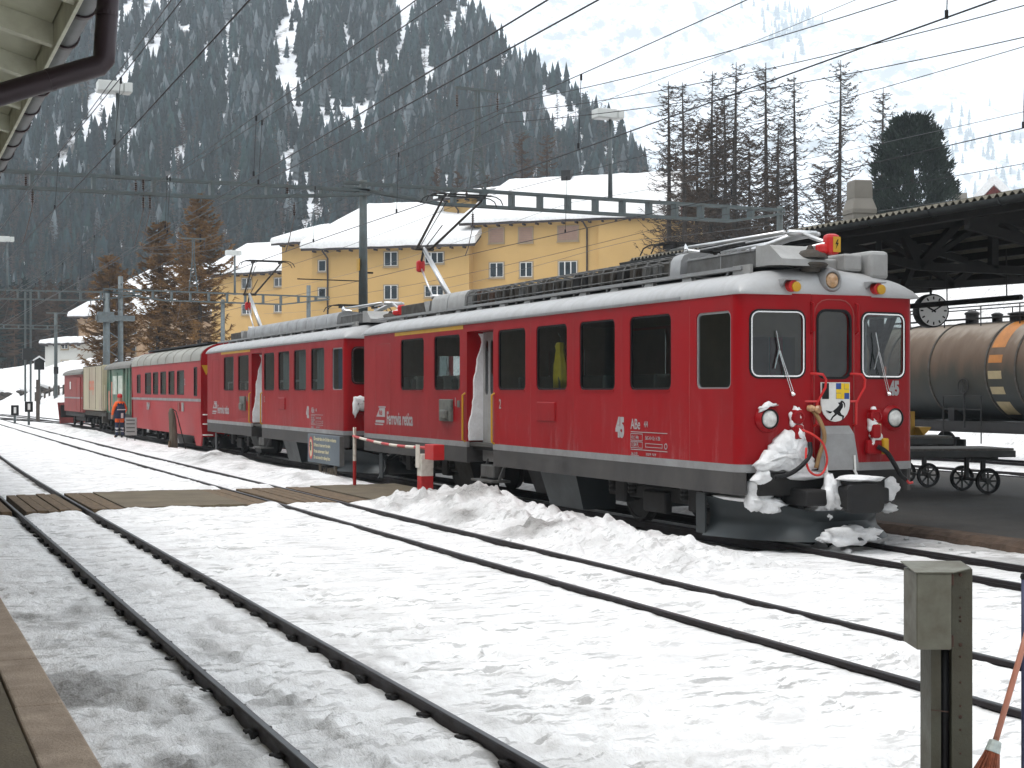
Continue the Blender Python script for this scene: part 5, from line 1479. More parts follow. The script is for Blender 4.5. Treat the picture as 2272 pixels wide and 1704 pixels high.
b = MB(); b.cbox(-1.2, -1.05, 2.6, 2.9, 0.2, 0.85, 0.02); b.build('ladder_foot', DARK, tw)
lettering('lettering', '107', 0.55, lambda p, q, t: (-(R_ + 0.012) - t, 10.4 - p, 2.2 + q), ORANGEL, tw, bold=0.02)
# ------------------------------------------------------------------ worker by the green wagon
def skin_person():
    J = dict(pelvis=(0, 0, 0.95), chest=(0, 0, 1.25), neck=(0, 0, 1.47), head=(0, -0.01, 1.58), top=(0, 0, 1.72),
             shL=(-0.17, 0, 1.40), elL=(-0.30, -0.03, 1.14), wrL=(-0.26, -0.16, 0.95), haL=(-0.24, -0.22, 0.90),
             shR=(0.17, 0, 1.40), elR=(0.30, 0.02, 1.12), wrR=(0.31, -0.06, 0.86), haR=(0.31, -0.09, 0.76),
             hipL=(-0.10, 0, 0.88), knL=(-0.12, -0.03, 0.48), anL=(-0.12, 0.02, 0.09), toL=(-0.14, -0.14, 0.04),
             hipR=(0.10, 0, 0.88), knR=(0.13, 0.0, 0.48), anR=(0.14, 0.04, 0.09), toR=(0.17, -0.12, 0.04))
    Rr = dict(pelvis=(0.17, 0.12), chest=(0.19, 0.13), neck=(0.065, 0.065), head=(0.085, 0.1), top=(0.06, 0.07), shL=(0.085, 0.08), elL=(0.06, 0.06), wrL=(0.042, 0.042), haL=(0.035, 0.035),
              hipL=(0.11, 0.11), knL=(0.075, 0.075), anL=(0.06, 0.06), toL=(0.05, 0.045))
    names = list(J); idx = {n: i for i, n in enumerate(names)}
    ed = [('pelvis', 'chest'), ('chest', 'neck'), ('neck', 'head'), ('head', 'top'), ('chest', 'shL'), ('shL', 'elL'), ('elL', 'wrL'), ('wrL', 'haL'), ('chest', 'shR'), ('shR', 'elR'), ('elR', 'wrR'), ('wrR', 'haR'),
          ('pelvis', 'hipL'), ('hipL', 'knL'), ('knL', 'anL'), ('anL', 'toL'), ('pelvis', 'hipR'), ('hipR', 'knR'), ('knR', 'anR'), ('anR', 'toR')]
    me = bpy.data.meshes.new('tmp'); me.from_pydata([J[n] for n in names], [(idx[a], idx[c]) for a, c in ed], [])
    ob = bpy.data.objects.new('tmp', me); COL.objects.link(ob)
    md = ob.modifiers.new('s', 'SKIN')
    for n in names:
        key = n if n in Rr else n[:-1] + 'L'
        me.skin_vertices[0].data[idx[n]].radius = Rr[key]
    me.skin_vertices[0].data[idx['pelvis']].use_root = True
    ob.modifiers.new('u', 'SUBSURF').levels = 2
    bpy.context.view_layer.update()
    out = bpy.data.meshes.new_from_object(ob.evaluated_get(bpy.context.evaluated_depsgraph_get()))
    bpy.data.objects.remove(ob); bpy.data.meshes.remove(me)
    return out
HIVIS = mk('hivis_orange', (0.85, 0.13, 0.015), 0.7, var=0.12, scale=6)
NAVY = mk('navy_cloth', (0.018, 0.03, 0.07), 0.85, var=0.2, scale=6)
SKINM = mk('skin', (0.42, 0.22, 0.15), 0.6, var=0.05)
REFL = mk('reflective_tape', (0.6, 0.62, 0.62), 0.4, var=0.1)
px_, py_ = 8.95, 60.6
gz_ = float(ground_z(px_, py_))
pr = thing('person', 'railway worker in orange and navy workwear walking beside the green wagon', 'person', (px_, py_, gz_ - 0.005), math.radians(200))
pm = skin_person()
for m_ in (HIVIS, NAVY, SKINM, REFL, BLACK): pm.materials.append(m_)
for p in pm.polygons:
    c = p.center
    k = 0
    if c.z > 1.47: k = 2
    elif abs(c.x) > 0.2 and c.z < 0.93: k = 2
    elif abs(c.x) < 0.16 and 0.9 < c.z < 1.38: k = 1
    elif c.z < 0.12: k = 4
    elif c.z < 0.52: k = 3 if (0.36 < c.z < 0.42 or 0.24 < c.z < 0.29) else 1
    elif c.z < 0.62: k = 1
    p.material_index = k
pm.shade_smooth()
bd = link('body', pm, pr)
b = MB(); b.lathe([(0.098, 0), (0.105, 0.05), (0.1, 0.1), (0.07, 0.15), (0.01, 0.17)], (0, 0, 1.62), (0, 0, 1), 16); b.build('cap', REDS, pr, smooth=True)
b = MB(); b.loft([[(x, y, z) for x, y in rrect(-w, w, -0.15, 0.155, 0.06)] for z, w in ((0.78, 0.2), (0.95, 0.19), (1.15, 0.19), (1.3, 0.16))]); vs = b.build('waistcoat', NAVY, pr, smooth=True)
b = MB(); b.box(-0.195, 0.195, 0.15, 0.16, 1.12, 1.16); b.build('reflective_band', REFL, vs)
b = MB(); b.cbox(-0.07, 0.03, 0.155, 0.175, 0.8, 1.0, 0.005); b.build('clipboard', WHITEP, pr)
# ------------------------------------------------------------------ signs, posts and the hand barrier by the train
nb = thing('notice_board', 'small white framed notice board standing in the snow near the worker', 'notice board', (8.96, 57.8, float(ground_z(8.96, 57.8))), math.radians(-14))
b = MB(); b.cbox(-0.22, 0.22, -0.04, 0.04, 0.18, 0.86, 0.008); pb = b.build('board', LIGHTBOX, nb)
for z in (0.3, 0.45, 0.6, 0.74):
    b = MB(); b.box(-0.17, 0.15, -0.044, -0.04, z, z + 0.05); b.build('printed_line', GREYBOX, pb)
for x in (-0.15, 0.15):
    b = MB(); b.bar((x, 0, -0.25), (x, 0, 0.2), 0.03); b.build('leg', DARK, nb)
wp = thing('wooden_post', 'stout weathered wooden post with a leaning iron bar before the coach', 'post', (9.0, 49.2, float(ground_z(9.0, 49.2)) - 0.1), 0)
OLDW = mk('weathered_wood', (0.12, 0.1, 0.075), 0.9, var=0.35, scale=5, bump=0.6, bscale=30, stretch=(4, 4, 0.5))
b = MB(); b.loft([[(r * math.cos(a) + ox, r * math.sin(a) * 0.8, z) for a in np.linspace(0, 2 * math.pi, 10, endpoint=False)] for r, z, ox in ((0.14, 0, 0.02), (0.135, 0.5, 0.01), (0.125, 1.0, -0.02), (0.11, 1.25, -0.05), (0.06, 1.38, -0.06), (0.02, 1.42, -0.06))]); b.build('post', OLDW, wp, smooth=True)
b = MB(); b.tube([(-0.02, -0.05, 1.38), (0.08, -0.1, 1.3), (0.25, -0.15, 0.6), (0.38, -0.2, 0.05), (0.45, -0.2, 0.02)], 0.018, 6); b.build('iron_bar', DARK, wp)
b = MB(); b.cbox(-0.16, -0.1, -0.1, 0.05, 0.0, 0.32, 0.01); b.build('wedge_board', PLANK, wp)

BOARD = mk('board_blue_grey', (0.09, 0.115, 0.14), 0.55, var=0.25, scale=1.2, dirt=(0.16, 0.18, 0.19), dscale=1.5, damt=0.5)
BTXT = mk('board_text', (0.55, 0.5, 0.33), 0.6, var=0.1)
gzb = float(ground_z(8.9, 31))
sb = thing('warning_board', 'blue-grey warning board with four lines of text beside the second railcar', 'sign', (8.9, 29.7, gzb), 0)
def BZ(z): return z - gzb
b = MB(); b.cbox(0.0, 0.1, 0, 2.5, BZ(0.30), BZ(0.93), 0.01); bo = b.build('board', BOARD, sb)
b = MB(); b.box(-0.004, 0.0995, -0.012, -0.001, BZ(0.3), BZ(0.93)); b.build('end_cap', GREYBOX, bo)
for k, tx in enumerate(('Überschreiten der Geleise verboten', 'Défense de traverser les voies', 'Vietato attraversare i binari', 'Do not cross the railway lines')):
    lettering('lettering', tx, 0.105, lambda p, q, t, k=k: (-0.003 - t, 1.98 - p, BZ(0.80 - 0.135 * k) + q), BTXT, sb, bold=0.003, xs=1.12 if k == 0 else 1.0)
b = MB(); b.panel([(2.22 + 0.17 * math.cos(a), BZ(0.62) + 0.25 * math.sin(a)) for a in np.linspace(0, 2 * math.pi, 24, endpoint=False)], [[(2.22 + 0.12 * math.cos(a), BZ(0.62) + 0.2 * math.sin(a)) for a in np.linspace(0, 2 * math.pi, 24, endpoint=False)]], lambda p, q, t: (-0.004 + t, p, q), 0.006); rg = b.build('prohibition_ring', REDS, sb)
b = MB(); b.panel([(2.22 + 0.119 * math.cos(a), BZ(0.62) + 0.199 * math.sin(a)) for a in np.linspace(0, 2 * math.pi, 24, endpoint=False)], [], lambda p, q, t: (-0.003 + t, p, q), 0.005); b.build('sign_disc', BTXT, sb)
b = MB(); b.tube([(-0.006, 2.22, BZ(0.75)), (-0.006, 2.22, BZ(0.56))], 0.02, 6); b.bar((-0.006, 2.15, BZ(0.68)), (-0.006, 2.3, BZ(0.66)), 0.02); b.build('sign_figure', GREYBOX, sb)
for y in (0.45, 1.65):
    b = MB(); b.bar((0.05, y, -0.2), (0.05, y, BZ(0.32)), 0.05); b.build('leg', OLDW, sb)

RW = bpy.data.materials.new('red_white_paint')
def barrier_paint(name, split):
    m = bpy.data.materials.new(name); m.use_nodes = True
    N = m.node_tree.nodes; L = m.node_tree.links; p = N['Principled BSDF']; p.inputs['Roughness'].default_value = 0.55
    tc = N.new('ShaderNodeTexCoord'); sp = N.new('ShaderNodeSeparateXYZ'); L.new(tc.outputs['Object'], sp.inputs[0])
    r = N.new('ShaderNodeValToRGB'); r.color_ramp.interpolation = 'CONSTANT'
    r.color_ramp.elements[0].color = (0.42, 0.012, 0.012, 1); r.color_ramp.elements[1].position = 0.5; r.color_ramp.elements[1].color = (0.66, 0.63, 0.56, 1)
    a = N.new('ShaderNodeMath'); a.operation = 'GREATER_THAN'; a.inputs[1].default_value = split; L.new(sp.outputs['Z'], a.inputs[0]); L.new(a.outputs[0], r.inputs['Fac'])
    n = N.new('ShaderNodeTexNoise'); n.inputs['Scale'].default_value = 9; n.inputs['Detail'].default_value = 6; L.new(tc.outputs['Object'], n.inputs['Vector'])
    rr = N.new('ShaderNodeValToRGB'); rr.color_ramp.elements[0].position = 0.3; rr.color_ramp.elements[0].color = (0.72, 0.7, 0.66, 1); rr.color_ramp.elements[1].position = 0.55; rr.color_ramp.elements[1].color = (1, 1, 1, 1)
    L.new(n.outputs['Fac'], rr.inputs['Fac'])
    mx = N.new('ShaderNodeMixRGB'); mx.blend_type = 'MULTIPLY'; mx.inputs['Fac'].default_value = 1; L.new(r.outputs['Color'], mx.inputs['Color1']); L.new(rr.outputs['Color'], mx.inputs['Color2'])
    L.new(mx.outputs['Color'], p.inputs['Base Color'])
    return m
RW1, RW2 = barrier_paint('barrier_paint_post', 0.42), barrier_paint('barrier_paint_rest', 0.5)
BRED = mk('boom_red', (0.5, 0.05, 0.05), 0.55, var=0.2, scale=7); BWHT = mk('boom_white', (0.68, 0.63, 0.55), 0.55, var=0.12, scale=7)
br = thing('hand_barrier', 'red and white hand barrier across the end of the boarded crossing', 'barrier', (8.7, 23.9, 0.0), 0)
b = MB(); b.cbox(-0.11, 0.11, -0.11, 0.11, -0.1, 0.8, 0.008); b.build('main_post', RW1, br)
b = MB(); b.box(-0.135, -0.115, -0.05, 0.12, 0.56, 0.96); b.box(0.115, 0.135, -0.05, 0.12, 0.56, 0.96); b.build('pivot_plate', BWHT, br)
b = MB(); b.tube([(0, 4.1, -0.15), (0, 4.1, 0.98)], 0.035, 10); b.build('rest_post', RW2, br)
b = MB()
for s in (-1, 1):
    b.tube([(0, 4.1, 0.96), (0.0, 4.1 + s * 0.06, 1.05), (s * 0.02, 4.1 + s * 0.13, 1.16)], 0.014, 6)
b.build('rest_fork', BWHT, br)
n = 9
for k in range(n):
    a, c = 0.08 + k * 4.1 / n, 0.08 + (k + 1) * 4.1 / n
    sag = lambda y: 0.905 + 0.085 * (y / 4.2) - 0.05 * math.sin(math.pi * y / 4.2)
    b = MB(); b.tube([(0, a, sag(a)), (0, (a + c) / 2, sag((a + c) / 2)), (0, c, sag(c))], 0.028, 8, cap=True); b.build('boom', BRED if k % 2 == 0 else BWHT, br, autosmooth=50)
b = MB(); b.tube([(0, 0.08, 0.905), (0, -0.3, 0.9)], 0.03, 8); b.build('boom', BRED, br)
b = MB(); b.cbox(-0.1, 0.1, -0.68, -0.25, 0.72, 0.98, 0.01); b.build('counterweight', REDS, br)
# dry stalks under the warning board
tf = MB()
rnd = random.Random(6)
for k in range(60):
    a = rnd.uniform(0, 6.28); r = rnd.uniform(0, 0.25); x, y = 8.88 + r * math.cos(a) * 0.5, 30.3 + 1.6 * r * math.sin(a)
    z = float(ground_z(x, y)); q = rnd.uniform(0.05, 0.16)
    tf.tube([(x, y, z - 0.03), (x + rnd.uniform(-0.05, 0.05), y + rnd.uniform(-0.06, 0.06), z + q)], 0.006, 3)
o = tf.build('dry_stalks', OLDW, None, kind='stuff'); o['label'] = 'dry brown stalks in the snow under the warning board'; o['category'] = 'plants'
# ------------------------------------------------------------------ canopy over the right-hand platform
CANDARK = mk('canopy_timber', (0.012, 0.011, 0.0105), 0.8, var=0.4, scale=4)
ETERNIT = mk('corrugated_sheet', (0.17, 0.155, 0.12), 0.9, var=0.25, scale=3, dirt=(0.09, 0.085, 0.07), dscale=2, damt=0.6)
GUTM = mk('gutter_dark', (0.05, 0.055, 0.055), 0.5, 0.4, var=0.3, scale=5)
cn = thing('platform_canopy', 'dark timber platform canopy with corrugated roof at right', 'canopy', (13.4, 6.0, 0.055))
Lcan = 19.0
def cz(z): return z - 0.055
def corr(x0, z0, x1, z1, name):
    P = []; n = int(Lcan / 0.14) * 6
    b = MB(); rows = []
    for (x, z) in ((x0, z0), ((x0 + x1) / 2, (z0 + z1) / 2), (x1, z1)):
        rows.append([(x, Lcan * i / n, cz(z) + 0.028 * math.sin(2 * math.pi * i / 6)) for i in range(n + 1)])
    top = rows
    bot = [[(p[0], p[1], p[2] - 0.012) for p in r] for r in rows]
    b.loft(top, closed=False); b.loft(bot, closed=False)
    for t_, o_ in ((top[0], bot[0]), (top[-1], bot[-1])):
        b.loft([t_, o_], closed=False)
    return b.build(name, ETERNIT, cn, smooth=True)
corr(-0.12, 4.42, 3.1, 4.98, 'roof_sheet'); corr(6.75, 4.2, 3.12, 4.99, 'roof_sheet')
b = MB(); b.bar((3.1, 0, cz(5.03)), (3.1, Lcan, cz(5.03)), 0.3, 0.03); b.build('ridge_cap', ETERNIT, cn)
b = MB(); A = [(-0.2 + 0.09 * math.cos(a), 4.36 + 0.09 * math.sin(a)) for a in np.linspace(math.pi, 2 * math.pi, 9)]; A2 = [(-0.2 + 0.08 * math.cos(a), 4.36 + 0.08 * math.sin(a)) for a in np.linspace(2 * math.pi, math.pi, 9)]
b.loft([[(x, y, cz(z)) for x, z in A + A2] for y in (-0.1, Lcan + 0.1)]); gt = b.build('gutter', GUTM, cn, autosmooth=40)
for k in range(14):
    b = MB(); b.tube([(-0.08, 0.6 + k * 1.35, cz(4.42))] + [(-0.2 + 0.097 * math.cos(a), 0.6 + k * 1.35, cz(4.36) + 0.097 * math.sin(a)) for a in np.linspace(2 * math.pi, math.pi, 8)], 0.01, 5); b.build('gutter_bracket', GUTM, gt)
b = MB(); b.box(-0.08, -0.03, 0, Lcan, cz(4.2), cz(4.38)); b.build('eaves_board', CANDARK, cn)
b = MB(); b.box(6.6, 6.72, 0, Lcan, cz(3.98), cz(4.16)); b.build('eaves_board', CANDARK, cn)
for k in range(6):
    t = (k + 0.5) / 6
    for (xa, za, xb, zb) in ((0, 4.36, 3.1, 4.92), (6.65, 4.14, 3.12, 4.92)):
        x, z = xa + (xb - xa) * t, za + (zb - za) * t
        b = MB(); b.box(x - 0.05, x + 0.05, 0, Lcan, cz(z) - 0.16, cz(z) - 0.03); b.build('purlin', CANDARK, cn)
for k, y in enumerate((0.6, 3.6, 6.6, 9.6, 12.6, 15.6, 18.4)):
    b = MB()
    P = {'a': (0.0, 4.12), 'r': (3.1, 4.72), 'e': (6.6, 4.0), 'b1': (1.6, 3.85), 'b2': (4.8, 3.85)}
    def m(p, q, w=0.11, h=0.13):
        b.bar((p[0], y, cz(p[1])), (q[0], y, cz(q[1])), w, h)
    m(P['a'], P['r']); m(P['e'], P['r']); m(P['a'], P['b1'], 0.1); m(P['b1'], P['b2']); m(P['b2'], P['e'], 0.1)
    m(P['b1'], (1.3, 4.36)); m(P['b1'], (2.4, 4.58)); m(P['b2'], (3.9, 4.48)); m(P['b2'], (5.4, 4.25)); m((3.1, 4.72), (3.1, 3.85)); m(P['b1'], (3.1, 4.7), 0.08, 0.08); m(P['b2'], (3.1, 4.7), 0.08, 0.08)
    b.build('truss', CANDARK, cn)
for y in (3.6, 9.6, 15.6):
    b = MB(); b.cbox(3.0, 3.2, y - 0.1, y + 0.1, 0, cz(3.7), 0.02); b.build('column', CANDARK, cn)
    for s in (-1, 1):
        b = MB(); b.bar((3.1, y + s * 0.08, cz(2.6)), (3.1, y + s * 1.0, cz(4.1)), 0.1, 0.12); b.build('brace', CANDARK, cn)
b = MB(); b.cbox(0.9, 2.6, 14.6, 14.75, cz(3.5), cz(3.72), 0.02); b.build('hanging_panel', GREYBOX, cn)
# chimney
p = at_depth(1907, 505, 26.0)
VENT = mk('vent_concrete', (0.24, 0.225, 0.2), 0.85, var=0.15, scale=6, dirt=(0.15, 0.14, 0.12), dscale=3, damt=0.5)
ch = thing('chimney', 'grey panelled chimney rising above the canopy roof', 'chimney', (p.x, p.y, 4.6), math.radians(-12))
b = MB(); b.loft([[(x, y, z) for x, y in ((-w, -w), (w, -w), (w, w), (-w, w))] for z, w in ((-0.1, 0.215), (0.42, 0.215))]); b.build('base', VENT, ch)
b = MB(); b.loft([[(x, y, z) for x, y in ((-w, -w), (w, -w), (w, w), (-w, w))] for z, w in ((0.425, 0.225), (0.5, 0.225), (0.72, 0.16))]); b.build('collar', VENT, ch)
b = MB(); b.loft([[(x, y, z) for x, y in ((-w, -w), (w, -w), (w, w), (-w, w))] for z, w in ((0.7, 0.17), (1.0, 0.165), (1.02, 0.15))]); b.build('cap', VENT, ch)
# lamp tube and clock
lt = thing('tube_lamp', 'long dark fluorescent tube lamp hanging under the canopy', 'lamp', (18.0, 19.6, 3.5))
b = MB(); b.tube([(0, 0, 0), (0, 3.3, 0)], 0.05, 12); b.build('housing', CANDARK, lt, autosmooth=40)
for y in (0.35, 1.9, 3.0):
    b = MB(); b.tube([(0, y, 0.04), (0, y + 0.02, 0.86)], 0.012, 5); b.build('hanger', CANDARK, lt)
p = at_depth(2065, 690, 29.0)
ck = thing('station_clock', 'round station clock with white face under the canopy', 'clock', tuple(p), math.radians(-12))
b = MB(); b.lathe([(0.30, 0.01), (0.325, 0.0), (0.335, 0.03), (0.335, 0.22), (0.325, 0.25), (0.30, 0.24)], (0, -0.125, 0), (0, 1, 0), 40); b.build('case', BLACK, ck, autosmooth=40)
FACE = mk('clock_face', (0.82, 0.82, 0.8), 0.4, var=0.03)
for s in (-1, 1):
    b = MB(); b.lathe([(0.302, 0), (0.302, 0.004)], (0, s * 0.118 - 0.002, 0), (0, 1, 0), 40); fc = b.build('face', FACE, ck)
    for k in range(12):
        a = k * math.pi / 6
        b = MB(); b.bar((0.22 * math.sin(a), s * 0.124, 0.22 * math.cos(a)), (0.28 * math.sin(a), s * 0.124, 0.28 * math.cos(a)), 0.028, 0.004, up=(0, 1, 0)); b.build('hour_mark', BLACK, fc)
    for a, l, w in ((-62, 0.16, 0.035), (60, 0.23, 0.026)):
        a = math.radians(a) * -s
        b = MB(); b.bar((-0.05 * math.sin(a), s * 0.128, -0.05 * math.cos(a)), (l * math.sin(a), s * 0.128, l * math.cos(a)), w, 0.004, up=(0, 1, 0)); b.build('hand', BLACK, fc)
b = MB(); b.tube([(0, 0, 0.33), (0, 0, 0.85)], 0.025, 8); b.build('hanger', CANDARK, ck)

# ------------------------------------------------------------------ luggage trolleys on the platform
TROL = mk('trolley_grey', (0.06, 0.065, 0.065), 0.6, 0.2, var=0.25, scale=4, dirt=(0.1, 0.09, 0.08), dscale=3, damt=0.5)
DECK = mk('trolley_deck', (0.15, 0.14, 0.125), 0.8, var=0.25, scale=3, stretch=(6, 1, 1))
def trolley(label, loc, rz, L_, W, zd):
    t = thing('luggage_trolley', label, 'trolley', loc, rz, 'luggage trolleys on the platform')
    n = 7
    for k in range(n):
        b = MB(); b.cbox(0, L_, -W / 2 + k * W / n + 0.004, -W / 2 + (k + 1) * W / n - 0.004, zd - 0.04, zd, 0.006); b.build('plank', DECK, t)
    b = MB()
    for s in (-1, 1):
        b.cbox(-0.02, L_ + 0.02, s * W / 2 - 0.03, s * W / 2 + 0.03, zd - 0.16, zd - 0.041, 0.01)
    for x in (0.0, L_ * 0.33, L_ * 0.66, L_):
        b.box(x - 0.03, x + 0.03, -W / 2, W / 2, zd - 0.15, zd - 0.05)
    b.build('frame', TROL, t)
    for x in (0.55, L_ - 0.45):
        b = MB(); b.tube([(x, -W / 2 + 0.1, 0.235), (x, W / 2 - 0.1, 0.235)], 0.03, 8)
        for s in (-1, 1):
            b.bar((x, s * 0.3, 0.235), (x, s * 0.3, zd - 0.1), 0.07)
            b.bar((x - 0.25, s * 0.36, zd - 0.2), (x + 0.25, s * 0.36, zd - 0.2), 0.05, 0.06)
        b.build('axle', TROL, t)
        for s in (-1, 1):
            yw = s * (W / 2 - 0.1)
            b = MB(); b.lathe([(0.175, -0.035), (0.225, -0.04), (0.235, 0.0), (0.225, 0.04), (0.175, 0.035)], (x, yw, 0.235), (0, 1, 0), 28)
            # hollow rim: inner ring closes the profile
            b = MB()
            ring = [(0.18, -0.03), (0.225, -0.035), (0.235, 0.0), (0.225, 0.035), (0.18, 0.03)]
            rows = [[(x + r * math.cos(a), yw + o, 0.235 + r * math.sin(a)) for r, o in ring] for a in np.linspace(0, 2 * math.pi, 29)]
            b.loft(rows, closed=True, cap=False); wh = b.build('wheel', BLACK, t, autosmooth=40)
            for k in range(8):
                a = k * math.pi / 4
                b = MB(); b.bar((x + 0.03 * math.cos(a), yw, 0.235 + 0.03 * math.sin(a)), (x + 0.185 * math.cos(a), yw, 0.235 + 0.185 * math.sin(a)), 0.03, 0.02, up=(0, 1, 0)); b.build('spoke', TROL, wh)
            b = MB(); b.lathe([(0.045, -0.05), (0.05, 0.0), (0.045, 0.05)], (x, yw, 0.235), (0, 1, 0), 14); b.build('hub', TROL, wh)
    return t
trolley('nearer low luggage trolley with spoked wheels on the platform', (15.7, 21.55, 0.055), math.radians(-13), 3.0, 1.15, 0.82)
trolley('farther luggage trolley, its deck higher, behind the nearer one', (15.4, 23.4, 0.055), math.radians(-10), 3.5, 1.1, 0.98)
yf_ = thing('yellow_frame', 'yellow steel push frame standing on the farther trolley', 'frame', (18.1, 22.93, 1.037), math.radians(-10))
b = MB(); b.bar((-1.2, 0, 0.42), (0.25, 0, 0.42), 0.07); b.bar((0.22, 0, 0.0), (0.22, 0, 0.46), 0.08); b.bar((-0.55, 0, 0.0), (-0.55, 0, 0.43), 0.07); b.build('frame', YEL, yf_)
b = MB(); b.loft([[(0.26, -0.2, 0.16), (0.52, -0.2, 0.16), (0.5, -0.2, 0.12), (0.36, -0.2, 0.0)], [(0.26, 0.2, 0.16), (0.52, 0.2, 0.16), (0.5, 0.2, 0.12), (0.36, 0.2, 0.0)]]); b.build('side_tray', YEL, yf_)
b = MB(); b.cbox(-0.45, 0.1, 0.02, 0.08, 0.02, 0.3, 0.01); b.build('panel', GREYBOX, yf_)

# ------------------------------------------------------------------ station eaves at upper left
SOFF = mk('soffit_board', (0.62, 0.63, 0.5), 0.75, var=0.1, scale=1.5, dirt=(0.42, 0.42, 0.32), dscale=1.6, damt=0.5)
RAFT = mk('rafter_paint', (0.68, 0.69, 0.57), 0.7, var=0.1, scale=2, dirt=(0.3, 0.28, 0.2), dscale=3, damt=0.4)
PIPE = mk('downpipe_brown', (0.022, 0.011, 0.015), 0.4, 0.2, var=0.2, scale=3)
GUTL = mk('gutter_grey', (0.13, 0.14, 0.145), 0.5, 0.3, var=0.15, scale=3)
ev = thing('station_eaves', 'pale wooden eaves of the station roof at upper left', 'roof', (1.15, 0, 4.27))
sl_ = 0.27                                  # rise per metre away from the track
def EV(x, y, z): return (x, y, z + (-x) * sl_)
nb_ = 9
for i in range(0, 12):
    for j in range(7):
        b = MB(); x1 = -0.04 - j * 0.62; x0 = x1 - 0.612
        y0_, y1_ = 2.0 + i * 2.6 + (j % 2) * 1.3, 2.0 + (i + 1) * 2.6 + (j % 2) * 1.3 - 0.008
        b.loft([[EV(x0, y0_, 0.17), EV(x1, y0_, 0.17), EV(x1, y1_, 0.17), EV(x0, y1_, 0.17)], [EV(x0, y0_, 0.19), EV(x1, y0_, 0.19), EV(x1, y1_, 0.19), EV(x0, y1_, 0.19)]])
        b.build('soffit_board', SOFF, ev)
y = 2.0
while y < 34:
    b = MB(); b.loft([[EV(-4.4, y - 0.05, 0.02), EV(-0.03, y - 0.05, 0.02), EV(-0.03, y + 0.05, 0.02), EV(-4.4, y + 0.05, 0.02)], [EV(-4.4, y - 0.05, 0.168), EV(-0.03, y - 0.05, 0.168), EV(-0.03, y + 0.05, 0.168), EV(-4.4, y + 0.05, 0.168)]])
    b.build('rafter', RAFT, ev)
    y += 1.24
b = MB(); b.cbox(-0.028, 0.0, 1.5, 34.5, 0.0, 0.24, 0.004); b.build('fascia', RAFT, ev)
b = MB(); b.loft([[EV(-4.5, 1.4, 0.2), EV(0.06, 1.4, 0.2), EV(0.06, 150, 0.2), EV(-4.5, 150, 0.2)], [EV(-4.5, 1.4, 0.3), EV(0.06, 1.4, 0.3), EV(0.06, 150, 0.3), EV(-4.5, 150, 0.3)]]); b.build('roof_deck', PIPE, ev)  # deck lengthened out of view to keep the wall dark in window reflections
b = MB(); gcx, gcz, gr = 0.1, 0.2, 0.085
A = [(gcx + gr * math.cos(a), gcz + gr * math.sin(a)) for a in np.linspace(math.pi, 2 * math.pi, 12)]; A2 = [(gcx + (gr - 0.008) * math.cos(a), gcz + (gr - 0.008) * math.sin(a)) for a in np.linspace(2 * math.pi, math.pi, 12)]
b.loft([[(x, yy, z) for x, z in A + A2] for yy in (1.5, 34.5)]); gt = b.build('gutter', GUTL, ev, autosmooth=40)
y = 2.6
while y < 34:
    b = MB()
    ri = gr + 0.002
    rows = []
    for yy in (y - 0.035, y + 0.035):
        rows.append([(gcx + ri * math.cos(a), yy, gcz + ri * math.sin(a)) for a in np.linspace(math.pi * 1.0, math.pi * 2.0, 12)] + [(gcx + (ri + 0.014) * math.cos(a), yy, gcz + (ri + 0.014) * math.sin(a)) for a in np.linspace(math.pi * 2.0, math.pi * 1.0, 12)])
    b.loft(rows); b.build('gutter_bracket', PIPE, gt, autosmooth=40)
    y += 0.94
b = MB()
pth = [(0.1, 8.8, 0.2), (0.09, 8.8, 0.0), (0.065, 8.8, -0.36), (0.06, 8.8, -0.445), (0.03, 8.8, -0.485), (-0.05, 8.8, -0.515), (-0.52, 8.8, -0.70), (-1.2, 8.8, -0.97), (-2.4, 8.8, -1.45)]
b.tube(pth, 0.064, 18)
b.build('downpipe', PIPE, ev, autosmooth=50)
for x, z, dx, dz in ((-0.24, -0.59, -0.25, -0.098), (0.075, -0.18, -0.06, -1)):
    b = MB(); d_ = Vector((dx, 0, dz)).normalized(); c = Vector((x, 8.8, z)); b.tube([c - d_ * 0.012, c + d_ * 0.012], 0.068, 18); b.build('pipe_joint', PIPE, ev)
b = MB(); b.box(-4.4, -4.1, 1.4, 150, -4.0, 3.2); b.build('station_wall', mk('station_plaster', (0.3, 0.28, 0.23), 0.85), ev)  # wall run on far out of view to darken the train's window reflections

# ------------------------------------------------------------------ foreground: steel post with cabinet, pole and broom
OLIVE = mk('olive_steel', (0.07, 0.07, 0.05), 0.55, 0.3, var=0.2, scale=5, dirt=(0.07, 0.055, 0.035), dscale=3, damt=0.6, bump=0.2, bscale=60)
OLIVEL = mk('olive_cabinet', (0.14, 0.137, 0.105), 0.5, 0.3, var=0.12, scale=4, dirt=(0.07, 0.055, 0.035), dscale=7, damt=0.5)
RUSTB = mk('rusty_bolt', (0.06, 0.03, 0.02), 0.7, 0.3, var=0.3)
pc = at_depth(2099, 900, 6.9)
zg = float(ground_z(pc.x, pc.y))
po = thing('steel_post', 'olive steel beam post with a sheet-metal cabinet in the right foreground', 'post', (pc.x, pc.y, zg - 0.1), -TH)
def pz(py): return EYE + (868 - py) * 6.9 / 3250 - (zg - 0.1)
zt = pz(1256)
b = MB(); b.box(-0.096, -0.086, -0.08, 0.09, 0, zt - 0.03); b.box(0.086, 0.096, -0.09, 0.09, 0, zt - 0.004); b.box(-0.086, 0.086, -0.005, 0.005, 0, zt - 0.03)
b.box(-0.096, -0.05, -0.09, -0.08, 0, zt - 0.03)
b.build('beam', OLIVE, po)
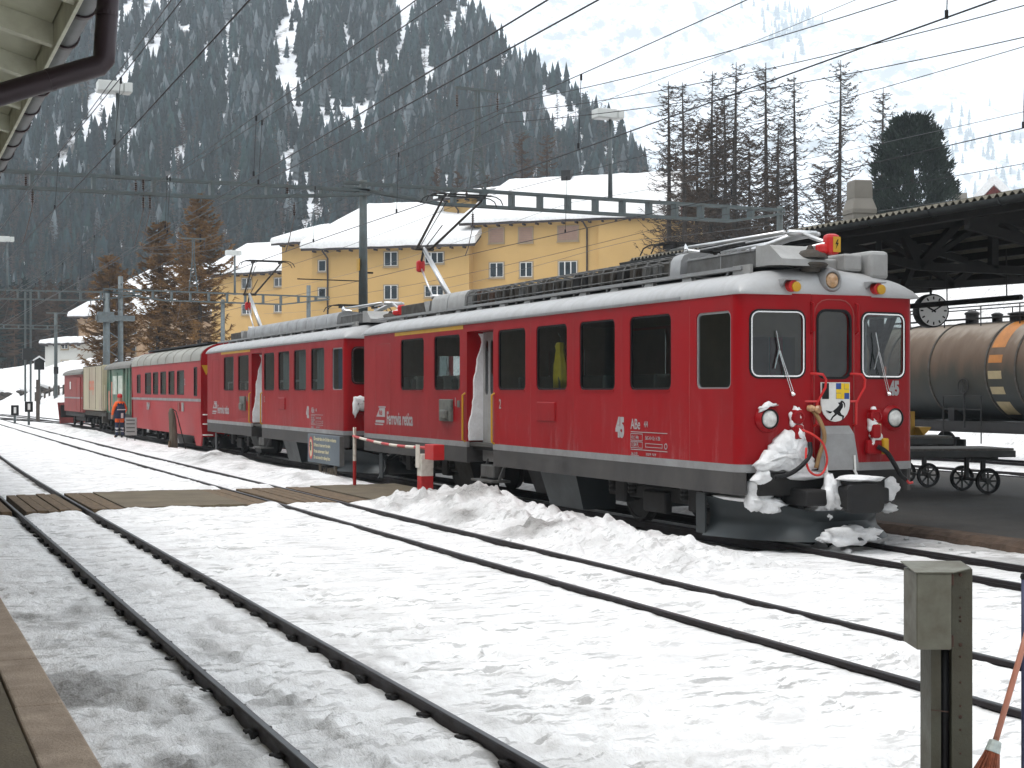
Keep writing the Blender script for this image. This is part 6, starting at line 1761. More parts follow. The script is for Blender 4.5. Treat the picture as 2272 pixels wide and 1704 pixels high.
b = MB(); b.box(0.0, 0.022, -0.09, -0.006, 0, zt - 0.01); b.box(0.022, 0.086, -0.09, -0.082, 0, zt - 0.006); b.build('channel', OLIVE, po)
b = MB(); b.tube([(-0.022, -0.05, 0.0), (-0.022, -0.05, zt - 0.36)], 0.02, 10); b.build('conduit', BLACK, po, smooth=True)
b = MB(); b.cbox(-0.185, -0.024, -0.17, 0.06, zt - 0.365, zt - 0.012, 0.006); cb = b.build('cabinet', OLIVEL, po)
b = MB(); b.loft([[(-0.196, -0.178, zt - 0.012), (-0.02, -0.178, zt - 0.012), (0.09, -0.095, zt - 0.002), (0.09, 0.07, zt + 0.012), (-0.196, 0.07, zt + 0.012)], [(-0.196, -0.178, zt - 0.007), (-0.02, -0.178, zt - 0.007), (0.09, -0.095, zt + 0.003), (0.09, 0.07, zt + 0.017), (-0.196, 0.07, zt + 0.017)]]); b.build('lid', OLIVEL, cb)
for z in (zt - 0.045, zt - 0.33):
    b = MB(); b.cbox(-0.03, 0.0, -0.13, -0.09, z - 0.03, z + 0.025, 0.006); b.build('hinge', RUSTB, cb)
for k, z in enumerate((0.03, 0.135, 0.185, 0.225, 0.245, 0.355, 0.41, 0.53, 0.64, 0.69, 0.75, 0.86, 0.98)):
    r = 0.009 if k in (0, 5, 9) else 0.0055
    b = MB(); b.lathe([(r, 0), (r, 0.003), (r * 0.6, 0.006)], (0.04, -0.09, zt - z), (0, -1, 0), 10); b.build('bolt', RUSTB, po)
b = MB(); b.tube([(-0.1, -0.1, zt - 0.655), (-0.02, -0.1, zt - 0.665), (-0.01, -0.07, zt - 0.67)], 0.003, 5); b.build('wire_tie', RUSTB, po)
pp = at_depth(2271, 900, 6.75)
zg2 = float(ground_z(pp.x, pp.y))
tp = thing('thin_pole', 'thin dark blue pole standing at the right edge of the picture', 'pole', (pp.x, pp.y, zg2 - 0.1))
zt2 = EYE + (868 - 1285) * 6.75 / 3250 - (zg2 - 0.1)
b = MB(); b.tube([(0, 0, 0), (0, 0, zt2)], 0.011, 10); b.build('shaft', mk('pole_blue', (0.03, 0.035, 0.08), 0.5, 0.3), tp, smooth=True)
b = MB(); b.lathe([(0.012, 0), (0.016, 0.01), (0.012, 0.025), (0.0, 0.03)], (0, 0, zt2), (0, 0, 1), 10); b.build('cap', BLACK, tp)
# broom leaning on the pole
top_ = at_depth(2300, 1330, 6.72); fer = at_depth(2210, 1640, 6.6)
bdir = (top_ - fer).normalized()
foot = fer - bdir * 0.5
bm_ = thing('broom', 'birch broom with a reddish handle leaning against the thin pole', 'broom', tuple(foot))
HANDLE = mk('broom_handle', (0.42, 0.17, 0.11), 0.5, var=0.2, scale=4)
BRIS = mk('broom_bristle', (0.22, 0.065, 0.03), 0.8, var=0.45, scale=30)
f0 = fer - foot
b = MB(); b.tube([f0 - bdir * 0.05, f0 + bdir * 0.75], 0.0135, 12); b.build('handle', HANDLE, bm_, smooth=True)
b = MB(); b.tube([f0 - bdir * 0.005, f0 - bdir * 0.01, f0 - bdir * 0.055, f0 - bdir * 0.06], [0.018, 0.028, 0.034, 0.034], 14); b.build('wire_binding', mk('binding_zinc', (0.42, 0.47, 0.45), 0.4, 0.5, var=0.3, scale=20), bm_)
b = MB(); rr = random.Random(2)
sd_ = bdir.orthogonal().normalized(); td_ = bdir.cross(sd_)
for k in range(420):
    a = rr.uniform(0, 6.283); r = math.sqrt(rr.random())
    e = sd_ * math.cos(a) + td_ * math.sin(a)
    st = f0 - bdir * 0.055 + e * r * 0.03
    L_ = rr.uniform(0.3, 0.44)
    b.tube([st, st - bdir * L_ * 0.5 + e * r * 0.045, st - bdir * L_ + e * r * 0.075 + sd_ * rr.uniform(-0.012, 0.012)], [0.003, 0.0026, 0.0014], 3, cap=False)
o = b.build('bristles', BRIS, bm_); o['kind'] = 'stuff'
# ------------------------------------------------------------------ small things on the snow
rnd = random.Random(12)
lump0 = None
b = MB(); b.blob((0, 0, 0), (1, 1, 0.7), 3, 0.3, 2); lm = b.build('snow_lump', SNOWP, None, smooth=True)
lmm = lm.data; bpy.data.objects.remove(lm)
spots = [(1960, 1205, .05), (2010, 1195, .045), (2045, 1212, .05), (1975, 1192, .035), (2085, 1205, .03), (1850, 1222, .09), (1880, 1225, .06), (1817, 1213, .1), (2160, 1225, .03), (1935, 1198, .03), (2030, 1228, .035), (2110, 1218, .028)]
for k, (px, py, r) in enumerate(spots):
    d = (EYE + 0.06) * 3250 / (py - 868)
    p = at_depth(px, py, d)
    o = link('snow_lump', lmm); o.location = (p.x, p.y, float(ground_z(p.x, p.y)) + r * 0.35); o.scale = (r, r * 0.9, r * 0.8); o.rotation_euler = (0, 0, k)
    tag(o, 'loose lump of snow lying beside the front railcar\'s plough', 'snow lump', 'loose snow lumps ahead of the front railcar')
# ------------------------------------------------------------------ overhead line: gantries, masts, floodlights, wires
INSUL = mk('insulator_brown', (0.05, 0.025, 0.018), 0.3, var=0.2)
WIREM = mk('wire_dark', (0.012, 0.012, 0.014), 0.5, 0.5, var=0.1)
WIREL = mk('wire_pale', (0.12, 0.125, 0.13), 0.5, 0.5, var=0.1)
LAMPH = mk('lamp_housing', (0.62, 0.64, 0.62), 0.5, var=0.08)
def ladder_beam(par, x0, x1, y, z0, z1, hgt, step, taper0=0.0, taper1=0.0):
    """two chords joined by upright battens"""
    def ht(x):
        k = 1.0
        if taper0 and x < x0 + taper0: k = 0.25 + 0.75 * (x - x0) / taper0
        if taper1 and x > x1 - taper1: k = min(k, 0.25 + 0.75 * (x1 - x) / taper1)
        return hgt * k
    zt = lambda x: z0 + (z1 - z0) * (x - x0) / (x1 - x0)
    xs = sorted(set([x0, x1] + ([x0 + taper0] if taper0 else []) + ([x1 - taper1] if taper1 else [])))
    for yo in (-0.14, 0.14):
        b = MB()
        for a, c in zip(xs[:-1], xs[1:]):
            b.bar((a, y + yo, zt(a)), (c, y + yo, zt(c)), 0.05, 0.075)
        b.build('top_chord', STEELG, par)
        b = MB()
        for a, c in zip(xs[:-1], xs[1:]):
            b.bar((a, y + yo, zt(a) - ht(a)), (c, y + yo, zt(c) - ht(c)), 0.05, 0.075)
        b.build('bottom_chord', STEELG, par)
    x = x0 + step * 0.6
    while x < x1 - 0.2:
        if ht(x) > 0.18:
            b = MB(); b.box(x - 0.05, x + 0.05, y - 0.16, y + 0.16, zt(x) - ht(x), zt(x)); b.build('batten', STEELG, par)
        x += step
def insulator(b, top, L_=0.45, r=0.045):
    n = 5
    prof = [(0.012, 0), (0.012, 0.06)]
    for k in range(n):
        t = 0.07 + k * (L_ - 0.14) / n
        prof += [(0.02, t), (r, t + 0.02), (0.02, t + 0.05)]
    prof += [(0.012, L_ - 0.06), (0.012, L_)]
    b.lathe(prof, top, (0, 0, -1), 10)
def floodlight(name_label, x, y, zb, zt):
    t = thing('floodlight', name_label, 'floodlight', (x, y, zb), 0, 'floodlights on the gantries')
    H = zt - zb
    b = MB(); b.tube([(0, 0, 0), (0, 0, H - 0.1)], [0.075, 0.05], 10); b.build('pole', STEELP, t, smooth=True)
    b = MB(); b.box(-0.09, 0.09, -0.09, 0.09, -0.06, 0.02); b.build('foot', STEELP, t)
    b = MB(); b.cbox(-0.55, 0.12, -0.28, 0.22, H - 0.12, H + 0.16, 0.02); hd = b.build('lamp_head', LAMPH, t)
    b = MB(); b.cbox(0.14, 0.36, -0.28, 0.22, H - 0.12, H + 0.14, 0.02); b.build('lamp_gear', LAMPH, t)
    b = MB(); b.box(-0.5, 0.08, -0.24, 0.18, H - 0.135, H - 0.121); b.build('lamp_glass', REFL, hd)
def t_mast(label, x, y, zb, zt):
    t = thing('feeder_mast', label, 'mast', (x, y, zb), 0, 'lattice feeder masts on the gantries')
    H = zt - zb
    for s in (-1, 1):
        b = MB(); b.bar((s * 0.26, 0, 0), (s * 0.06, 0, H - 1.2), 0.06); b.bar((s * 0.06, 0, H - 1.2), (s * 0.05, 0, H), 0.06); b.build('leg', STEELG, t)
    b = MB(); k = 0
    while k < 6:
        z = k * (H - 1.3) / 6; w = 0.26 - 0.2 * z / (H - 1.2); z2 = (k + 1) * (H - 1.3) / 6; w2 = 0.26 - 0.2 * z2 / (H - 1.2)
        b.bar((-w if k % 2 else w, 0, z), (w2 if k % 2 else -w2, 0, z2), 0.035); b.bar((-w2, 0, z2), (w2, 0, z2), 0.04); k += 1
    b.build('lacing', STEELG, t)
    b = MB(); b.bar((-0.7, 0, H), (0.72, 0, H - 0.02), 0.1, 0.07); b.build('cross_arm', STEELG, t)
    for s in (-1, 1):
        b = MB(); b.tube([(s * 0.66, 0, H), (s * 0.66, 0, H - 0.16)], 0.012, 5); insulator(b, (s * 0.66, 0, H - 0.15), 0.5, 0.05); b.build('insulator', INSUL, t)
YA = 41.0
ga = thing('catenary_gantry', 'nearest overhead-line gantry with a round mast behind the railcars', 'gantry', (0, YA, 0))
b = MB(); b.tube([(13.0, 0, -0.3), (13.0, 0, 3.9)], 0.19, 18); b.lathe([(0.19, 0), (0.3, 0.02), (0.3, 0.06), (0.12, 0.1)], (13.0, 0, 3.9), (0, 0, 1), 18); b.build('mast_foot', STEELG, ga, autosmooth=40)
b = MB(); b.tube([(13.0, 0, 4.0), (13.0, 0, 8.05)], [0.14, 0.105], 16); b.build('mast', STEELG, ga, smooth=True)
b = MB(); b.tube([(13.0, 0, 3.78), (13.0, 0, 3.86)], 0.2, 18); b.build('red_band', REDS, ga)
for k in range(8):
    a = k * math.pi / 4; b = MB(); b.tube([(13 + 0.26 * math.cos(a), 0.26 * math.sin(a), 3.94), (13 + 0.26 * math.cos(a), 0.26 * math.sin(a), 4.08)], 0.02, 6); b.build('anchor_bolt', DARK, ga)
ladder_beam(ga, -2.0, 13.15, 0, 7.72, 7.74, 0.42, 1.6, taper1=4.5)
ladder_beam(ga, 12.4, 27.5, 0, 7.95, 7.88, 0.46, 0.95, taper0=3.0, taper1=2.0)
b = MB(); b.tube([(-2, 0, -0.3), (-2, 0, 7.9)], [0.16, 0.1], 12); b.build('mast', STEELG, ga, smooth=True)
b = MB(); b.tube([(27.4, 0, -0.3), (27.4, 0, 8.0)], [0.16, 0.1], 12); b.build('mast', STEELG, ga, smooth=True)
b = MB(); b.bar((11.0, -0.1, 5.1), (13.0, 0, 5.1), 0.03); b.bar((13.0, 0, 5.35), (13.3, 0, 5.35), 0.05); b.build('bracket', DARK, ga)
b = MB(); b.box(12.83, 12.86, -0.13, 0.1, 5.4, 5.75); b.build('number_plate', YEL, ga)
floodlight('floodlight on a tall pole above the left arm of the nearest gantry', 6.0, YA, 7.72, 10.15)
floodlight('floodlight on a tall pole above the right arm of the nearest gantry', 21.1, YA, 7.92, 10.55)
t_mast('tall lattice feeder mast on the nearest gantry, near the raised pantograph', 16.6, YA, 7.96, 11.0)
YB = 87.7
gb = thing('catenary_gantry', 'overhead-line gantry beyond the railcars, in front of the orange larches', 'gantry', (0, YB, 0))
ladder_beam(gb, 2.0, 14.2, 0, 7.62, 7.66, 0.5, 1.15, taper1=3.0)
ladder_beam(gb, 12.0, 25.6, 0, 7.85, 7.7, 0.55, 1.1, taper0=3.5, taper1=3.0)
for x, zt_, r in ((13.0, 8.6, 0.17), (12.2, 7.6, 0.22), (19.0, 7.4, 0.14), (24.3, 8.4, 0.15), (2.0, 7.7, 0.14)):
    b = MB(); b.tube([(x, 0, -0.3), (x, 0, zt_)], [r, r * 0.85], 12); b.build('mast', STEELP, gb, smooth=True)
b = MB(); b.cbox(11.6, 13.8, -0.2, 0.2, 6.0, 6.3, 0.02); b.cbox(11.7, 12.6, -0.3, 0.3, 5.9, 6.5, 0.02); b.build('switch_frame', STEELP, gb)
for k in range(6):
    b = MB(); insulator(b, (11.6 + k * 0.4, -0.1, 7.15), 0.5, 0.06); b.build('insulator', INSUL, gb)
b = MB()
for k in range(9):
    b.bar((12.2 if k % 2 else 13.0, 0, 0.5 + k * 0.55), (13.0 if k % 2 else 12.2, 0, 0.5 + (k + 1) * 0.55), 0.05)
b.build('lacing', STEELP, gb)
def Xat(px, Y):
    u = (px - 1136) / 3250.0
    return Y * (SN + u * CS) / (CS - u * SN)
floodlight('far floodlight at the left edge above the second gantry', Xat(16, YB), YB, 7.66, 10.5)
floodlight('far floodlight in front of the snowy roof beside the larches', Xat(521, YB), YB, 7.75, 10.2)
t_mast('far lattice feeder mast among the orange larches', Xat(429, YB), YB, 7.85, 11.0)
YC = 133.0
gc = thing('catenary_gantry', 'farthest overhead-line gantry at the left edge near the white house', 'gantry', (0, YC, 0))
ladder_beam(gc, 2.0, 14.6, 0, 7.6, 7.6, 0.3, 1.2)
b = MB(); b.tube([(14.2, 0, 0), (14.2, 0, 8.7)], [0.17, 0.14], 12); b.bar((13.4, 0, 8.7), (15.2, 0, 8.7), 0.1); b.build('mast', STEELG, gc, smooth=True)
b = MB(); b.tube([(2, 0, -0.3), (2, 0, 7.7)], 0.15, 10); b.build('mast', STEELG, gc)
for px in (56, 68):
    b = MB(); x = Xat(px, YC); b.tube([(x, 0, 1), (x, 0, 10.5)], 0.09, 8); b.build('mast', STEELG, gc)
b = MB(); xa = Xat(50, YC); xb = Xat(72, YC); b.box(xa, xb, -0.2, 0.2, 4.6, 5.6); b.build('switch_box', DARK, gc)
b = MB(); b.box(14.0, 14.4, -0.3, -0.15, 3.4, 4.0); b.build('number_plate', DARK, gc)

def wire_pts(f, y0, y1, n=40):
    return [f(y0 + (y1 - y0) * i / n) for i in range(n + 1)]
SPANS = [-12.0, YA, YB, YC + 5]
def span_z(y, zs, sag):
    for a, c in zip(SPANS[:-1], SPANS[1:]):
        if a <= y <= c:
            t = (y - a) / (c - a)
            return zs - sag * ((c - a) / 50) ** 2 * 4 * t * (1 - t)
    return zs
def overhead(label, cx, mx, zc=5.82, zm=7.25, y0=-11.9, y1=134.0, droppers=(), rc=0.0105, rm=0.0085, insul=True, sag=0.35):
    t = thing('overhead_line', label, 'overhead line', (0, 0, 0))
    b = MB(); b.tube(wire_pts(lambda y: (cx(y), y, zc + 0.02 * math.sin(y * 0.2)), y0, y1), rc, 5); b.build('contact_wire', WIREM, t)
    fm = lambda y: (mx(y), y, span_z(y, zm, sag))
    b = MB(); b.tube(wire_pts(fm, y0, y1, 60), rm, 5); b.build('messenger_wire', WIREM, t)
    for y in droppers:
        b = MB(); p, q = Vector(fm(y)), Vector((cx(y), y, zc))
        b.tube([p, q], 0.006, 4); b.tube([q + (p - q) * 0.0, q + Vector((0, 0, 0.09))], 0.022, 6); b.tube([p, p - Vector((0, 0, 0.1))], 0.02, 6)
        b.build('dropper', WIREM, t)
    if insul:
        for Y in (YA, YB):
            b = MB(); insulator(b, (mx(Y), Y, zm + 0.02 + 0.42), 0.42, 0.05); b.build('insulator', INSUL, t)
            b = MB(); insulator(b, (cx(Y) + 0.25, Y, 7.3), 0.45, 0.05); b.tube([(cx(Y) + 0.25, Y, 6.86), (cx(Y) + 0.1, Y, 6.2), (cx(Y), Y, zc)], 0.014, 5); b.build('steady_arm', INSUL, t)
    return t
overhead('overhead line above the nearest track, at upper left', lambda y: 3.45 + 0.004 * (y - 20), lambda y: 3.55 + 0.003 * (y - 20), droppers=(13.2, 24.0, 33.0, 52, 64, 76))
b = MB(); b.tube(wire_pts(lambda y: (2.62 + 0.004 * y, y, span_z(y, 5.95, 0.15)), -11.9, 134), 0.006, 5)
o = b.build('cable', WIREL, None); tag(o, 'pale thin cable running up at the far upper left', 'cable')
overhead('overhead line above the middle track', lambda y: 6.25 + 0.009 * (y - 20), lambda y: 6.3 + 0.009 * (y - 20), droppers=(26.5, 36.0, 50, 60, 72))
overhead('second overhead line close beside that of the middle track', lambda y: 6.65 - 0.0015 * (y - 20), lambda y: 6.72 - 0.0015 * (y - 20), droppers=(27.5, 37, 54, 66), zm=7.35)
overhead('overhead line above the red train', lambda y: 10.55 + 0.008 * (y - 24), lambda y: 10.6 + 0.008 * (y - 24), droppers=(12.5, 21.6, 31.0, 38.0, 50, 62, 74), zc=5.86, zm=7.45)
overhead('overhead line above the platform canopy at right', lambda y: 16.2, lambda y: 16.25, droppers=(17.6, 26, 34), zc=5.95, zm=7.6, y1=88, rc=0.009, rm=0.007)
overhead('overhead line beyond the canopy, above the tank wagon', lambda y: 24.0, lambda y: 24.0, zc=5.95, zm=7.4, y1=88, rc=0.007, insul=False)
for k, (x, zz, lab) in enumerate(((15.95, 10.32, 'upper feeder wire from the left end of the tall feeder mast'), (17.2, 10.3, 'feeder wire from the right end of the tall feeder mast'), (17.4, 10.05, 'lowest feeder wire from the right end of the tall feeder mast'))):
    fz = lambda y, x=x, zz=zz, k=k: (x + (-3.2 * (y - YA) / (YB - YA) if y > YA else (YA - y) * (0.02 + 0.045 * k)), y, span_z(y, zz, 1.5))
    b = MB(); b.tube(wire_pts(fz, -11.9, YB, 70), 0.0105, 5)
    o = b.build('feeder_wire', WIREM, None); tag(o, lab, 'wire')
for k, (x, zz) in enumerate(((19.5, 7.7), (21.5, 6.6))):
    b = MB(); b.tube(wire_pts(lambda y: (x, y, span_z(y, zz, 0.6)), -11.9, YB), 0.006, 5)
    o = b.build('feeder_wire', WIREL, None); tag(o, ('higher' if k == 0 else 'lower') + ' pale wire crossing above the canopy before the larches', 'wire')
b = MB(); b.tube(wire_pts(lambda y: (14.5 + 0.05 * (y - 10), y, 9.0 - 0.6 * math.sin((y + 12) / 53 * math.pi)), -11.9, YA), 0.006, 5)
o = b.build('feeder_wire', WIREL, None); tag(o, 'thin wire rising across the white sky at upper right', 'wire')

# ------------------------------------------------------------------ buildings
OCHRE = mk('ochre_plaster', (0.54, 0.35, 0.135), 0.85, var=0.05, scale=0.4, bump=0.1, bscale=12)
PINK = mk('pink_plaster', (0.44, 0.30, 0.19), 0.85, var=0.06, scale=0.5)
WHITEH = mk('white_plaster', (0.5, 0.5, 0.47), 0.85, var=0.06, scale=0.6)
FASC = mk('eaves_brown', (0.045, 0.035, 0.035), 0.7, var=0.2)
WFR = mk('window_white', (0.7, 0.7, 0.69), 0.5, var=0.05)
WPANE = mk('house_glass', (0.03, 0.04, 0.048), 0.12, var=0.6, scale=0.8, spec=0.7)
SHUT = mk('shutter_slats', (0.34, 0.22, 0.17), 0.7, var=0.08)
SURR = mk('window_surround', (0.34, 0.27, 0.18), 0.8, var=0.05)
REDW = mk('red_boarding', (0.17, 0.025, 0.02), 0.7, var=0.2, scale=2)
def block(name, label, pa, pb, zb, ze, depth, ridge, mat, hipL=0.0, hipR=0.0, windows=(), over=0.7, pipes=(), gable=None, snow=0.42):
    """pa, pb = (px, camera distance) of the two facade corners; facade faces the station"""
    A = at_depth(pa[0], 868, pa[1]); B = at_depth(pb[0], 868, pb[1])
    W = (Vector((B.x, B.y)) - Vector((A.x, A.y))).length
    rz = math.atan2(B.y - A.y, B.x - A.x)
    h = thing(name, label, 'building', (A.x, A.y, zb), rz)
    E_ = ze - zb; Rr = ridge
    b = MB(); b.box(0, W, 0, depth, -6, E_ - 0.02)
    hb = depth / 2
    for s, hip in ((0, hipL), (W, hipR)):
        if hip == 0:
            b.loft([[(s - 0.02, 0.0, E_ - 0.02), (s - 0.02, depth, E_ - 0.02), (s - 0.02, hb, E_ + Rr - 0.12)], [(s + 0.02, 0.0, E_ - 0.02), (s + 0.02, depth, E_ - 0.02), (s + 0.02, hb, E_ + Rr - 0.12)]])
    wl = b.build('wall', mat, h)
    sl = Rr / hb
    def roofslab(t0, t1, ov, m_, nm, par, wob=0.0, seed=0):
        b = MB()
        rr = random.Random(seed)
        x0, x1 = -ov, W + ov
        n = 24
        def row(y, z, a, c):
            return [(a + (c - a) * i / n, y, z + (wob * (0.5 * math.sin(i * 1.3 + seed) + rr.uniform(-0.5, 0.5)) if wob else 0)) for i in range(n + 1)]
        rows_t = [row(-ov, E_ - ov * sl + t1 * 0.55, x0, x1), row(-ov + 0.12, E_ - (ov - 0.12) * sl + t1, x0 + 0.05, x1 - 0.05), row(hb * 0.5, E_ + Rr * 0.5 + t1, x0 + (hipL * 0.5 if hipL else 0), x1 - (hipR * 0.5 if hipR else 0)), row(hb, E_ + Rr + t1 * 0.9, x0 + hipL, x1 - hipR), row(depth + ov, E_ - ov * sl + t1, x0, x1)]
        rows_b = [row(depth + ov, E_ - ov * sl + t0, x0, x1), row(hb, E_ + Rr + t0, x0 + hipL, x1 - hipR), row(-ov, E_ - ov * sl + t0, x0, x1)]
        allr = rows_t + rows_b
        b.loft([[r[i] for r in allr] for i in range(n + 1)])
        return b.build(nm, m_, par, autosmooth=40)
    rf = roofslab(-0.22, 0.0, over, FASC, 'roof', h)
    roofslab(0.005, snow, over + 0.06, SNOWP, 'roof_snow', rf, 0.05, int(pa[0]))
    x = 0.3
    while x < W:
        b = MB(); b.box(x, x + 0.12, -over + 0.02, -0.02, E_ - over * sl - 0.34, E_ - over * sl - 0.2); b.build('rafter_end', FASC, rf)
        x += 1.1
    if gable:
        b = MB()
        for s_ in ((W + over + 0.03),):
            P = [(s_, -over - 0.05, E_ - over * sl - 0.25), (s_ - hipR, hb, E_ + Rr - 0.25), (s_ - hipR, hb, E_ + Rr + 0.3), (s_, -over - 0.05, E_ - over * sl + 0.35)]
            b.loft([P, [(p[0] + 0.1, p[1], p[2]) for p in P]])
        b.build('barge_board', gable, rf)
    c, s = math.cos(rz), math.sin(rz)
    def px2(px, y=0.0):
        u = (px - 1136) / 3250.0
        rx, ry = (u * CS + SN), (CS - u * SN)            # ray through the pixel column
        # intersect with the facade line moved back by y
        ox, oy = A.x - s * y, A.y + c * y
        det = rx * (-s) - ry * (-c) if False else rx * s - ry * c
        t = (ox * s - oy * c) / det
        X, Y_ = rx * t, ry * t
        return (X - ox) * c + (Y_ - oy) * s, t
    for wdw in windows:
        pl_, pr_, pt, pb_ = wdw[:4]; kind = wdw[4] if len(wdw) > 4 else 'w'; off = wdw[5] if len(wdw) > 5 else 0.0
        xa, d1 = px2(pl_, off); xb, d2 = px2(pr_, off); d = (d1 + d2) / 2
        za = EYE + (868 - pb_) * d / 3250 - zb; zb_ = EYE + (868 - pt) * d / 3250 - zb
        y = off
        b = MB(); b.panel(rrect(xa - 0.1, xb + 0.1, za - 0.1, zb_ + 0.08, 0.002, 1), [rrect(xa, xb, za, zb_, 0.002, 1)], lambda p, q, t, y=y: (p, y - 0.05 + t, q), 0.06)
        wn_ = b.build('window', SURR, h)
        b = MB(); b.box(xa - 0.14, xb + 0.14, y - 0.14, y - 0.051, za - 0.16, za - 0.101); b.build('sill', SURR, wn_)
        if kind == 's':
            n = max(5, int((zb_ - za) / 0.14)); 
            for k in range(n):
                z = za + (zb_ - za) * k / n
                b = MB(); b.box(xa, xb, y - 0.035, y - 0.006, z + 0.008, z + (zb_ - za) / n - 0.004); b.build('shutter_slat', SHUT, wn_)
        else:
            nb = 3 if (xb - xa) > 1.5 else (1 if (xb - xa) < 0.8 else 2)
            b = MB(); b.box(xa, xb, y - 0.012, y - 0.004, za, zb_); b.build('pane', WPANE, wn_)
            hs = []
            w_ = (xb - xa) / nb
            for k in range(nb):
                hs.append(rrect(xa + k * w_ + 0.045, xa + (k + 1) * w_ - 0.045, za + 0.045, zb_ - 0.045, 0.002, 1))
            b = MB(); b.panel(rrect(xa + 0.001, xb - 0.001, za + 0.001, zb_ - 0.001, 0.001, 1), hs, lambda p, q, t, y=y: (p, y - 0.035 + t, q), 0.02); b.build('frame', WFR, wn_)
    for px in pipes:
        x, d = px2(px)
        b = MB(); b.tube([(x - 0.25, -over, E_ - over * sl - 0.25), (x - 0.2, -over + 0.1, E_ - 0.7), (x, -0.1, E_ - 1.2), (x, -0.1, -2)], 0.07, 8); b.build('downpipe', FASC, h, smooth=True)
    return h, W, E_, px2
wr = [(1086, 1117, 507, 538, 's'), (1152, 1181, 505, 537, 's'), (1239, 1282, 502, 533, 's'), (1350, 1378, 502, 526), (1418, 1438, 500, 524),
      (1087, 1117, 583, 615), (1154, 1181, 582, 614), (1240, 1280, 580, 612), (1350, 1378, 578, 606), (1418, 1438, 577, 602),
      (1087, 1117, 660, 692), (1154, 1181, 660, 692), (1240, 1280, 658, 690), (1350, 1378, 656, 686)]
hB, WB, EB, px2B = block('apartment_house', 'tallest ochre apartment block with snowy roof behind the front railcar', (1043, 119.6), (1494, 114.0), 4.6, 16.0, 11.0, 3.5, OCHRE, hipL=2.2, hipR=1.2, windows=wr, pipes=(1303,), gable=REDW)
x, d = px2B(1268, 6.5); b = MB(); b.cbox(x - 0.4, x + 0.4, 4.8, 5.6, EB + 2.0, EB + 4.3, 0.03); b.build('chimney', DARK, hB)
x, d = px2B(1330); b = MB(); b.box(x, WB + 0.01, -0.35, 0.0, -6, EB - 0.55); b.build('wall_projection', OCHRE, hB)
wm = [(853, 882, 559, 590), (853, 882, 633, 664), (707, 723, 578, 602), (707, 723, 639, 662), (853, 882, 706, 736), (943, 984, 560, 584), (943, 984, 634, 658)]
hM, WM, EM, px2M = block('apartment_house', 'middle ochre apartment block, lower roof deep in snow, behind the gantry mast', (692, 122.5), (1041, 118.5), 4.6, 14.15, 14.0, 3.7, OCHRE, hipL=3.0, windows=wm, pipes=(728,), snow=0.55)
block('apartment_house', 'narrow ochre stair block with snow cap between two larger blocks', (625, 137.0), (735, 134.0), 4.6, 15.9, 10.0, 1.6, OCHRE, hipL=1.5, hipR=1.0, windows=(), snow=0.5)
block('apartment_house', 'narrow ochre attic block rising beside the tallest block, with downpipe', (985, 124.0), (1046, 122.5), 4.6, 18.3, 8.0, 0.9, OCHRE, windows=(), over=0.6, pipes=(1018,), snow=0.3)
wl_ = [(537, 558, 617, 640), (537, 558, 675, 697), (609, 639, 616, 635), (609, 639, 675, 692), (537, 558, 735, 757)]
block('apartment_house', 'lowest ochre apartment block with snowy roof, left of the others', (470, 152.0), (678, 146.0), 4.6, 14.3, 13.0, 3.1, OCHRE, hipL=0.0, windows=wl_, snow=0.5)
wp_ = [(216, 228, 708, 728), (292, 304, 722, 742), (330, 342, 716, 740), (216, 228, 760, 780), (290, 302, 766, 786), (330, 342, 764, 786), (400, 414, 712, 736), (400, 414, 764, 786)]
block('apartment_house', 'pale pink house with hipped snowy roof behind the bare larches', (171, 166.0), (470, 158.0), 4.8, 10.9, 14.0, 5.2, PINK, hipL=6.5, hipR=2.0, windows=wp_, pipes=(174,), snow=0.4)
hh, Wh, Eh, px2h = block('white_house', 'small white house with flat snowy roof at far left', (100, 158.0), (178, 156.0), 4.2, 7.1, 7.0, 0.5, WHITEH, windows=[(137, 151, 763, 774), (137, 152, 800, 812)], over=0.4, snow=0.35)
# gabled red house at the far right
gx0 = at_depth(2205, 868, 125)
rh = thing('red_gabled_house', 'dark red gabled house with thick snow roof beyond the canopy', 'building', (gx0.x, gx0.y, 10.2), math.radians(-40))
b = MB(); b.loft([[(-4, y, -8), (4, y, -8), (4, y, 5), (0, y, 9.2), (-4, y, 5)] for y in (0, 14)]); b.build('wall', REDW, rh)
for s in (-1, 1):
    b = MB(); b.loft([[(0, y, 9.25), (s * 5.2, y, 3.8), (s * 5.2, y, 4.4), (s * 0.2, y, 9.95), (0, y, 9.95)] for y in (-0.8, 14.8)]); b.build('roof_snow', SNOWP, rh)
b = MB(); b.cbox(-3.4, -2.2, -3.2, -2.0, 3.0, 8.3, 0.05); b.build('chimney', VENT, rh)
# ------------------------------------------------------------------ bank: fence, rocks, signals, lantern
FPOST = mk('fence_wood', (0.07, 0.055, 0.045), 0.9, var=0.3)
def gpt(px, Y):
    x = Xat(px, Y); return x, Y, float(ground_z(x, Y))
fe = thing('wooden_fence', 'low wooden fence along the top of the snow bank at left', 'fence', (0, 0, 0))
prev = None
for k in range(16):
    x, y, z = gpt(-10 + k * 9.5, 142 - k * 1.6)
    x += 3.5; z = float(ground_z(x, y))
    b = MB(); b.bar((x, y, z - 0.4), (x, y, z + 0.85), 0.16); b.build('post', FPOST, fe)
    if prev is not None:
        b = MB(); b.bar((prev[0], prev[1], prev[2] + 0.6), (x, y, z + 0.6), 0.07, 0.12); b.build('rail', FPOST, fe)
    prev = (x, y, z)
ROCK = mk('bank_rock', (0.055, 0.048, 0.042), 0.95, var=0.45, scale=0.9, bump=0.8, bscale=3)
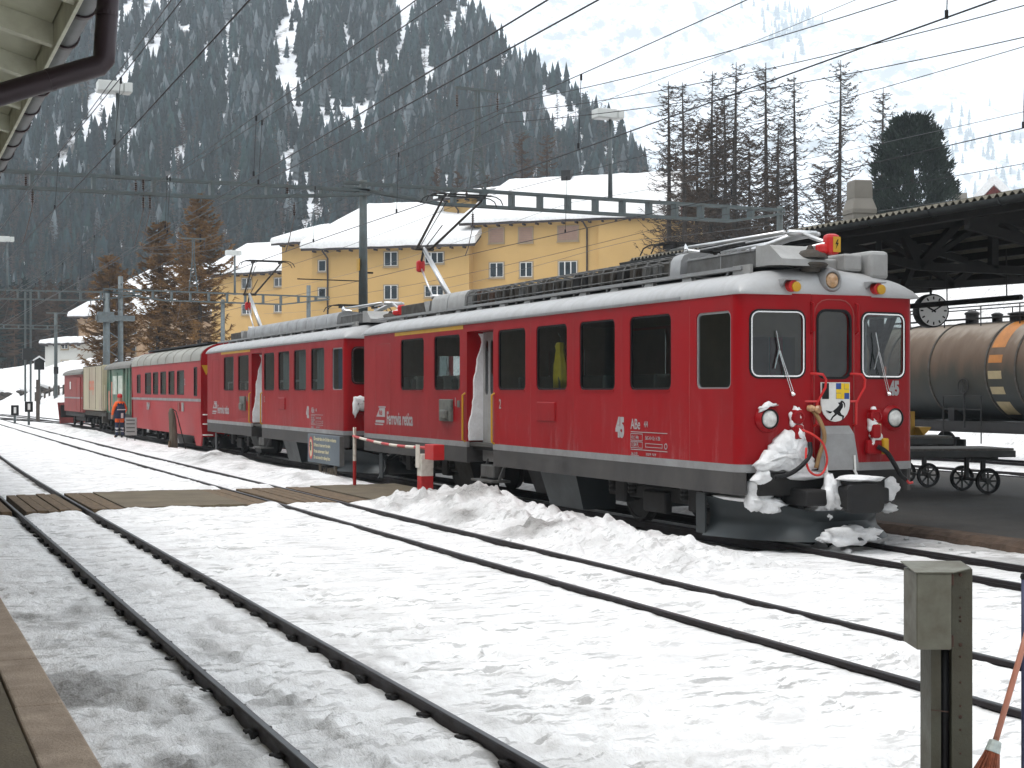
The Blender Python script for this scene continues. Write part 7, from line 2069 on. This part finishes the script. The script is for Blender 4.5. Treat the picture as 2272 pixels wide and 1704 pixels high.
def on_ground(px, py, d0=70, d1=260):
    d = d0
    while d < d1:
        p = at_depth(px, py, d)
        if float(ground_z(p.x, p.y, False)) >= p.z:
            return p
        d += 0.5
    return at_depth(px, py, d1)
for k, (px, py, r, lab) in enumerate(((16, 881, 1.25, 'leftmost dark rock jutting from the snow bank'), (56, 873, 0.9, 'small dark rock in the snow bank between the others'), (112, 870, 1.2, 'dark rock in the snow bank above the red plough'), (92, 882, 0.7, 'lowest little rock in the snow bank'))):
    p = on_ground(px, py)
    b = MB(); b.blob((0, 0, 0), (r * 0.6, r * 1.0, r * 0.42), 30 + k, 0.3, 3); o = b.build('rock', ROCK, None); o.location = (p.x + 0.1, p.y, p.z); o.rotation_euler = (0.25, 0.1, -TH + 1.57); tag(o, lab, 'rock', 'dark rocks in the snow bank')
    b = MB(); b.blob((0, 0, 0), (r * 0.62, r * 1.05, r * 0.2), 40 + k, 0.15, 3); c_ = b.build('snow_cap', SNOWP, o, smooth=True); c_.location = (-0.05, 0, r * 0.34)
def dwarf(px, Y, hgt, lab):
    x, y, z = gpt(px, Y)
    t = thing('dwarf_signal', lab, 'signal', (x, y, z), 0, 'dwarf signals at far left')
    b = MB(); b.tube([(0, 0, -0.3), (0, 0, hgt)], 0.07, 8); b.build('stem', STEELG, t)
    b = MB(); b.cbox(-0.22, 0.22, -0.1, 0.1, hgt, hgt + 0.6, 0.03); hd = b.build('head', BLACK, t)
    b = MB(); b.box(-0.07, 0.07, -0.105, -0.1, hgt + 0.12, hgt + 0.48); b.build('light_bar', WHITEP, hd)
dwarf(33, 92, 0.5, 'bigger dwarf signal with white bar at far left'); dwarf(64, 88, 0.75, 'slimmer dwarf signal on a tall stem near the plough')
x, y, z = gpt(84, 99)
ln = thing('bank_post', 'lone timber post standing before the snow bank', 'post', (x, y, z))
b = MB(); b.bar((0, 0, -0.3), (0, 0, 2.7), 0.22); b.build('post', FPOST, ln)
p = at_depth(87, 800, 128)
lz = float(ground_z(p.x, p.y))
bx = thing('relay_box', 'small dark box on a post with a snowy pitched cap at left', 'box', (p.x, p.y, lz))
H = p.z - lz
b = MB(); b.tube([(0, 0, -0.3), (0, 0, H - 0.8)], 0.1, 8); b.build('post', STEELG, bx)
b = MB(); b.loft([[(-0.4, y, H - 0.8), (0.4, y, H - 0.8), (0.4, y, H), (0, y, H + 0.25), (-0.4, y, H)] for y in (-0.35, 0.35)]); b.build('box', BLACK, bx)
for s in (-1, 1):
    b = MB(); b.loft([[(0, y, H + 0.27), (s * 0.5, y, H - 0.03), (s * 0.5, y, H + 0.06), (0, y, H + 0.42)] for y in (-0.4, 0.4)]); b.build('snow_cap', SNOWP, bx)
# ------------------------------------------------------------------ trees
BARK = mk('larch_bark', (0.035, 0.027, 0.022), 0.95, var=0.35, scale=3, bump=0.5, bscale=10, stretch=(1, 1, 0.3))
TWIG = mk('larch_twig', (0.055, 0.037, 0.025), 0.95, var=0.3, scale=2)
TWIGB = mk('larch_twig_brown', (0.075, 0.042, 0.022), 0.95, var=0.3, scale=1)
TWIGO = mk('larch_twig_ochre', (0.17, 0.085, 0.022), 0.95, var=0.35, scale=0.6)
PINEN = mk('pine_needles', (0.009, 0.02, 0.011), 0.9, var=0.5, scale=0.9)
def ribbon(b, p, q, w, up):
    d = (q - p)
    s = d.cross(up)
    s = s.normalized() * w if s.length > 1e-6 else Vector((w, 0, 0))
    o = len(b.v)
    b.v += [tuple(p - s), tuple(p + s), tuple(q)]
    b.f.append([o, o + 1, o + 2]); b.m.append(0)
def larch_mesh(seed, H, Lmax, nbr, ntw, low=0.12, shape=0.75, tw=0.022, lean=0.0):
    rr = random.Random(seed)
    t = MB(); P = []; Rr = []
    ph = rr.uniform(0, 6)
    for i in range(11):
        k = i / 10
        P.append(Vector((lean * H * k + 0.1 * math.sin(ph + 3 * k), 0.1 * math.cos(ph + 2.5 * k), H * k)))
        Rr.append(0.0125 * H * (1 - k) ** 0.8 + 0.025)
    t.tube(P, Rr, 8)
    def pos(k):
        k = min(max(k, 0), 0.9999) * 10; i = int(k); return P[i].lerp(P[i + 1], k - i)
    c = MB()
    for i in range(nbr):
        k = low + (0.985 - low) * ((i + rr.random()) / nbr)
        L_ = Lmax * (0.18 + (1 - k) ** shape) * rr.uniform(0.45, 1.1)
        if k < 0.3: L_ *= rr.uniform(0.4, 1.0)
        a = rr.uniform(0, 6.283)
        d = Vector((math.cos(a), math.sin(a), 0))
        p0 = pos(k)
        dr = rr.uniform(0.05, 0.4) * L_; upt = rr.uniform(0.1, 0.4) * L_
        pts = [p0 + d * (L_ * s) + Vector((0, 0, -dr * math.sin(s * 2.6) + upt * s * s)) + Vector((rr.uniform(-1, 1), rr.uniform(-1, 1), rr.uniform(-1, 1))) * 0.06 * L_ * s for s in (0, 0.3, 0.6, 0.85, 1.0)]
        r0 = 0.012 + 0.012 * L_
        c.tube(pts, [r0, r0 * 0.75, r0 * 0.5, r0 * 0.35, 0.006], 3, cap=False)
        for j in range(ntw):
            s = rr.uniform(0.12, 1.0) * 3.999; q = int(s); q = min(q, 3)
            pp = pts[q].lerp(pts[q + 1], s - q)
            tl = rr.uniform(0.15, 0.55) * (0.35 + 0.3 * L_)
            a2 = a + rr.choice((-1, 1)) * rr.uniform(0.4, 1.5)
            qd = Vector((math.cos(a2), math.sin(a2), rr.uniform(-0.55, 0.6))) * tl
            ribbon(c, pp, pp + qd, tw, Vector((rr.uniform(-1, 1), rr.uniform(-1, 1), rr.uniform(-1, 1))))
    return t, c
_lib = {}
def larch(kind, seed, px, ytop, d, label, group, **kw):
    top = at_depth(px, ytop, d)
    zg = float(ground_z(top.x, top.y, False))
    H = top.z - zg
    t = thing('larch_tree', label, 'tree', (top.x, top.y, zg - 0.1), seed * 1.7, group)
    par = dict(bare=dict(Lmax=0.135 * H, nbr=230, ntw=22, shape=0.45, low=0.06, tw=0.028), brown=dict(Lmax=0.22 * H, nbr=230, ntw=46, shape=0.55, low=0.03, tw=0.036), ochre=dict(Lmax=0.29 * H, nbr=270, ntw=80, shape=0.75, low=0.08, tw=0.045))[kind]
    par.update(kw)
    a, c = larch_mesh(seed, H, **par)
    a.build('trunk', BARK, t, smooth=True)
    cr = c.build('crown', dict(bare=TWIG, brown=TWIGB, ochre=TWIGO)[kind], t)
    return t
G1 = 'bare larches behind the canopy'
spec = [(1482, 178, 106, 'leftmost bare larch of the row, beside the red barge board', 0.0), (1516, 180, 104, 'second bare larch, slim, right of the leftmost', 0.0), (1578, 152, 108, 'bare larch leaning left at its top, third in the row', -0.02),
        (1606, 205, 112, 'shorter bare larch half hidden between two taller ones', 0.0), (1632, 134, 106, 'tall straight bare larch left of the gap in the row', 0.0), (1702, 136, 105, 'thick bare larch with a smaller one against it', 0.0), (1722, 265, 104, 'small bare larch leaning against the thick one', 0.02),
        (1764, 162, 107, 'slim bare larch with a bushy flat top', 0.0), (1862, 130, 104, 'tallest bare larch with a thin whip-like top', 0.0), (1958, 192, 110, 'bare larch rising directly behind the dark pine', 0.0)]
for k, (px, yt, d, lab, ln_) in enumerate(spec):
    larch('bare', 100 + k, px, yt, d, lab, G1, lean=ln_)
for k, (px, yt, d, lab) in enumerate(((1545, 265, 112, 'brown bushy larch between the two left bare larches'), (1590, 240, 116, 'brown bushy larch low among the bare larches'), (1660, 300, 118, 'short brown larch under the tall straight one'), (1500, 330, 120, 'short brown larch just right of the ochre block'), (1830, 360, 118, 'short brown larch left of the chimney'), (1720, 370, 122, 'low brown larch behind the thick larch'))):
    larch('brown', 200 + k, px, yt, d, lab, 'brown young larches behind the ochre block')
for k, (px, yt, d, lab) in enumerate(((1160, 285, 165, 'bare brown larch above the roof of the tallest block, left one'), (1212, 291, 162, 'bare brown larch above the roof of the tallest block, right one'), (1015, 372, 175, 'small brown larch behind the feeder mast'), (968, 365, 178, 'small brown larch left of the feeder mast'), (1080, 380, 178, 'small brown larch right of the feeder mast'))):
    larch('brown', 300 + k, px, yt, d, lab, 'brown larches behind the ochre blocks', Lmax=2.6 if k < 2 else 1.8)
for k, (px, yt, d, lab) in enumerate(((240, 560, 122, 'ochre larch in front of the pink house, leftmost of three'), (350, 486, 118, 'ochre larch left of the lattice feeder mast'), (442, 428, 116, 'tallest ochre larch, behind the far lattice mast'), (272, 590, 126, 'slim ochre larch beside the leftmost one'), (412, 520, 124, 'slender ochre larch close before the tallest one'))):
    larch('ochre', 400 + k, px, yt, d, lab, 'ochre larches before the pink house', **(dict(Lmax=1.9, nbr=120) if k > 2 else {}))
# dark stone pine
top = at_depth(2022, 258, 95.0); zg = float(ground_z(top.x, top.y, False)); H = top.z - zg
pine = thing('pine_tree', 'dense dark green stone pine behind the canopy roof', 'tree', (top.x, top.y, zg))
b = MB(); b.tube([(0, 0, -0.2), (0.1, 0, H * 0.5), (0, 0, H * 0.95)], [0.35, 0.22, 0.06], 10); b.build('trunk', BARK, pine, smooth=True)
rr = random.Random(77)
c = MB()
for i in range(900):
    k = rr.random() ** 1.15
    z = H * (0.06 + 0.92 * k)
    R = 2.95 * (max(0.0, 1 - (abs((z / H) - 0.36) / 0.66) ** 2.4)) ** 0.55
    a = rr.uniform(0, 6.283); r = R * math.sqrt(rr.uniform(0.1, 1.0))
    ctr = Vector((r * math.cos(a), r * math.sin(a), z))
    out = Vector((math.cos(a), math.sin(a), 0.75)).normalized()
    S = rr.uniform(0.35, 0.62)
    for j in range(60):
        v = Vector((rr.gauss(0, 1), rr.gauss(0, 1), rr.gauss(0, 1))).normalized()
        p = ctr + v * S * rr.random() ** 0.5 * 0.8
        dd = (v * 0.5 + out * 0.9 + Vector((0, 0, 0.4))).normalized()
        ribbon(c, p, p + dd * rr.uniform(0.18, 0.36), 0.06, Vector((rr.uniform(-1, 1), rr.uniform(-1, 1), rr.uniform(-1, 1))))
c.build('crown', PINEN, pine)

# ------------------------------------------------------------------ wooded mountain
def sil(u):
    return np.interp(u, [-0.6, -0.2, -0.03, -0.011, 0.007, 0.047, 0.078, 0.0966, 0.112, 0.16, 0.25, 0.4], [0.62, 0.42, 0.268, 0.252, 0.233, 0.203, 0.165, 0.144, 0.128, 0.105, 0.075, 0.05])
D0 = 330.0
def near_z(u, d):
    lim = 199.6 / (0.62 - sil(u))
    base = 5 + 0.62 * (np.minimum(d, lim) - D0) - 0.55 * np.maximum(d - lim, 0)
    x = d * u
    return base + 9 * fbm(x / 60 + 3, d / 60, 4) * sstep(D0, D0 + 90, d)
ROCKS = bpy.data.materials.new('mountain_snow'); ROCKS.use_nodes = True
def rocks(m, sc, rk, thr=0.60):
    N = m.node_tree.nodes; L = m.node_tree.links; p = N['Principled BSDF']; p.inputs['Roughness'].default_value = 0.9; p.inputs['Specular IOR Level'].default_value = 0.1
    tc = N.new('ShaderNodeTexCoord'); mp = N.new('ShaderNodeMapping'); mp.inputs['Scale'].default_value = (1, 1, 0.45); L.new(tc.outputs['Object'], mp.inputs[0])
    n = N.new('ShaderNodeTexNoise'); n.inputs['Scale'].default_value = sc; n.inputs['Detail'].default_value = 9; n.inputs['Roughness'].default_value = 0.7; L.new(mp.outputs[0], n.inputs['Vector'])
    r = N.new('ShaderNodeValToRGB'); e = r.color_ramp.elements; e[0].position = thr - 0.07; e[0].color = (0.82, 0.84, 0.88, 1); e[1].position = thr; e[1].color = tuple(rk) + (1,)
    L.new(n.outputs['Fac'], r.inputs['Fac']); L.new(r.outputs['Color'], p.inputs['Base Color'])
rocks(ROCKS, 0.06, (0.10, 0.095, 0.09))
def polar_mesh(name, us, ds, zf, mat, kind):
    U, D = np.meshgrid(us, ds)
    X = D * (U * CS + SN); Y = D * (CS - U * SN); Z = zf(U, D)
    n, m = len(us), len(ds)
    me = bpy.data.meshes.new(name); me.vertices.add(n * m); me.vertices.foreach_set('co', np.stack([X, Y, Z], -1).reshape(-1))
    ii = (np.arange(m - 1)[:, None] * n + np.arange(n - 1)[None, :]).reshape(-1)
    q = np.stack([ii, ii + 1, ii + n + 1, ii + n], -1)
    me.loops.add(q.size); me.polygons.add(len(q)); me.loops.foreach_set('vertex_index', q.reshape(-1).astype(np.int32)); me.polygons.foreach_set('loop_start', np.arange(0, q.size, 4, dtype=np.int32))
    me.update(calc_edges=True); me.shade_smooth(); me.materials.append(mat)
    return link(name, me, None, kind)
polar_mesh('mountain_slope', np.linspace(-0.62, 0.4, 170), np.concatenate([np.linspace(255, 700, 150), np.linspace(710, 1100, 30)]), lambda u, d: np.where(d < D0, 5 - 0.16 * (D0 - d) * 0 + 0 * u, near_z(u, d)) + np.where(d < D0, (d - 255) / 75 * 6 - 6, 0), ROCKS, 'structure')
# unseen wooded slope added behind the camera to darken the windscreens and nose
BACKM = bpy.data.materials.new('added_slope_wood'); BACKM.use_nodes = True
rocks(BACKM, 0.05, (0.03, 0.042, 0.04), 0.40)
az = np.linspace(math.radians(118), math.radians(258), 60); rd = np.linspace(170, 900, 40)
AZ, RD = np.meshgrid(az, rd)
edge_ = sstep(math.radians(118), math.radians(140), AZ) * (1 - sstep(math.radians(236), math.radians(258), AZ))
BX, BY = RD * np.sin(AZ + TH), RD * np.cos(AZ + TH)
BZ_ = -3 + 0.58 * (RD - 170) * (0.25 + 0.75 * edge_) + 16 * fbm(BX / 90, BY / 90, 4) * sstep(190, 300, RD)
me = bpy.data.meshes.new('added_back_slope'); nA, nR = len(az), len(rd)
me.vertices.add(nA * nR); me.vertices.foreach_set('co', np.stack([BX, BY, BZ_], -1).reshape(-1))
ii = (np.arange(nR - 1)[:, None] * nA + np.arange(nA - 1)[None, :]).reshape(-1); q = np.stack([ii, ii + nA, ii + nA + 1, ii + 1], -1)
me.loops.add(q.size); me.polygons.add(len(q)); me.loops.foreach_set('vertex_index', q.reshape(-1).astype(np.int32)); me.polygons.foreach_set('loop_start', np.arange(0, q.size, 4, dtype=np.int32))
me.update(calc_edges=True); me.shade_smooth(); me.materials.append(BACKM); link('added_back_slope', me, None, 'structure')
FAR = bpy.data.materials.new('far_mountain_snow'); FAR.use_nodes = True
rocks(FAR, 0.02, (0.24, 0.24, 0.245), 0.58)
def far_z(u, d):
    x = d * u
    top = 960 - 500 * sstep(0.16, 0.42, u)
    z = 30 + 0.86 * (d - 2500)
    z = np.minimum(z, top - 0.2 * np.maximum(d - 3600, 0))
    return np.maximum(z, -30) + 120 * fbm(x / 500 + 2, d / 500, 5) * sstep(2500, 2800, d)
polar_mesh('far_mountain', np.linspace(-0.25, 0.62, 150), np.linspace(2300, 4100, 110), far_z, FAR, 'structure')

# low-polygon conifers, thousands joined into one wood
def conifer(seed, tiers=5, slim=0.16):
    rr = np.random.RandomState(seed); V, Fc = [], []
    for t in range(tiers):
        z0 = 0.06 + 0.86 * t / tiers; z1 = min(1.0, z0 + 0.34)
        R = slim * (1 - z0) ** 0.8 + 0.012
        o = len(V); V.append((rr.uniform(-.01, .01), rr.uniform(-.01, .01), z1)); n = 9
        for k in range(n):
            a = 2 * math.pi * (k + rr.rand() * 0.5) / n; r = R * (1.0 if k % 2 else 0.55) * rr.uniform(0.7, 1.25)
            V.append((r * math.cos(a), r * math.sin(a), z0 - 0.05 * rr.rand()))
        for k in range(n): Fc.append((o, o + 1 + k, o + 1 + (k + 1) % n))
    return np.array(V), np.array(Fc)
def wispy(seed, nb=56):
    rr = np.random.RandomState(seed); V, Fc = [], []
    o = 0
    for a in (0, 2.1, 4.2): V.append((0.008 * math.cos(a), 0.008 * math.sin(a), 0))
    V.append((0, 0, 1)); Fc += [(0, 1, 3), (1, 2, 3), (2, 0, 3)]
    for k in range(nb):
        z = rr.uniform(0.12, 0.98); L_ = 0.15 * (1 - z) ** 0.6 * rr.uniform(0.5, 1.2) + 0.02; a = rr.uniform(0, 6.283); o = len(V)
        V += [(0, 0, z - 0.012), (0, 0, z + 0.014), (L_ * math.cos(a), L_ * math.sin(a), z + rr.uniform(-0.05, 0.05))]; Fc.append((o, o + 1, o + 2))
    return np.array(V), np.array(Fc)
def wood(name, label, pts, hts, variants, mat, cols):
    rs = np.random.RandomState(4)
    VV, FF, CC = [], [], []; off = 0
    vid = rs.randint(0, len(variants), len(pts))
    for k, (V, Fc) in enumerate(variants):
        sel = np.where(vid == k)[0]
        if not len(sel): continue
        a = rs.rand(len(sel)) * 6.283; h = hts[sel]; w = h * rs.uniform(0.8, 1.35, len(sel))
        ca, sa = np.cos(a), np.sin(a)
        x = (V[None, :, 0] * ca[:, None] - V[None, :, 1] * sa[:, None]) * w[:, None] + pts[sel, 0][:, None]
        y = (V[None, :, 0] * sa[:, None] + V[None, :, 1] * ca[:, None]) * w[:, None] + pts[sel, 1][:, None]
        z = V[None, :, 2] * h[:, None] + pts[sel, 2][:, None]
        VV.append(np.stack([x, y, z], -1).reshape(-1, 3))
        nV = len(V)
        FF.append((Fc[None] + (np.arange(len(sel)) * nV)[:, None, None]).reshape(-1, 3) + off); off += nV * len(sel)
        CC.append(np.repeat(cols[sel], nV, axis=0))
    VV = np.concatenate(VV); FF = np.concatenate(FF); CC = np.concatenate(CC)
    me = bpy.data.meshes.new(name); me.vertices.add(len(VV)); me.vertices.foreach_set('co', VV.reshape(-1))
    me.loops.add(FF.size); me.polygons.add(len(FF)); me.loops.foreach_set('vertex_index', FF.reshape(-1).astype(np.int32)); me.polygons.foreach_set('loop_start', np.arange(0, FF.size, 3, dtype=np.int32))
    me.update(calc_edges=True)
    at = me.color_attributes.new('tone', 'FLOAT_COLOR', 'POINT'); at.data.foreach_set('color', np.concatenate([CC, np.ones((len(CC), 1))], 1).reshape(-1).astype(np.float32))
    me.materials.append(mat)
    o = link(name, me, None, 'stuff'); o['label'] = label; o['category'] = 'forest'
    return o
WOODM = bpy.data.materials.new('forest_foliage'); WOODM.use_nodes = True
N_ = WOODM.node_tree.nodes; p_ = N_['Principled BSDF']; p_.inputs['Roughness'].default_value = 0.95; p_.inputs['Specular IOR Level'].default_value = 0.05
at_ = N_.new('ShaderNodeVertexColor'); at_.layer_name = 'tone'; WOODM.node_tree.links.new(at_.outputs['Color'], p_.inputs['Base Color'])
rs = np.random.RandomState(9)
def scatter(n, u0, u1, d0, d1, zf, dens):
    u = rs.uniform(u0, u1, n); d = d0 + (d1 - d0) * rs.rand(n) ** 1.1
    keep = rs.rand(n) < dens(u, d)
    u, d = u[keep], d[keep]
    return np.stack([d * (u * CS + SN), d * (CS - u * SN), zf(u, d) - 0.3], -1), u, d
def dens_near(u, d):
    lim = 199.6 / (0.62 - sil(u))
    x = d * u
    up = sstep(352, 470, d)
    gaps = fbm(x / 16 + 8, d / 55, 4)
    g2 = fbm(x / 45, d / 80 + 5, 3)
    cl = fbm(x / 5.0 + 31, d / 26, 3)
    return np.where(d > lim + 14, 0, np.clip(1.0 - up * 0.42 - np.clip(gaps - 0.04, 0, 1) * (0.3 + 1.3 * up) - np.clip(g2 - 0.14, 0, 1) * 0.8 * up + cl * (0.6 + 1.0 * up), 0.03, 1))
P1, u1, d1 = scatter(36000, -0.42, 0.17, 335, 640, near_z, dens_near)
brown = rs.rand(len(P1)) < np.clip(0.50 - 0.35 * sstep(360, 470, d1) + 0.25 * fbm(d1 * u1 / 40, d1 / 50, 3), 0.05, 0.75)
hts = 4.6 + 6.8 * rs.rand(len(P1)) ** 1.4 * (1 + 0.1 * sstep(340, 420, d1))
pg = ~brown
cg = np.array([0.010, 0.021, 0.022])[None] * (0.4 + 1.7 * rs.rand(len(P1), 1) ** 2.0) * rs.uniform(0.9, 1.1, (len(P1), 3))
cg = np.where(rs.rand(len(P1), 1) < (0.03 + 0.15 * sstep(370, 480, d1))[:, None], np.array([[0.11, 0.13, 0.14]]) * rs.uniform(0.6, 1.2, (len(P1), 1)), cg)
cb = np.array([0.06, 0.042, 0.033])[None] * rs.uniform(0.6, 1.3, (len(P1), 1)) * rs.uniform(0.92, 1.08, (len(P1), 3))
wood('pine_forest', 'dark evergreen forest covering the near mountain slope', P1[pg], hts[pg], [conifer(k, 5, 0.15 + 0.02 * (k % 3)) for k in range(8)], WOODM, cg[pg])
wood('larch_forest', 'bare brown larches scattered through the mountain forest', P1[brown], hts[brown] * 1.05, [wispy(k) for k in range(8)], WOODM, cb[brown])
# belt of brown larches at the mountain foot and on the valley floor
n = 3600
ub = rs.uniform(-0.42, 0.12, n); db = rs.uniform(195, 345, n)
Pb = np.stack([db * (ub * CS + SN), db * (CS - ub * SN), 0 * db], -1)
Pb[:, 2] = ground_z(Pb[:, 0], Pb[:, 1], False) - 0.3
kb = (rs.rand(n) < np.where(ub < -0.2, 1.0, 0.5))
Pb, ub, db = Pb[kb], ub[kb], db[kb]
colb = np.where(rs.rand(len(Pb))[:, None] < 0.72, np.array([[0.06, 0.038, 0.025]]), np.array([[0.018, 0.026, 0.024]])) * rs.uniform(0.6, 1.25, (len(Pb), 1))
wood('valley_larches', 'belt of brown larches at the foot of the mountain', Pb, rs.uniform(8, 13, len(Pb)), [wispy(20 + k, 110) for k in range(6)], WOODM, colb)
# trees on the far mountain, their colour lightened to stand in for haze
def dens_far(u, d):
    x = d * u
    return np.clip(1.6 * fbm(x / 220, d / 330, 4) + 0.16 - 0.35 * sstep(3000, 3500, d), 0.0, 0.8) * (1 - 0.5 * sstep(0.15, 0.4, u))
P2, u2, d2 = scatter(9000, -0.12, 0.5, 2480, 3600, far_z, dens_far)
wood('far_forest', 'scattered trees on the hazy far mountain', P2, rs.uniform(18, 36, len(P2)), [conifer(50 + k, 4, 0.2) for k in range(5)], WOODM, np.array([[0.05, 0.06, 0.068]]) * rs.uniform(0.7, 1.4, (len(P2), 1)))
# ------------------------------------------------------------------ haze
b = MB(); b.box(-2900, 4700, -1100, 5400, -120, 1180)
hz = b.build('haze', mk('haze_none', (1, 1, 1)), None, kind='stuff')
hm = bpy.data.materials.new('haze_air'); hm.use_nodes = True
hn = hm.node_tree.nodes; hn.clear()
ho = hn.new('ShaderNodeOutputMaterial'); hv = hn.new('ShaderNodeVolumePrincipled')
hv.inputs['Color'].default_value = (0.80, 0.91, 1.0, 1); hv.inputs['Density'].default_value = 0.00033; hv.inputs['Anisotropy'].default_value = 0.0
hm.node_tree.links.new(hv.outputs['Volume'], ho.inputs['Volume'])
hz.data.materials.clear(); hz.data.materials.append(hm)
hz['label'] = 'pale blue haze filling the valley air'; hz['category'] = 'haze'
